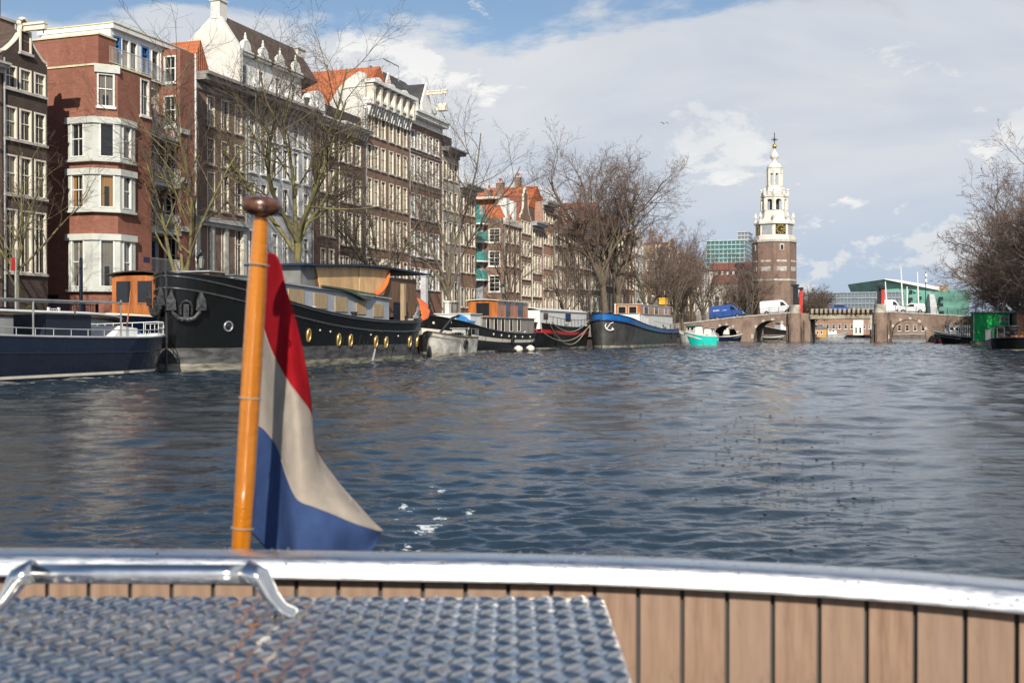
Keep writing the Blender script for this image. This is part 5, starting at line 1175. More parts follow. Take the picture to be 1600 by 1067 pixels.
def clutter(bt, h, seed, z0=0., vents=4, tyres=3, side=1, tr=(.2, .8)):
    rn = random.Random(seed)
    for i in range(tyres):
        t = tr[0] + (tr[1] - tr[0]) * (i + rn.random()) / tyres; p, n_ = hullnormal(h, t, .62, side)
        o = MB().tube([(.26 * math.cos(R(30 * k_)), .26 * math.sin(R(30 * k_)), .08) for k_ in range(13)], .085, 6, caps=False).tube([(0, .26, .06), (.03, .9, .02)], .015, 3).build('tyre_fender', TYRE, bt); o.location = p; o.rotation_euler = n_.to_track_quat('Z', 'Y').to_euler()
    for i in range(vents):
        t = rn.uniform(.08, .93); x, y, z = h.pt(t, 1, side); y *= rn.uniform(.55, .85); z -= .25; k_ = rn.randrange(4)
        if k_ == 0: MB().lathe([(.07, 0), (.07, .35), (.15, .38), (.13, .46), (.02, .5)], 10, (x, y, z)).build('mushroom_vent', rn.choice((WHITE, GREYP, BRASS)), bt)
        elif k_ == 1: MB().lathe([(.22, 0), (.24, .08), (.2, .16), (.12, .2)], 12, (x, y, z + .05)).build('rope_coil', ROPE, bt)
        elif k_ == 2: MB().box(x - .4, x + .4, y - .2, y + .2, z, z + rn.uniform(.3, .55)).build('deck_box', rn.choice((WOODP, GREYP, BLUEP, CREAM)), bt)
        else: MB().lathe([(.1, 0), (.1, .45), (.16, .47), (.16, .55)], 8, (x, y, z)).lathe([(.1, 0), (.1, .45), (.16, .47), (.16, .55)], 8, (x + .4, y, z)).build('bollard', IRON, bt)
def streaks(bt, h, seed, n, m_, side=1, fr=(.5, .78), tr=(.1, .9)):
    rn = random.Random(seed); b = MB()
    for i in range(n):
        t = rn.uniform(*tr); w_ = rn.uniform(.0008, .003); f1 = rn.uniform(*fr); f0 = f1 - rn.uniform(.12, .4)
        b.add([h.pt(t - w_, f1, side, .006), h.pt(t + w_, f1, side, .006), h.pt(t + w_ * .4, max(.03, f0), side, .006), h.pt(t - w_ * .4, max(.03, f0), side, .006)], [(0, 1, 2, 3), (3, 2, 1, 0)])
    tag(b.build('rust_streaks', m_, bt), kind='stuff')
RUST = mat('rusty grey streak', (.045, .035, .028), .8, var=.4)
streaks(bt, h, 4, 26, RUST, fr=(.35, .8)); clutter(bt, h, 5, vents=5, tyres=0)
t_, d_ = t_at(h, 0, 589); MB().add([h.pt(t_ - .004, h.ztof(t_, .95), 1, .01), h.pt(t_ + .004, h.ztof(t_, .95), 1, .01), h.pt(t_ + .006, h.ztof(t_, .1), 1, .01), h.pt(t_ - .006, h.ztof(t_, .1), 1, .01)], [(0, 1, 2, 3), (3, 2, 1, 0)]).build('lime_streak', WHITE, bt)
# ---- B1 navy barge in front left
bt = boat('motor_barge', 'dark navy barge with white rails lying nearest on the left', 'barge', 41.3 - 9, 30.5, A)   # its stern faces us, bow further on
h = Hull(18, 3.2, 1.62, 1.5, 1.9, bowf=.2, bowp=2.6, sternf=.2, rake=.5, over=.6, low=.8)
h.build(bt, [(('z', .10), NAVY), (('z', .2), CREAM), (('z', .92), NAVY), (1, mat('blue hull paint', (.005, .014, .040), .3, coat=.2, var=.12))], WHITE, bul=.12, cap=GHULL, capr=.05, strakes=[(.62, .02, MATS['blue hull paint'])])
pts = [h.pt(t, 1, -1) for t in [i / 40 for i in range(8, 41)]]; railing(bt, [(x, y * .97, z) for x, y, z in pts], .28, GHULL, .02, n=12)
pts = [h.pt(t, 1, s_) for s_, tt in ((-1, [.84 + i * .02 for i in range(9)]), (1, [1 - i * .02 for i in range(1, 9)])) for t in tt]; railing(bt, [(x, y * .95, z) for x, y, z in pts], .52, WHITE, .02, name='bow_railing', n=9)
xb_ = lambda x, q_: SQ(x, q_) - 32.3
MB().box(xb_(64, 30), xb_(134, 30), -.75, .75, 1.35, 1.75 + .6).build('navy_locker', mat('navy canvas', (.006, .012, .03), .7), bt)
MB().prism([(xb_(165, 30), 1.4), (xb_(205, 30), 1.4), (xb_(205, 30), 1.85), (xb_(180, 30), 1.95)], -.8, .8).build('white_hatch', WHITE, bt)
for x in (52, 189): MB().tube([(xb_(x, 29.4), -1.1, 1.4), (xb_(x, 29.4), -1.1, EYE + (HOR - 469) * DEP(SQ(x, 29.4), 29.4) / F)], .035, 6).build('canopy_post', STEEL, bt); MB().tube([(xb_(x, 29.4), 1.1, 1.4), (xb_(x, 29.4), 1.1, 2.85)], .035, 6).build('canopy_post', STEEL, bt)
MB().box(-9, xb_(190, 29.4), -1.15, 1.15, 2.83, 2.88).build('canopy_frame', STEEL, bt)
MB().tube([(xb_(200, 30), -.4, 1.6), (xb_(208, 30), -.4, 3.4)], .03, 5).build('boat_hook', WOODO, bt)
# ---- B2 pale grey barge inside
bt = boat('cargo_barge', 'pale grey barge with dark rubbing rail lying between the navy barge and the quay', 'barge', 44.4 - 12, 35.0, A)
h = Hull(24, 4.2, 2.15, 2.5, 3.2, bowf=.22, sternf=.2, rake=.3, over=.5, low=.75)
h.build(bt, [(('z', .9), NAVY), (('z', 1.25), IRON), (1, GHULL)], mat('brown deck boards', (.13, .09, .06), .8), bul=.1, cap=WHITE, capr=.07, strakes=[(.94, .06, mat('brown rail', (.10, .06, .04), .6))])
h._s, h._q = 0, 0
for t_ in (.55, .78):
    p, n_ = hullnormal(h, t_, .8, -1); o = MB().lathe([(.16, .04), (.22, .1), (.3, .08), (.32, 0)], 16).build('mooring_eye', STEEL, bt); o.location = p; o.rotation_euler = n_.to_track_quat('Z', 'Y').to_euler()
# ---- boat with orange wheelhouse
bt = boat('wheelhouse_boat', 'navy boat with varnished orange wheelhouse between grey barge and black bow', 'boat', 50.5, 35.9, HB)
h = Hull(11.5, 3.6, 2.55, 2.3, 2.6, bowf=.3); h.build(bt, [(1, NAVY)], DECKG, cap=CREAM, bul=.2)
z1_ = EYE + (HOR - 431) * DEP(47.5, 35) / F
cabin(bt, -1.4, 3.6, 1.45, 2.2, z1_, WOODO, mat('dark brown roof', (.06, .045, .035), .5), [(-.6, z1_ - .75, .7, .9), (.6, z1_ - .75, .7, .9), (1.8, z1_ - .75, .7, .9)], over=.25, curve=.18, fwins=[(-.75, z1_ - .8, .85, 1.05), (.5, z1_ - .8, .85, 1.05)], name='wheelhouse')
b = MB(); b.tube([(4.2, -.9, 2.4), (5.8, 2.4, 1.4)], .05, 5); b.build('blue_pole', BLUEP, bt)
clutter(bt, h, 8, vents=2, tyres=0)
# ---- B4 small pale boat
bt = boat('work_boat', 'small dirty white boat with dark davit tucked behind the black stern', 'boat', 76.0, 31.6, HB)
h = Hull(7.2, 2.5, 1.75, 1.35, 1.3, bowf=.42, bowp=2.0, sternf=.14, rake=.5, over=.2); h.build(bt, [(('z', .25), SCUM), (1, mat('dirty white hull', (.52, .50, .45), .7, var=.3, scale=1.5))], DECKG, cap=mat('old brown rail', (.16, .12, .08), .8), capr=.05)
cabin(bt, -1.6, 1.2, .7, .9, 1.6, mat('off white grp', (.55, .54, .5), .6, var=.2), GHULL, [(-.8, 1.35, .4, .2), (.3, 1.35, .4, .2)], taper=.1)
MB().tube([(2.6, .2, 1.3), (1.4, .9, 2.7), (.8, 1.2, 2.85)], .09, 6).build('davit', IRON, bt); railing(bt, [h.pt(t, 1, 1) for t in (.05, .1, .15, .2, .3)], .6, STEEL)
cabin(bt, -2.6, -2.0, .5, .9, 1.95, mat('off white grp', (.5, .5, .5)), GHULL, [(-2.3, 1.7, .35, .25)], name='console')
streaks(bt, h, 9, 16, RUST, fr=(.6, .95)); clutter(bt, h, 11, vents=3, tyres=1)
# ---- B5 black and cream barge
L5 = SQ(845, 33.7) - SQ(684, 34); bt = boat('canal_barge', 'black barge with cream stripe, grey side cabin and orange wheelhouse', 'barge', SQ(684, 34) + L5 / 2, 35.4)
h = Hull(L5, 4.3, 3.05, 1.55, 2.0, bowf=.24, bowp=2.2, sternf=.16, sternp=2.5, rake=.6, over=1.2, low=.2)
h.build(bt, [(('z', .2), SCUM), (.50, BLKM), (.66, CREAM), (1, BLKM)], DECKG, cap=IRON, capr=.07, bul=.3)
L5s = SQ(684, 34) + L5 / 2; x5 = lambda x, q_=33.6: L5s - SQ(x, q_)
z5 = lambda x, y, q_=33.6: EYE + (HOR - y) * DEP(SQ(x, q_), q_) / F
cabin(bt, x5(838), x5(757), 1.6, 1.3, z5(800, 497), mat('taupe cabin paint', (.30, .275, .25), .6), GHULL, [(x5(x), z5(x, 507), .75, 1.15) for x in (766, 778, 789, 802, 814)], frame=CREAM)
cabin(bt, x5(757) + .1, x5(740), 1.5, 1.5, z5(750, 491), WHITE, WHITE, name='fore_cabin')
cabin(bt, x5(832), x5(785), 1.35, z5(800, 497), z5(805, 471.5), WOODO, CREAM, [(x5(801), z5(801, 484), 1.3, 1.35), (x5(820), z5(820, 484), 1.6, 1.35)], over=.2, curve=.1, name='wheelhouse', fwins=[(0, z5(801, 484), 1.2, 1.1)])
for x in (697, 727, 766, 778, 790, 800, 811, 824):
    t_ = min(range(100), key=lambda i: abs(-L5 / 2 + L5 * i / 100 - x5(x))) / 100; p, n_ = hullnormal(h, t_, .82, 1); o = MB().lathe([(.11, 0), (.09, .05)], 10).build('porthole', CREAM, bt); o.location = p; o.rotation_euler = n_.to_track_quat('Z', 'Y').to_euler()
streaks(bt, h, 12, 16, RUST); clutter(bt, h, 13, vents=7, tyres=2, tr=(.3, .9))
t_ = boat('rubber_raft', 'dark work raft with two pale round floats beside the cream striped barge', 'raft', SQ(806, 31.8), 31.8, HB)
MB().box(-3.2, 3.2, -.7, .7, .05, .3).build('platform', BLKM, t_)
for x in (-1.6, 1.5): MB().lathe([(.1, -.3), (.34, -.15), (.38, 0), (.34, .15), (.1, .3)], 12, (x, .75, .3)).build('float', CREAM, t_, smooth=True)
bw = W(L5s, 35.4, 0)
def bl5(x, y, q_): xx = x5(x, q_); return (xx, 35.4 - q_, EYE + (HOR - y) * DEP(L5s - xx, q_) / F)
cloth_thing('blue_tarpaulin', 'bright blue tarpaulin heaped on the foredeck of the cream striped barge', 'tarpaulin', TARPB, bw, [(bl5(709, 494, 35.5), bl5(710, 499, 33.9)), (bl5(715, 489, 35.5), bl5(716, 501, 33.7)), (bl5(722, 490, 35.5), bl5(724, 503, 33.6)), (bl5(730, 491, 35.5), bl5(733, 505, 33.6)), (bl5(738, 491, 35.5), bl5(739, 505, 33.7)), (bl5(742, 494, 35.5), bl5(742, 503, 33.9))], .3, 3, rough=.12)
# ---- B6
bt = boat('canal_barge', 'black barge with red stripe and white cabin, roped behind the cream striped barge', 'barge', 113.4, 35.6)
h = Hull(19.5, 4.3, 2.7, 2.2, 2.7, bowf=.25, sternf=.2, rake=.4, over=.9, low=.4); h.build(bt, [(('z', .2), SCUM), (.64, BLKM), (.78, mat('bright red stripe', (.55, .02, .03), .4)), (1, BLKM)], DECKG, cap=IRON, bul=.2)
x6 = lambda x, q_=34.2: 113.4 - SQ(x, q_); z6 = lambda x, y, q_=34.2: EYE + (HOR - y) * DEP(SQ(x, q_), q_) / F
cabin(bt, x6(915), x6(842), 1.5, 2.0, z6(880, 487), WHITE, WHITE, [(x6(886), z6(886, 496), 1.8, .7), (x6(851), z6(851, 494), 1.3, .5)], frame=mat('brown frame', (.12, .05, .04)), curve=.25)
railing(bt, [h.pt(t, 1, 1) for t in [i / 16 for i in range(1, 15)]], .75, IRON, .03)
streaks(bt, h, 14, 10, RUST); clutter(bt, h, 15, vents=4, tyres=1)
RP = W(0, 0, 0)
for k, ((xa_, ya_), (xb_2, yb_), sag) in enumerate((((862, 503), (920, 500), 1.1), ((846, 517), (922, 508), 1.3), ((858, 504), (915, 516), 1.8))):
    pa, pb = W(SQ(xa_, 33.2), 33.2, 0), W(SQ(xb_2, 33.2), 33.2, 0); za_, zb_ = EYE + (HOR - ya_) * pa.y / F, EYE + (HOR - yb_) * pb.y / F
    t_ = thing('mooring_rope', ('upper slack rope between the red striped and the blue rimmed barge', 'lower slack rope from the cream striped stern to the blue rimmed bow', 'deepest hanging rope in front of the red striped hull')[k], 'rope', (pa.x, pa.y, 0)); d_ = pb - pa
    MB().tube([(d_.x * u, d_.y * u, za_ + (zb_ - za_) * u - sag * 4 * u * (1 - u)) for u in [i / 14 for i in range(15)]], .05, 5).build('rope', ROPE, t_)
# ---- B7
bt = boat('canal_barge', 'dark grey barge with bright blue rim and white anchor on its bow', 'barge', 121 + 17, 32.3)
h = Hull(34, 5.0, 3.75, 2.05, 2.35, bowf=.16, bowp=2.2, bowe=.6, sternf=.14, rake=.1, over=1.0, low=.22)
RIMB = mat('bright blue rim paint', (.01, .13, .42), .4, var=.15); h.build(bt, [(('z', .25), SCUM), (.80, DGH), (1, RIMB)], DECKG, cap=mat('dark blue rail', (.01, .025, .08), .4), bul=.25, strakes=[(.80, .12, MATS['dark blue rail'])])
h._s, h._q = 138, 32.3
MB().tube([h.pt(1, -.1), h.pt(1, 1)], .07, 6).build('stem_bar', DGH, bt)
t_, d_ = t_at(h, 0, 951); p, n_ = hullnormal(h, t_, h.ztof(t_, 2.2), 1)
a = MB().tube([(-.5, .9, .1), (-.8, .3, .15), (-.5, -.3, .2), (.1, -.6, .2), (.9, -.5, .15)], [.08, .13, .16, .13, .08], 7).tube([(-.5, -.3, .2), (.4, .9, .2), (1.0, 1.1, .2)], .1, 6).prism([(.5, -.7), (1.2, -.4), (.8, .1)], .1, .25, 0, 'z')
o = a.build('anchor', WHITE, bt); zax = n_; yax = (Vector((0, 0, 1)) - zax * zax.z).normalized(); xax = yax.cross(zax); o.matrix_basis = Matrix.Translation(p) @ Matrix((xax, yax, zax)).transposed().to_4x4() @ Matrix.Scale(.5, 4)
streaks(bt, h, 16, 34, MATS['rusty grey streak'] if False else mat('dry pale streak', (.14, .13, .12), .9)); clutter(bt, h, 17, vents=10, tyres=2, tr=(.05, .25))
x7 = lambda x, q_=30.6: 138 - SQ(x, q_); z7 = lambda x, y, q_=30.6: EYE + (HOR - y) * DEP(SQ(x, q_), q_) / F
cabin(bt, x7(1052), x7(1000), 1.6, 1.7, z7(1025, 492), WHITE, GHULL, []); cabin(bt, x7(1050), x7(1003), 1.5, z7(1025, 492) + .06, z7(1025, 478), WOODO, CREAM, [(x7(x), z7(x, 485), 2.2, .95) for x in (1012, 1028, 1043)], name='wheelhouse', frame=CREAM, fwins=[(-.7, z7(1003, 485), .9, .9), (.6, z7(1003, 485), .9, .9)])
for x in (1021, 1029, 980): MB().tube([(x7(x), .3, 2), (x7(x), .3, z7(x, 474))], .07, 5).build('mast', WHITE, bt)
MB().box(x7(1059), x7(1056), .4, .8, 2, z7(1058, 477)).build('funnel', mat('rusty brown steel', (.10, .05, .035), .7), bt)
railing(bt, [h.pt(t, 1, 1) for t in [.12 + i / 30 for i in range(14)]], .7, GHULL, .035)
railing(bt, [h.pt(t, 1, 1) for t in [.66 + i / 40 for i in range(6)]], .9, WHITE, .04, name='bow_railing')
for x in (1030, 1042, 1049):
    o = MB(); o.tube([(.34 * math.cos(R(30 * i)), 0, .34 * math.sin(R(30 * i))) for i in range(13)], .05, 5, caps=False).build('spare_tyre', TYRE, bt, loc=(x7(x), 2.2, 2.3))
t_ = thing('yellow_crate', 'yellow plastic crate on the wheelhouse roof of the blue rimmed barge', 'crate', W(138 - x7(1047), 31.5, z7(1047, 477) + .1), A); MB().box(-.8, .8, -.4, .4, 0, .8).box(-.9, .9, -.45, .45, .7, .85).build('crate', mat('yellow plastic', (.75, .42, .03), .5), t_)
t_ = thing('red_canopy_boat', 'low dark red covered boat seen over the blue rimmed barge', 'boat', W(SQ(985, 36.5), 36.6, 0), HB); h2 = Hull(9, 2.6, 2.3, 1.9, 2.0); h2.build(t_, [(1, mat('dark red hull', (.22, .02, .03), .5))], DECKG); cabin(t_, -2, 2, .9, 1.8, 2.7, mat('dark red canvas', (.20, .02, .03), .7), MATS['dark red canvas'], curve=.2)
# ---- B8 turquoise and small craft
t_ = thing('turquoise_boat', 'small bright turquoise open boat behind the blue rimmed barge', 'boat', PXW(1097, 148), R(168)); h = Hull(4.6, 1.9, 2.05, 1.35, 1.3, bowf=.5, bowp=2, sternf=.1, rake=.7, over=.1, low=.1); h.build(t_, [(('z', .12), SCUM), (1, mat('turquoise paint', (.0, .56, .48), .5, var=.08))], mat('pale inner hull', (.5, .55, .5)), cap=WHITE, bul=.6)
t_.scale = (.92, 1, .86)
sm = [('small_boat', 'white launch with teal canvas top near the left bridge foot', 1082, 178, 6.5, WHITE, 'c', 1.5, R(120)), ('small_boat', 'small navy tender with red fenders before the little arch', 1136, 196, 5.5, NAVY, '', 1.1, R(10)),
      ('small_boat', 'grey launch right behind the turquoise boat', 1110, 185, 5.5, GHULL, 'g', 1.2, R(60)), ('small_boat', 'white motor launch glimpsed through the little arch', 1130, 236, 7, WHITE, 'g', 1.6, R(20)),
      ('small_boat', 'black and white boat bow seen through the large arch', 1222, 232, 9, BLKM, 'g', 2.4, R(200)), ('small_boat', 'low dark dinghy inside the large arch', 1208, 222, 4.5, IRON, '', .8, R(10)),
      ('small_boat', 'white cabin boat beyond the red dinghy on the right', 1487, 178, 6.0, BLKM, 'w', 1.5, R(190)), ('small_boat', 'teal open boat half hidden behind the white cabin boat', 1472, 190, 5, TEAL, '', 1.4, R(100)),
      ('small_boat', 'long dark barge stern left of the green houseboat', 1512, 160, 7.5, BLKM, '', 1.2, R(150)), ('small_boat', 'moored grey motor boat beyond the middle span', 1300, 330, 9, GHULL, 'g', 1.3, R(0)),
      ('small_boat', 'dark low barge along the far quay right of the middle span', 1412, 325, 16, BLKM, '', 1.2, R(0))]
for (nm, lab, x, D, L, m_, cb, fb_, rz) in sm:
    t_ = thing(nm, lab, 'boat', PXW(x, D), rz); h = Hull(L, L * .33, fb_ * 1.25, fb_ * .85, fb_ * .9, bowf=.4, rake=.4, over=.1); h.build(t_, [(('z', .12), SCUM), (1, m_)], DECKG, cap=WHITE if m_ in (WHITE, NAVY, IRON) else GREYP, n=16, capr=.05)
    if cb: cabin(t_, -L * .25, L * .12, L * .12, fb_ * .7, fb_ + 1.1, WHITE, TEAL if cb == 'c' else GHULL, [(-.8, fb_ + .7, .6, .4), (.1, fb_ + .7, .5, .4)] if cb != 'w' else [(-.6, fb_ + .65, .8, .55), (.4, fb_ + .65, .6, .55)], taper=.12, curve=.1)
for k, (x, lab) in enumerate(((1120, 'left red and white fender post by the little arch'),)):
    pass
t_ = thing('rubber_dinghy', 'red inflatable dinghy in front of the right bridge pier wall', 'dinghy', PXW(1479, 168), R(8))
rr = .36; pts = [(-1.5, .62, .32), (.4, .62, .34), (1.2, .45, .4), (1.6, 0, .52), (1.2, -.45, .4), (.4, -.62, .34), (-1.5, -.62, .32)]; MB().tube(pts, [.26, .3, .3, .28, .3, .3, .26], 10).build('tube', mat('red rubber', (.55, .03, .03), .45), t_, smooth=True); MB().box(-1.3, 1.1, -.45, .45, .12, .2).build('floor', TYRE, t_); MB().box(-1.45, -1.3, -.45, .45, .15, .6).build('transom', TYRE, t_)
# fence of white slats on the dark barge
t_ = thing('white_picket_screen', 'white slatted screen on the dark barge left of the green houseboat', 'fence', PXW(1497, 160, 1.2), FR)
me = MB().box(0, .14, 0, .04, 0, 1.5).mesh('slat', WHITE)
for i in range(9): obj('slat', me, t_, (i * .28, 0, 0))
MB().box(-.1, 2.5, .045, .09, 1.2, 1.3).box(-.1, 2.5, .045, .09, .2, .3).build('rail', WHITE, t_)
# ---- right bank houseboats
GRN = mat('bright green boarding', (.012, .60, .13), .6, var=.08, scale=1)
t_ = thing('houseboat', 'bright green houseboat with white trim on the right bank', 'houseboat', W(157, -6.7, 0), FR)
MB().box(-.15, 4.3, -.3, 7, -.4, .55).build('concrete_hull', CONC, t_)
facade(t_, GRN, 4.15, 4.15, [(3.55, 3.0, 1.0, .7, {'style': 'plain', 'fm': WHITE, 'sill': False})], (0, 0, .0), 0, z0=.6, body=6.5, detail=False)
o = MB().box(-.25, 4.35, -.3, 6.8, 4.16, 4.3).build('roof', GREYP, t_); MB().box(-.04, .08, -.06, -.002, .6, 4.15).box(4.07, 4.19, -.06, -.002, .6, 4.15).build('corner_trim', WHITE, t_)
me = MB().box(-.045, -.002, 0, .1, .6, 4.1).mesh('batten', mat('dark green batten', (.015, .25, .07), .6))
for i in range(6): obj('batten', me, t_, (0, .8 + i, 0))
for (x, hh) in ((.4, .9), (3.7, 1.1), (3.0, .8)): MB().tube([(x, 3, 4.3), (x, 3, 4.3 + hh)], .12, 8).build('flue', STEEL, t_)
t_ = thing('houseboat', 'brown timber houseboat with dark roof right of the green one', 'houseboat', W(149, -11.3 + .2, 0), FR)
MB().box(0, 7, 0, 20, -.4, .7).build('concrete_hull', CONC, t_)
me = MB().box(.01, .33, -.03, .0, .7, 4.0).mesh('plank', WOODO)
MB().box(0, 6.8, 0, 20, .7, 4.0).build('wall', mat('brown cladding', (.10, .055, .03), .6, var=.3), t_)
for i in range(3): obj('plank', me, t_, (i * .34, 0, 0))
MB().box(-.4, 7.2, -.6, 20.4, 4.0, 4.25).build('roof', GREYD, t_)
t_ = thing('deck_barge', 'low dark barge with railings and plant pots nearest on the right edge', 'barge', W(122, -8.6, 0), HB); h = Hull(14, 4.2, 1.2, .9, 1.1, bowf=.2, rake=.8); h.build(t_, [(('z', .12), SCUM), (1, BLKM)], DECKG, cap=IRON, bul=.05)
railing(t_, [h.pt(t, 1, -1) for t in [i / 24 for i in range(1, 24)]], 1.0, STEEL, .025); railing(t_, [h.pt(t, 1, 1) for t in [i / 24 for i in range(1, 24)]], 1.0, STEEL, .025)
for i in range(5): MB().lathe([(.18, 0), (.26, .45)], 10, (-4 + i * 1.9, .6 - .3 * (i % 2), .95)).build('plant_pot', BR_RED, t_)
cabin(t_, -7.5, -5.2, 1.0, .9, 2.3, mat('black stained boards', (.02, .018, .016), .7), GREYD, [(-6.2, 1.8, .6, .4)])
# mooring stub
t_ = thing('mooring_post', 'short weathered post standing in the water by the right pier', 'post', PXW(1362, 172)); MB().lathe([(.3, -1), (.28, .45), (.2, .55)], 10).build('post', MATS['old oak pile'], t_)
# ================================================================== FAR SHORE seen under the bridge
r, w, Z = fb('red brick quay building seen under the middle span', 'building', 1268, 1362, 350, 498, z0=.9)
facade(r, BR_WARM, w, Z(497), [(1.2 + i * 1.75, 1.8, .9, 1.4) for i in range(int(w / 1.75))], body=8, detail=False, fm=WHITE)
r, w, Z = fb('orange boathouse with white windows under the left of the middle span', 'boathouse', 1266, 1290, 300, 510, z0=.4); facade(r, mat('ochre boarding', (.60, .33, .08), .6), w, Z(514), [(x, Z(522), .6, .9) for x in (.8, 1.8, 2.8)], body=5, detail=False, fm=WHITE); fpitched(r, w, Z(514), Z(507), -.2, 5.2, GREYD)
r, w, Z = fb('white harbour kiosk under the right of the middle span', 'kiosk', 1333, 1348, 320, 500, z0=.9); facade(r, WHITE, w, Z(500), [(.8, .5, .6, 1.6), (1.9, .5, .6, 1.6)], body=3, detail=False)
r, w, Z = fb('brown brick warehouse row seen through the right arch', 'building', 1385, 1500, 345, 497, z0=.9); facade(r, BR_OLD, w, Z(497), [(1.5 + i * 2.2, 1.2, 1.0, 1.7) for i in range(int(w / 2.2) - 0)], body=8, detail=False)
r, w, Z = fb('white quay house seen through the large left arch', 'building', 1188, 1232, 262, 490, z0=STREET); facade(r, PLASTER, w, Z(490), [(.8 + i * 1.25, .8, .6, 2.2) for i in range(int(w / 1.25))], body=3, detail=False, fm=WHITE)
r, w, Z = fb('grey container cabin seen through the little left arch', 'cabin', 1140, 1158, 214, 515, z0=0.1); MB().box(0, w, 0, 2, 0, Z(515)).build('wall', GREYP, r); MB().box(-.1, w + .1, -.1, 2.1, Z(515), Z(515) + .12).build('roof', STEEL, r)
# ================================================================== TREES
def barkmat(name, c1, moss, share):
    t = NT(name); n = t.noise(t.coord((1, 1, .4)), 2.2, 6, .65); n2_ = t.noise(t.coord((1, 1, .25)), 9, 5, .7)
    c = t.mix(t.rng(n2_, .35, .65), tuple(x * .55 for x in c1), c1); c = t.mix(t.rng(n, .5 - share * .3, .72 - share * .3, 0, .9), c, moss)
    t.put(c, t.b.inputs['Base Color']); t.b.inputs['Roughness'].default_value = .9; t.bump(n2_, .5, .03); return t.m
BARK = barkmat('mossy bark', (.14, .115, .085), (.20, .185, .065), .42); BARK2 = barkmat('grey brown bark', (.15, .115, .09), (.16, .15, .08), .15)
TWIG = mat('brown twigs', (.105, .075, .055), .9, var=.3); TWIGR = mat('reddish twigs', (.165, .115, .095), .9, var=.3)
def grow_tree(seed, H, trunk, r0, spread=.5, limbs=5, kids=(7, 6, 5, 3), lean=(0, 0), up=.25, lenf=(.62, .5, .5, .5), twig=.011, droop=0.):
    rn = random.Random(seed); T = MB(); C = MB()
    def path(p, d, L, r, r1, n, wob, gr):
        pts = [p]; rad = [r]; st = L / n
        for i in range(n):
            d = (d + Vector((rn.gauss(0, wob), rn.gauss(0, wob), rn.gauss(0, wob * .6) + gr))).normalized(); p = p + d * st; pts.append(p); rad.append(r + (r1 - r) * (i + 1) / n)
        return pts, rad, d
    def child(d, ang):
        a = d.orthogonal().normalized(); a = Matrix.Rotation(rn.uniform(0, 6.283), 3, d) @ a; return (Matrix.Rotation(ang, 3, a) @ d).normalized()
    def rec(p, d, L, r, lev):
        n = (8, 6, 4, 3)[min(lev, 3)]; m_ = (C if lev >= 2 else T)
        pts, rad, de = path(p, d, L, r, max(twig * .5, r * .3), n, (.13, .16, .2, .24)[min(lev, 3)], up * (.25, .3, .2, .1)[min(lev, 3)] - (droop if lev >= 2 else 0))
        m_.tube(pts, rad, (7, 5, 3, 3)[min(lev, 3)], caps=False)
        if lev >= len(kids): return
        k = kids[lev]
        for i in range(k):
            u = (.22 + .76 * (i + rn.random()) / k); j = min(n - 1, int(u * n)); f = u * n - j; q_ = pts[j].lerp(pts[j + 1], f); dd = (pts[j + 1] - pts[j]).normalized()
            rec(q_, child(dd, rn.uniform(.45, 1.0)), L * lenf[min(lev + 1, 3)] * rn.uniform(.7, 1.2) * (1.15 - .4 * u), max(twig * .8, (rad[j] * .56)), lev + 1)
    top = Vector((lean[0], lean[1], trunk)); pts, rad, d = path(Vector((0, 0, -.2)), Vector((lean[0] / trunk, lean[1] / trunk, 1)).normalized(), trunk + .2, r0, r0 * .72, 8, .03, 0.02)
    rad[0] = r0 * 1.35; T.tube(pts, rad, 12, caps=False); b_ = pts[-1]; off = rn.uniform(0, 6.28)
    for i in range(limbs):
        a = off + 6.283 * i / limbs + rn.uniform(-.3, .3); tilt = spread * rn.uniform(.6, 1.3) if i else spread * .25
        dd = Vector((math.cos(a) * math.sin(tilt), math.sin(a) * math.sin(tilt), math.cos(tilt))); j = rn.choice((-1, -1, -2, -3))
        rec(pts[j], dd, (H - trunk) * rn.uniform(.75, 1.0) * (1 - .15 * tilt), r0 * rn.uniform(.40, .62), 0)
    return T, C
TREES = {}
def tree(key, label, s, q, H, seed=1, bark=None, twigm=None, sc=1., rz=0., group=None, world=None, z=STREET, name='bare_tree', **k):
    if key not in TREES:
        T, C = grow_tree(seed, H, **k); TREES[key] = (T.mesh('trunk', bark or BARK, True), C.mesh('crown', twigm or TWIG, False), H)
    t_, c_, H0 = TREES[key]
    p = world if world is not None else W(s, q, z)
    r = thing(name, label, 'tree', p, rz, group); r.scale = [sc] * 3 if not isinstance(sc, tuple) else sc
    obj('trunk', t_, r); obj('crown', c_, r); return r
def tx(x, q): return SQ(x, q)
GL = 'bare trees along the left quay'
tree('a', 'slender young bare tree in front of the black gabled house', tx(30, 40.2), 40.2, 9.6, 11, trunk=3.4, r0=.13, spread=.75, limbs=6, kids=(7, 5, 3), twig=.009, group=GL)
tree('b', 'upright bare tree in front of the white balconies', tx(283, 40), 40, 17.0, 23, trunk=3.7, r0=.22, spread=.36, limbs=5, kids=(9, 7, 4), twig=.009, group=GL, up=.22)
tree('c', 'large mossy yellow green bare tree behind the flag and grey deckhouse', tx(455, 40), 40, 21.0, 32, trunk=6.5, r0=.34, spread=.62, limbs=6, kids=(9, 8, 6, 2), twig=.0085, group=GL, up=.14)
tree('d', 'bare tree with horizontal limbs behind the plywood wheelhouse', tx(592, 40.5), 40.5, 15.0, 41, trunk=4.3, r0=.26, spread=.95, limbs=7, kids=(8, 6, 5, 2), bark=BARK2, twig=.009, group=GL, up=.12)
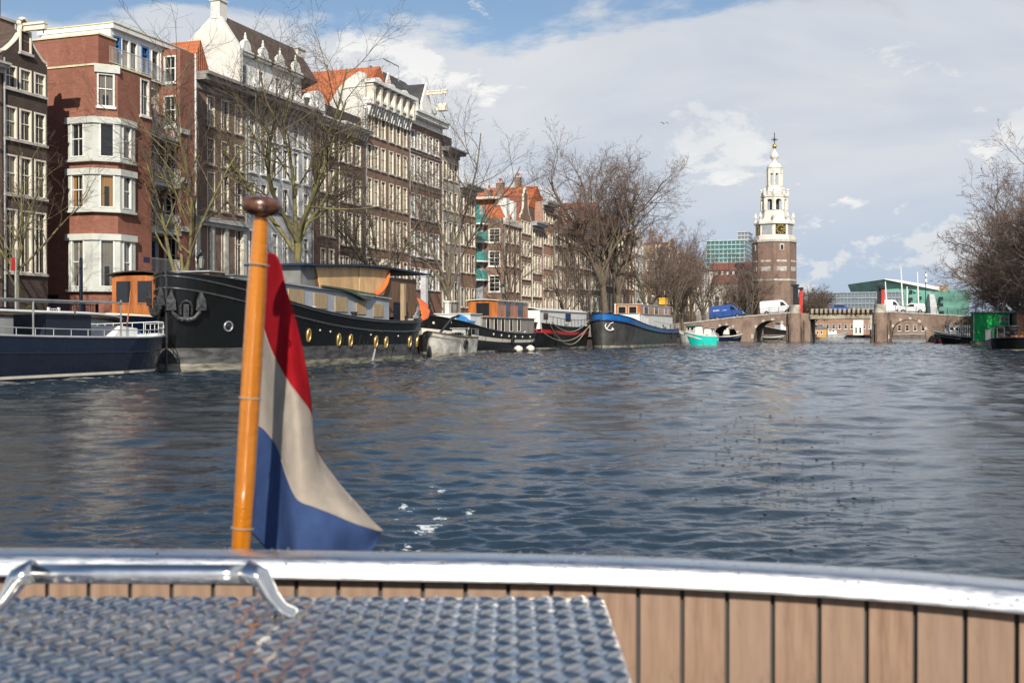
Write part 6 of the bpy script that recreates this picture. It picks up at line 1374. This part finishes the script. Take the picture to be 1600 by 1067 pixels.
tree('e', 'tall narrow bare tree left of the side street', tx(708, 40), 40, 20.5, 58, trunk=4.6, r0=.26, spread=.30, limbs=6, kids=(8, 6, 5, 1), bark=BARK2, twig=.011, group=GL, up=.15)
tree('f', 'thin bare tree in front of the corner house with orange roof', tx(795, 40.4), 40.4, 14, 61, trunk=3.8, r0=.2, spread=.62, limbs=6, kids=(7, 5, 4), bark=BARK2, twig=.014, group=GL)
tree('g', 'great double trunked bare tree towering over the red rimmed roofs, left trunk', tx(946, 39.6), 39.6, 25.5, 72, trunk=8.5, r0=.5, spread=.34, limbs=7, kids=(9, 7, 5, 2), bark=BARK2, twigm=TWIGR, twig=.02, group=GL, lean=(-.4, 0), up=.12)
tree('g2', 'great bare tree, right trunk of the pair behind the blue rimmed bow', tx(967, 39.6), 39.6, 25.5, 83, trunk=7.2, r0=.52, spread=.38, limbs=7, kids=(9, 7, 5, 2), bark=BARK2, twigm=TWIGR, twig=.02, group=GL, lean=(.2, 0), up=.16)
tree('h', 'bare tree with low limbs right of the great pair', tx(1014, 39.8), 39.8, 17, 81, trunk=4.2, r0=.34, spread=.62, limbs=7, kids=(8, 6, 5, 1), bark=BARK2, twigm=TWIGR, twig=.02, group=GL)
for i, (x, sc, lab) in enumerate(((884, .62, 'small bare tree before the tan brick house'), (1034, .95, 'reddish bare tree behind the blue barge wheelhouse'), (1052, 1.05, 'bare tree left of the yellow crate'), (1067, .9, 'bare tree just left of the blue van'), (1082, 1.15, 'tall thin bare tree near the bridge foot'), (1096, .95, 'bare tree above the rear of the blue van'))):
    tree('h', lab, tx(x, 39.8), 39.8, 17, sc=(sc * .9, sc * .9, sc), rz=i * 1.7 + .6, group=GL)
for i, (x, D, sc, lab) in enumerate(((1128, 250, .7, 'bare tree before the white gabled building'), (1150, 246, .75, 'bare tree between the two vans'), (1172, 236, .98, 'bare tree against the left side of the brick tower'), (1163, 256, .85, 'bare tree in front of the slim glass tower'))):
    tree('h', lab, 0, 0, 17, sc=sc, rz=i * 2.1, world=PXW(x, D, STREET), group='bare trees round the brick tower')
for i, (x, D, sc, lab) in enumerate(((1243, 300, .88, 'bare tree touching the right side of the brick tower'), (1256, 312, 1.02, 'rounded bare tree right of the brick tower'), (1268, 320, .82, 'small bare tree farthest right of the tower clump'))):
    tree('k', lab, 0, 0, 15.5, 91, bark=BARK2, twigm=TWIG, sc=sc, rz=i * 2.5, world=PXW(x, D, 1), trunk=2.5, r0=.35, spread=.8, limbs=8, kids=(9, 7, 6, 2), twig=.03, group='bare trees round the brick tower')
GR_ = 'bare trees along the right bank'
for i, (s, q, sc, lab) in enumerate(((118, -17, 1.0, 'nearest bare tree on the right bank cut by the picture edge'), (132, -13.5, .98, 'second bare tree of the right bank above the brown houseboat'), (146, -15, .92, 'bare tree rising behind the green houseboat'), (158, -13.5, .80, 'bare tree with drooping twigs left above the green houseboat'), (172, -14.5, .82, 'bare tree before the right end of the green hall'), (188, -14, .80, 'leafless tree beside the right bridge ramp'), (203, -15, .72, 'farthest bare tree at the right bridge ramp'), (165, -22, .95, 'bare tree in the second row behind the green houseboat'), (140, -24, 1.0, 'tall bare tree in the second row at the right edge'), (185, -25, .85, 'bare tree in the second row near the bridge ramp'))):
    tree('r' if i % 2 else 'r2', lab, s, q, 19.5, 101 if i % 2 else 107, bark=BARK2, twigm=TWIGR, sc=(sc, sc, sc), rz=i * 1.9, group=GR_, trunk=3.2, r0=.42, spread=.8, limbs=10, kids=(11, 8, 6, 2), twig=.019, up=.12)
# far shrubs and undergrowth
def shrub(label, p, r, hh, col, n, seed, name='shrub', ls=.12):
    rn = random.Random(seed); b = MB(); t = thing(name, label, 'plant', p); st = MB()
    for i in range(7): a = rn.uniform(0, 6.28); st.tube([(0, 0, 0), (math.cos(a) * r * .5, math.sin(a) * r * .5, hh * rn.uniform(.5, .9))], .02, 3)
    st.build('stems', TWIG, t)
    for i in range(n):
        a, u, v = rn.uniform(0, 6.28), rn.random() ** .5, rn.random(); rr_ = r * u * math.sin(math.pi * (.2 + .7 * v)); p_ = Vector((math.cos(a) * rr_, math.sin(a) * rr_, hh * v)); d = Vector((rn.gauss(0, 1), rn.gauss(0, 1), rn.gauss(0, 1))).normalized(); e = d.orthogonal().normalized(); l = ls * rn.uniform(.6, 1.4)
        b.add([p_, p_ + d * l + e * l * .4, p_ + d * l * 2, p_ + d * l - e * l * .4], [(0, 1, 2, 3)])
    b.build('foliage', mat('leaves %.2f' % col[0], col, .7, var=.4, scale=3), t); return t
shrub('yellow flowering forsythia bush on the quay beside the bare tree', W(tx(716, 39), 39, STREET), 1.9, 1.9, (.42, .36, .03), 900, 1)
shrub('small yellow green bush at the stern of the black barge', W(tx(692, 39), 39, STREET - .2), 1.1, 1.5, (.38, .34, .04), 400, 2)
shrub('green potted shrub on the deck behind the red striped barge', W(tx(912, 38.5), 38.5, STREET), 1.1, 2.6, (.10, .13, .03), 500, 3)
shrub('leafy shrub in front of the black gabled house ground floor', W(tx(48, 41.5), 41.5, STREET), .9, 1.7, (.10, .09, .05), 500, 4, ls=.06)
shrub('green shrub on the right houseboat mooring', PXW(1512, 168, 1.0), .9, 2.3, (.16, .17, .03), 400, 5)
shrub('yellow green shrub beside the first on the right mooring', PXW(1502, 170, .9), .7, 1.8, (.30, .26, .04), 300, 6)
for i, (x, D, hh) in enumerate(((1540, 172, 3.2), (1562, 168, 3.6), (1584, 162, 3.4), (1604, 156, 3.6), (1518, 182, 3.0))):
    shrub(('brown hedge clump right of the first houseboat flue', 'brown hedge clump above the middle of the green houseboat', 'brown hedge clump above the brown houseboat', 'brown hedge clump at the right picture edge', 'brown hedge clump left of the green houseboat roof')[i], PXW(x, D, STREET), 3.2, hh, (.075, .055, .04), 1500, 20 + i, 'hedge', .16)

# ================================================================== STREET FURNITURE
LG = glassmat('lantern glass', (.30, .30, .26), share=0)
def lamp(label, x, q, hh=4.6, group='lantern street lamps on the quay'):
    t = thing('street_lamp', label, 'street lamp', W(SQ(x, q), q, STREET), A, group)
    MB().lathe([(.16, 0), (.16, .5), (.09, .6), (.06, hh * .5), (.09, hh * .52), (.05, hh * .55), (.045, hh - .9)], 10).tube([(-.35, 0, hh - 1.25), (.35, 0, hh - 1.25)], .025, 5).build('post', GRNIRON, t)
    o = MB().lathe([(.12, hh - .85), (.24, hh - .25)], 6, caps=False).build('lantern', LG, t)
    MB().lathe([(.06, hh - .92), (.14, hh - .86), (.12, hh - .85)], 6).lathe([(.28, hh - .25), (.26, hh - .2), (.1, hh - .02), (.05, hh + .05), (.05, hh + .12), (.02, hh + .2)], 6).build('lantern_cap', GRNIRON, o)
    b = MB()
    for k in range(6): a = k * R(60); b.tube([(.12 * math.cos(a), .12 * math.sin(a), hh - .85), (.25 * math.cos(a), .25 * math.sin(a), hh - .25)], .012, 3)
    b.build('lantern_bars', GRNIRON, o); return t
lamp('black lantern street lamp before the pale pilastered ground floor', 314, 39.2, 5.0)
lamp('lantern street lamp behind the orange tarpaulin at the barge stern', 672, 39.2, 5.4); lamp('lantern street lamp above the orange wheelhouse of the cream striped barge', 786, 39.2, 5.2)
lamp('lantern street lamp beside the black car with yellow kayak', 856, 39.2, 5.2); lamp('lantern street lamp left of the great double tree', 931, 39.2, 5.2); lamp('lantern street lamp right of the great double tree', 998, 39.2, 5.2)
t = thing('sign_pole', 'pale grey sign pole with red and white plate in front of the black house', 'pole', W(SQ(25, 39.5), 39.5, STREET), A); MB().tube([(0, 0, 0), (0, 0, 4.3)], .055, 8).build('post', STEEL, t); MB().box(-.28, -.03, -.02, .02, 3.3, 3.9).build('sign_plate', REDP, t)
t = thing('parking_sign', 'blue and white square parking sign under the grey shop cornice', 'sign', W(SQ(344, 39.3), 39.3, STREET), FR)
MB().tube([(0, 0, 0), (0, 0, 2.75)], .03, 6).build('post', STEEL, t); MB().box(-.3, .3, -.03, -.005, 2.35, 3.1).build('sign_plate', mat('blue sign enamel', (.01, .12, .45), .4), t)
tcv = bpy.data.curves.new('letter', 'FONT'); tcv.body = 'P'; tcv.size = .5; tcv.extrude = .004; tcv.align_x = 'CENTER'; tcv.materials.append(WHITE); t0_ = bpy.data.objects.new('letter_curve', tcv); COL.objects.link(t0_); bpy.context.view_layer.update(); tme = bpy.data.meshes.new_from_object(t0_); bpy.data.objects.remove(t0_); to = bpy.data.objects.new('letter', tme); COL.objects.link(to); to.location = (0, -.04, 2.56); to.rotation_euler = (R(90), 0, 0); to.parent = t
def fence(label, x0, x1, q, hh, m, name='fence', cat='fence', pitch=.13):
    s0, s1 = SQ(x0, q), SQ(x1, q); t = thing(name, label, cat, W(s0, q, STREET), A); L = s1 - s0; b = MB()
    for z in (.12, hh - .05): MB().box(0, L, -.02, .02, z, z + .05).build('rail', m, t)
    me = MB().box(-.012, .012, -.012, .012, .12, hh - .05).mesh('bar', m); k = min(120, int(L / pitch))
    for i in range(k + 1): obj('bar', me, t, (L * i / k, 0, 0))
    pm = MB().box(-.05, .05, -.05, .05, 0, hh + .05).mesh('post', m)
    for i in range(int(L / 2.5) + 2): obj('post', pm, t, (min(L, i * 2.5), 0, 0))
    return t
fence('dark blue iron bar fence between black house and orange wheelhouse', 78, 152, 41, 1.9, NAVY); fence('white wire fence panel before the dark blue fence', 76, 92, 39.5, 1.6, WHITE, pitch=.16)
fence('grey bar fence on the quay left of the great tree', 905, 945, 40, 1.7, GREYP, pitch=.25); fence('dark wire fence beside the great tree trunks', 948, 1000, 38.6, 1.6, IRON, pitch=.3)
fence('pale bar fence along the quay behind the blue van tail', 1078, 1103, 39, 1.5, IRON, pitch=.4)
t = thing('blue_post', 'tall thin dark blue post beside the bay window fence', 'post', W(SQ(127, 40), 40, STREET), A); MB().tube([(0, 0, 0), (0, 0, 4.2)], .09, 8).build('post', NAVY, t)
t = thing('graffiti_bin', 'dark container with a pale scrawl at the left edge of the quay', 'container', W(SQ(2, 39.6), 39.6, STREET), A); MB().box(-1, .9, 0, 1, 0, 1.6).build('box', NAVY, t); MB().tube([(.1 + .25 * math.cos(a * .7), -.02, .9 + .35 * math.sin(a)) for a in [i * .4 for i in range(24)]], .03, 4).build('scrawl', WHITE, t)
t = thing('utility_cabinet', 'brown timber bicycle shed on the quay above the blue tarpaulin', 'shed', W(SQ(700, 38.8), 38.8, STREET), A)
MB().box(0, 7.5, 0, 1.4, 0, 1.55).build('body', mat('taupe shed wall', (.17, .13, .105), .8), t); MB().box(-.1, 7.6, -.1, 1.5, 1.55, 1.68).build('roof', mat('taupe shed wall', (.17, .13, .1)), t)
for i in (2.2, 3.0): MB().box(i, i + .15, -.02, 0, .3, 1.0).build('vent', IRON, t)
t = thing('white_pump', 'white box pillar on the quay beside the yellow bush', 'pillar', W(SQ(700, 39.6), 39.6, STREET), A); MB().box(-.25, .25, -.2, .2, 0, 3.1).box(-.32, .32, -.27, .27, 3.1, 3.25).build('pillar', WHITE, t)
t = thing('pile', 'white topped mooring pile rising between the quay and orange tarpaulin', 'post', W(SQ(663, 37.6), 37.6, 0), A); MB().box(-.22, .22, -.22, .22, -1, 6.2).build('post', GREYP, t); MB().prism([(-.28, 6.2), (.28, 6.2), (0, 6.7)], -.28, .28).build('cap', GREYP, t)
for (x, D, y0, lab) in ((1446, 196, 424, 'slim lamp post with small fittings on the right bridge ramp'), (1535, 180, 458, 'white T shaped lamp post above the green houseboat')):
    t = thing('lamp_post', lab, 'lamp post', PXW(x, D, 1.5)); zt_ = EYE + (HOR - y0) * D / F - 1.5; MB().tube([(0, 0, 0), (0, 0, zt_)], [.09, .05], 6).build('post', IRON if x < 1500 else GREYP, t)
    if x > 1500: MB().box(-.9, .9, -.1, .1, zt_ - .05, zt_ + .08).build('lamp_head', GREYP, t)
    else: MB().box(-.2, .2, -.15, .15, zt_ - .9, zt_ - .4).box(-.2, .2, -.15, .15, zt_ - 1.8, zt_ - 1.3).build('lamp_head', WHITE, t)
# gull
t = thing('gull', 'distant gull gliding against the cloud', 'bird', PXW(1037, 140, EYE + (HOR - 194) * 140 / F), R(20))
b = MB(); b.lathe([(.02, -.28), (.07, -.12), (.08, .05), (.04, .2), (.01, .3)], 8); b.build('body', WHITE, t).rotation_euler = (R(90), 0, 0)
for s_ in (-1, 1): MB().add([(0, -.08, .03), (s_ * .3, -.12, .16), (s_ * .75, -.02, .05), (s_ * .3, .08, .14), (0, .1, .02)], [(0, 1, 2, 3, 4)]).build('wing', mat('gull grey', (.25, .26, .28)), t)

# ================================================================== OUR OWN BOAT
def smooth(pts, n=10):
    out = []; P = [pts[0]] + list(pts) + [pts[-1]]
    for i in range(1, len(P) - 2):
        p0, p1, p2, p3 = [Vector(P[i + k]) for k in (-1, 0, 1, 2)]
        for j in range(n):
            t = j / n; out.append(.5 * ((2 * p1) + (p2 - p0) * t + (2 * p0 - 5 * p1 + 4 * p2 - p3) * t * t + (3 * p1 - p0 - 3 * p2 + p3) * t ** 3))
    out.append(Vector(pts[-1])); return out
rail = smooth([(-2.45, -2.2, 0), (-2.45, -.6, 0), (-2.3, .7, 0), (-1.75, 1.42, 0), (-1.2, 1.60, 0), (-.717, 1.622, 0), (-.176, 1.592, 0), (.214, 1.545, 0), (.625, 1.406, 0), (.98, 1.12, 0), (1.25, .5, 0), (1.32, -.6, 0), (1.32, -2.2, 0)], 12)
RZ = EYE - .3165
def offs(path, o):
    out = []
    for i, p in enumerate(path):
        d = (path[min(i + 1, len(path) - 1)] - path[max(i - 1, 0)]).normalized(); out.append(p + Vector((-d.y, d.x, 0)) * o)
    return out       # positive = outboard
tour = thing('tour_boat', 'our own boat in the foreground with bright metal rail and teak lining', 'boat', (0, 0, 0))
def sweep(path, prof, closed=False):
    b = MB(); n = len(prof)
    for o, z in prof: pass
    cols = [offs(path, o) for o, z in prof]
    for i in range(len(path)):
        for j, (o, z) in enumerate(prof): b.v.append((cols[j][i].x, cols[j][i].y, z))
    for i in range(len(path) - 1):
        for j in range(n if closed else n - 1): k = (j + 1) % n; b.f.append((i * n + j, i * n + k, (i + 1) * n + k, (i + 1) * n + j)); b.m.append(0)
    return b
def chrome():
    t = NT('brushed rail metal'); t.b.inputs['Base Color'].default_value = (.88, .87, .85, 1); t.b.inputs['Metallic'].default_value = 1
    n = t.noise(t.coord((6, 6, 60)), 6, 4); t.put(t.rng(n, .3, .7, .26, .40), t.b.inputs['Roughness']); return t.m
CHR = chrome()
fw_ = []
for o_z in ((-.0035, -.0275), (-.0040, -.0262), (-.0018, -.0205), (.0012, -.0135), (.0045, -.0070), (.0080, -.0018), (.0110, .0004)): fw_.append(o_z)
prof = [(.004, -.0285)] + fw_ + [(.016, .0015), (.035, .0025), (.062, .0015), (.074, -.002), (.078, -.01), (.078, -.03)]
o = sweep(rail, [(a, RZ + b_) for a, b_ in prof], True).build('rail_cap', CHR, tour, smooth=True)
# outer hull
HUL = mat('dark green boat hull', (.01, .03, .03), .3, coat=.3)
sweep(rail, [(.07, RZ - .02), (.075, RZ - .35), (.02, .6), (-.12, .1), (-.3, -.4)]).build('hull', HUL, tour, smooth=True)
CAULK = mat('grey caulking', (.075, .073, .072), .8)
sweep(rail, [(.030, RZ - .02), (.030, RZ - .62), (.05, RZ - .62), (.05, RZ - .02)], True).build('caulked_backing', CAULK, tour)
def teak():
    t = NT('weathered teak'); oi = t.node('ShaderNodeObjectInfo').outputs['Random']; v = t.coord((30, 30, 2.2))
    n = t.noise(v, 3, 8, .65); n3_ = t.noise(t.coord(), 6, 4)
    c = t.mix(t.rng(n, .3, .7), (.20, .118, .075), (.345, .225, .155)); c = t.mix(t.math('MULTIPLY', oi, .7), c, (.29, .20, .145)); c = t.mix(t.rng(n3_, .45, .7, 0, .6), c, (.40, .30, .22)); c = t.mix(t.rng(t.noise(t.coord((8, 8, 3)), 5, 7, .7), .56, .72, 0, .5), c, (.13, .085, .06))
    t.put(c, t.b.inputs['Base Color']); t.b.inputs['Roughness'].default_value = .62; t.bump(n, .3, .002); return t.m
TEAK = teak()
inner = offs(rail, .024); acc = [0]
for i in range(1, len(inner)): acc.append(acc[-1] + (inner[i] - inner[i - 1]).length)
def at(u):
    u = max(0, min(acc[-1] - 1e-5, u)); i = max(k for k in range(len(acc) - 1) if acc[k] <= u); return inner[i].lerp(inner[i + 1], (u - acc[i]) / (acc[i + 1] - acc[i]))
pw, gap = .0537, .0063; k = int(acc[-1] / (pw + gap)); pm = None
iC = min(range(len(inner)), key=lambda i: (inner[i] - Vector((.0, 1.57, 0))).length); u0 = acc[iC] % (pw + gap)
for i in range(k):
    ua = u0 + i * (pw + gap); pa, pb = at(ua), at(ua + pw)
    if pa.y < .3: continue
    d = pb - pa; ang = math.atan2(d.y, d.x)
    if pm is None:
        pm = MB().box(0, pw, -.004, .009, RZ - .60, RZ - .029).mesh('teak_plank', TEAK)
    o = obj('teak_plank', pm, tour, (pa.x, pa.y, 0), ang); bv = None
# floor, and the boxed hatch with its tread plate lid
MB().prism([(p.x, p.y) for p in offs(rail, -.0)], .68, .72, 0, 'z').build('floor', mat('grey boat floor', (.16, .16, .16), .7), tour)
HZ = EYE - .3455
def tread():
    t = NT('wet aluminium tread plate'); t.b.inputs['Base Color'].default_value = (.42, .42, .43, 1); t.b.inputs['Metallic'].default_value = 1
    n = t.noise(t.coord(), 14, 5); t.put(t.rng(n, .3, .7, .09, .26), t.b.inputs['Roughness']); t.put(t.mix(n, (.45, .43, .40), (.80, .77, .73)), t.b.inputs['Base Color']); t.bump(t.math('ADD', t.noise(t.coord(), 60, 3), t.math('MULTIPLY', t.noise(t.coord((1, 1.6, 1)), 9, 4), 5.0)), .6, .0022); return t.m
TRD = tread(); X0h, X1h, Y0h, Y1h = -1.9, .122, -.6, 1.505
MB().box(X0h + .03, X1h - .03, Y0h, Y1h - .03, .72, HZ - .03).build('hatch_box', mat('grey locker side', (.3, .3, .3), .6), tour)
lid = MB().box(X0h, X1h, Y0h, Y1h, HZ - .032, HZ).build('hatch_lid', TRD, tour, bevel=.009)
rd0 = random.Random(2); lz = MB(); p_ = .0235; i = 0
prof_l = [(-1, 0), (-.7, .62), (0, 1), (.7, .62), (1, 0), (.7, -.62), (0, -1), (-.7, -.62)]
ny = int((Y1h - .45 - .012) / p_); nx = int((X1h + 1.25) / p_)
for iy in range(ny):
    for ix in range(nx):
        cx, cy = X1h - .014 - ix * p_, Y1h - .014 - iy * p_; an = (R(42) if (ix + iy) % 2 else R(-42)) + rd0.uniform(-.05, .05); ca, sa = math.cos(an), math.sin(an)
        vs = []
        for k_, z_ in ((1., HZ - .0005), (.62, HZ + .0026)):
            for (a, b_) in prof_l: x_, y_ = a * .0155 * k_, b_ * .0044 * k_; vs.append((cx + x_ * ca - y_ * sa, cy + x_ * sa + y_ * ca, z_))
        vs.append((cx, cy, HZ + .0034))
        lz.add(vs, [(j, (j + 1) % 8, 8 + (j + 1) % 8, 8 + j) for j in range(8)] + [(8 + j, 8 + (j + 1) % 8, 16) for j in range(8)])
tag(lz.build('tread_lozenges', TRD, tour, smooth=True), kind='stuff'); 
# grab handle
SS = mat('polished steel', (.78, .77, .75), .13, 1., var=.05, scale=20)
hy, hz = 1.40, EYE - .294
hd = MB().tube([(-.585, hy, hz), (-.5, hy, hz + .0005), (-.35, hy, hz), (-.322, hy, hz)], .0118, 18).build('grab_handle', SS, tour, smooth=True)
for sx, xx in ((-1, -.585), (1, -.322)):
    pts = [(xx - sx * .004, hz + .004), (xx + sx * .016, hz - .004), (xx + sx * .030, hz - .028), (xx + sx * .042, HZ + .010), (xx + sx * .056, HZ + .004), (xx + sx * .060, HZ + .001)]
    b = MB(); sec = []
    for i_, (x_, z_) in enumerate(pts):
        wd = (.0165, .016, .0155, .017, .019, .015)[i_]; th = (.0145, .013, .0085, .006, .005, .004)[i_]
        nx_ = Vector((pts[min(i_ + 1, 5)][0] - pts[max(i_ - 1, 0)][0], 0, pts[min(i_ + 1, 5)][1] - pts[max(i_ - 1, 0)][1])).normalized(); up_ = Vector((-nx_.z, 0, nx_.x))
        for j in range(12): a = 2 * math.pi * j / 12; b.v.append(tuple(Vector((x_, hy, z_)) + Vector((0, wd * math.cos(a), 0)) + up_ * th * math.sin(a)))
    b.f = [(i_ * 12 + j, i_ * 12 + (j + 1) % 12, (i_ + 1) * 12 + (j + 1) % 12, (i_ + 1) * 12 + j) for i_ in range(5) for j in range(12)] + [tuple(range(12))[::-1], tuple(range(60, 72))]; b.m = [0] * len(b.f)
    b.build('bracket', SS, hd, smooth=True)
# rain drops
DROP = NT('water drop'); DROP.b.inputs['Base Color'].default_value = (.9, .95, 1, 1); DROP.b.inputs['Roughness'].default_value = .02; DROP.b.inputs['Transmission Weight'].default_value = 1; DROP.b.inputs['IOR'].default_value = 1.33
rd = random.Random(9); b = MB()
for i in range(700):
    if i < 520: j = rd.randrange(62, 112); p = offs(rail, rd.uniform(.014, .072))[j] if i < 260 else None; k_ = rd.random(); p = p or offs(rail, -.0018 + .010 * k_)[j]; z_ = RZ + .002 if i < 260 else RZ - .0205 + .0187 * k_
    elif i < 600: p = Vector((rd.uniform(-.58, -.33), hy - .0085, 0)); z_ = hz + rd.uniform(-.004, .006)
    else: p = Vector((rd.uniform(-1, X1h), rd.uniform(1.05, Y1h), 0)); z_ = HZ + .001
    if i < 520:
        j2 = min(j + 1, len(rail) - 1); p = p.lerp(p + (rail[j2] - rail[j]), rd.random())
    rr_ = rd.uniform(.0008, .0022); b.lathe([(rr_, -rr_ * .5), (rr_ * 1.05, 0), (rr_ * .7, rr_ * .7), (rr_ * .1, rr_)], 8, (p.x, p.y, z_))
tag(b.build('rain_drops', DROP.m, tour, smooth=True), kind='stuff')
# flag staff
PB = Vector(((373 - 800) / F * 1.84, 1.84, EYE - (905 - HOR) * 1.84 / F)); PT = Vector(((408.5 - 800) / F * 1.78, 1.78, EYE + (HOR - 334) * 1.78 / F))
st = thing('flagpole', 'varnished orange wooden flagstaff with round brown knob leaning on the stern', 'flagpole', PB)
VAR = NT('varnished flagstaff wood'); v_ = VAR.coord((30, 30, 2)); n_ = VAR.noise(v_, 2, 6, .6); VAR.put(VAR.mix(VAR.rng(n_, .3, .7), (.44, .14, .008), (.60, .21, .018)), VAR.b.inputs['Base Color'])
VAR.b.inputs['Roughness'].default_value = .22; VAR.b.inputs['Coat Weight'].default_value = 1; VAR.b.inputs['Coat Roughness'].default_value = .1; VAR.bump(VAR.noise(VAR.coord((.35, .35, 1)), 130, 3), 1.0, .0016)
ax_ = (PT - PB); Lp = ax_.length; rotp = ax_.to_track_quat('Z', 'Y')
o = MB().lathe([(.0147, -.3), (.0152, 0), (.0158, Lp * .3), (.0158, Lp * .55), (.0148, Lp * .8), (.0124, Lp * .92), (.0112, Lp * .985), (.011, Lp)], 28).build('pole', VAR.m, st, smooth=True); o.rotation_euler = rotp.to_euler()
kb = MB().lathe([(.004, -.004), (.017, -.003), (.0262, .002), (.0300, .008), (.0308, .0135), (.0300, .019), (.0258, .0235), (.0150, .026), (.0, .0268)], 32).build('knob', mat('weathered brown knob varnish', (.12, .045, .022), .3, var=.5, scale=60, coat=.5, bump=.1, bscale=200), st, smooth=True); kb.rotation_euler = rotp.to_euler(); kb.location = ax_
brk = MB().box(-.03, .03, -.05, .03, -.25, -.12).build('socket', SS, st)
# flag
rows = {0.0: [(412, 396, .03), (433, 401, -.028), (448, 452, -.034), (464, 505, -.03), (477, 565, -.02), (486, 622, 0), (491, 690, .02), (512, 745, .03), (548, 792, .04), (584, 838, .04)],
        .333: [(409, 500, .03), (421, 540, .0), (438, 575, -.038), (453, 600, -.044), (470, 622, -.040), (486, 648, -.02), (493, 700, .0), (524, 748, .005), (562, 792, .01), (597, 829, .01)],
        .667: [(402, 663, .03), (416, 674, .01), (434, 700, -.02), (448, 745, -.058), (465, 780, -.078), (492, 792, -.070), (520, 803, -.062), (548, 815, -.045), (574, 824, -.030), (596, 831, -.01)],
        1.0: [(394, 835, .03), (410, 852, .01), (428, 872, -.018), (447, 888, -.055), (466, 900, -.085), (490, 900, -.080), (515, 897, -.070), (540, 890, -.055), (566, 876, -.040), (584, 856, -.02)]}
ks = sorted(rows); nc, nr = 72, 60; fb_ = MB(); D0 = 2.06
def cr(a, b_, c, d, t): return .5 * ((2 * b_) + (c - a) * t + (2 * a - 5 * b_ + 4 * c - d) * t * t + (3 * b_ - a - 3 * c + d) * t ** 3)
def rowpt(rw, u):
    x = u * (len(rw) - 1); i = min(len(rw) - 2, int(x)); t = x - i; g = lambda k_: rw[max(0, min(len(rw) - 1, k_))]
    return [cr(g(i - 1)[c_], g(i)[c_], g(i + 1)[c_], g(i + 2)[c_], t) for c_ in range(3)]
for r_ in range(nr + 1):
    v = r_ / nr * 3; i = min(2, int(v)); t = v - i
    for c_ in range(nc + 1):
        u = c_ / nc; P4 = [rowpt(rows[ks[max(0, min(3, i + k_))]], u) for k_ in (-1, 0, 1, 2)]
        x, y, z = [cr(P4[0][j], P4[1][j], P4[2][j], P4[3][j], t) for j in range(3)]
        z += .004 * math.sin(9 * u + 5 * v) * u + .0025 * math.sin(23 * u - 4 * v)
        z *= 1.6; D = D0 + z; fb_.v.append(((x - 800) / F * D, D, EYE + (HOR - y) * D / F))
for r_ in range(nr):
    for c_ in range(nc): a = r_ * (nc + 1) + c_; fb_.f.append((a, a + nc + 1, a + nc + 2, a + 1)); fb_.m.append(min(2, r_ * 3 // nr))
def cloth(name, c1):
    t = NT(name); v = t.coord(); n = t.noise(v, 30, 5, .6); w1 = t.node('ShaderNodeTexWave', bands_direction='X'); w2 = t.node('ShaderNodeTexWave', bands_direction='Z')
    for w_ in (w1, w2): t.put(v, w_.inputs['Vector']); w_.inputs['Scale'].default_value = 330
    t.put(t.mix(t.rng(n, .3, .7), tuple(x * .82 for x in c1), c1), t.b.inputs['Base Color']); t.b.inputs['Roughness'].default_value = .9; t.b.inputs['Specular IOR Level'].default_value = .05
    t.bump(t.math('ADD', t.math('MULTIPLY', t.math('ADD', w1.outputs['Fac'], w2.outputs['Fac']), .1), t.math('MULTIPLY', t.noise(t.coord((1.6, 1, .6)), 16, 5, .6), 1.0)), 1.0, .0028)
    tr = t.node('ShaderNodeBsdfTranslucent'); tr.inputs[0].default_value = (*c1, 1); ms = t.node('ShaderNodeMixShader'); ms.inputs[0].default_value = .10
    t.put(t.b.outputs[0], ms.inputs[1]); t.put(tr.outputs[0], ms.inputs[2]); t.t.links.new(ms.outputs[0], t.n['Material Output'].inputs[0]); return t.m
fl = thing('flag', 'red white and blue flag hanging limp and folded from the wooden staff', 'flag', (0, 0, 0))
cl = fb_.build('cloth', [cloth('red bunting', (.43, .013, .022)), cloth('off white bunting', (.52, .45, .38)), cloth('blue bunting', (.060, .105, .26))], fl, smooth=True)
sl_ = cl.modifiers.new('thickness', 'SOLIDIFY'); sl_.thickness = .0008

hm = MB()      # doubled hem along the fly and the seams between the stripes
for (r0_, r1_, c0_, c1_) in ((0, nr, nc - 2, nc),):
    for r_ in range(r0_, r1_):
        for c_ in range(c0_, c1_): 
            a = r_ * (nc + 1) + c_; q_ = [Vector(fb_.v[i_]) + Vector((0, -.0012, 0)) for i_ in (a, a + nc + 1, a + nc + 2, a + 1)]; hm.add(q_, [(0, 1, 2, 3)], min(2, r_ * 3 // nr))
hm.build('hem', list(cl.data.materials), fl, smooth=True)
sm_ = MB()
for rr_ in (nr // 3, 2 * nr // 3): sm_.tube([Vector(fb_.v[rr_ * (nc + 1) + c_]) + Vector((0, -.0012, 0)) for c_ in range(nc + 1)], .0007, 4)
sm_.build('seam', cl.data.materials[1], fl)
ln = MB()
for f_ in (.14, .5, .86):
    p = PB.lerp(PT, f_); a = Vector(fb_.v[int((1 - f_) * nr) * (nc + 1)]) if False else None
    MB().tube([p + Vector((.0172 * math.cos(R(30 * k_)), .0172 * math.sin(R(30 * k_)), .004 * math.sin(R(15 * k_)))) for k_ in range(13)], .0012, 5, caps=False).build('halyard_loop', ROPE, fl)
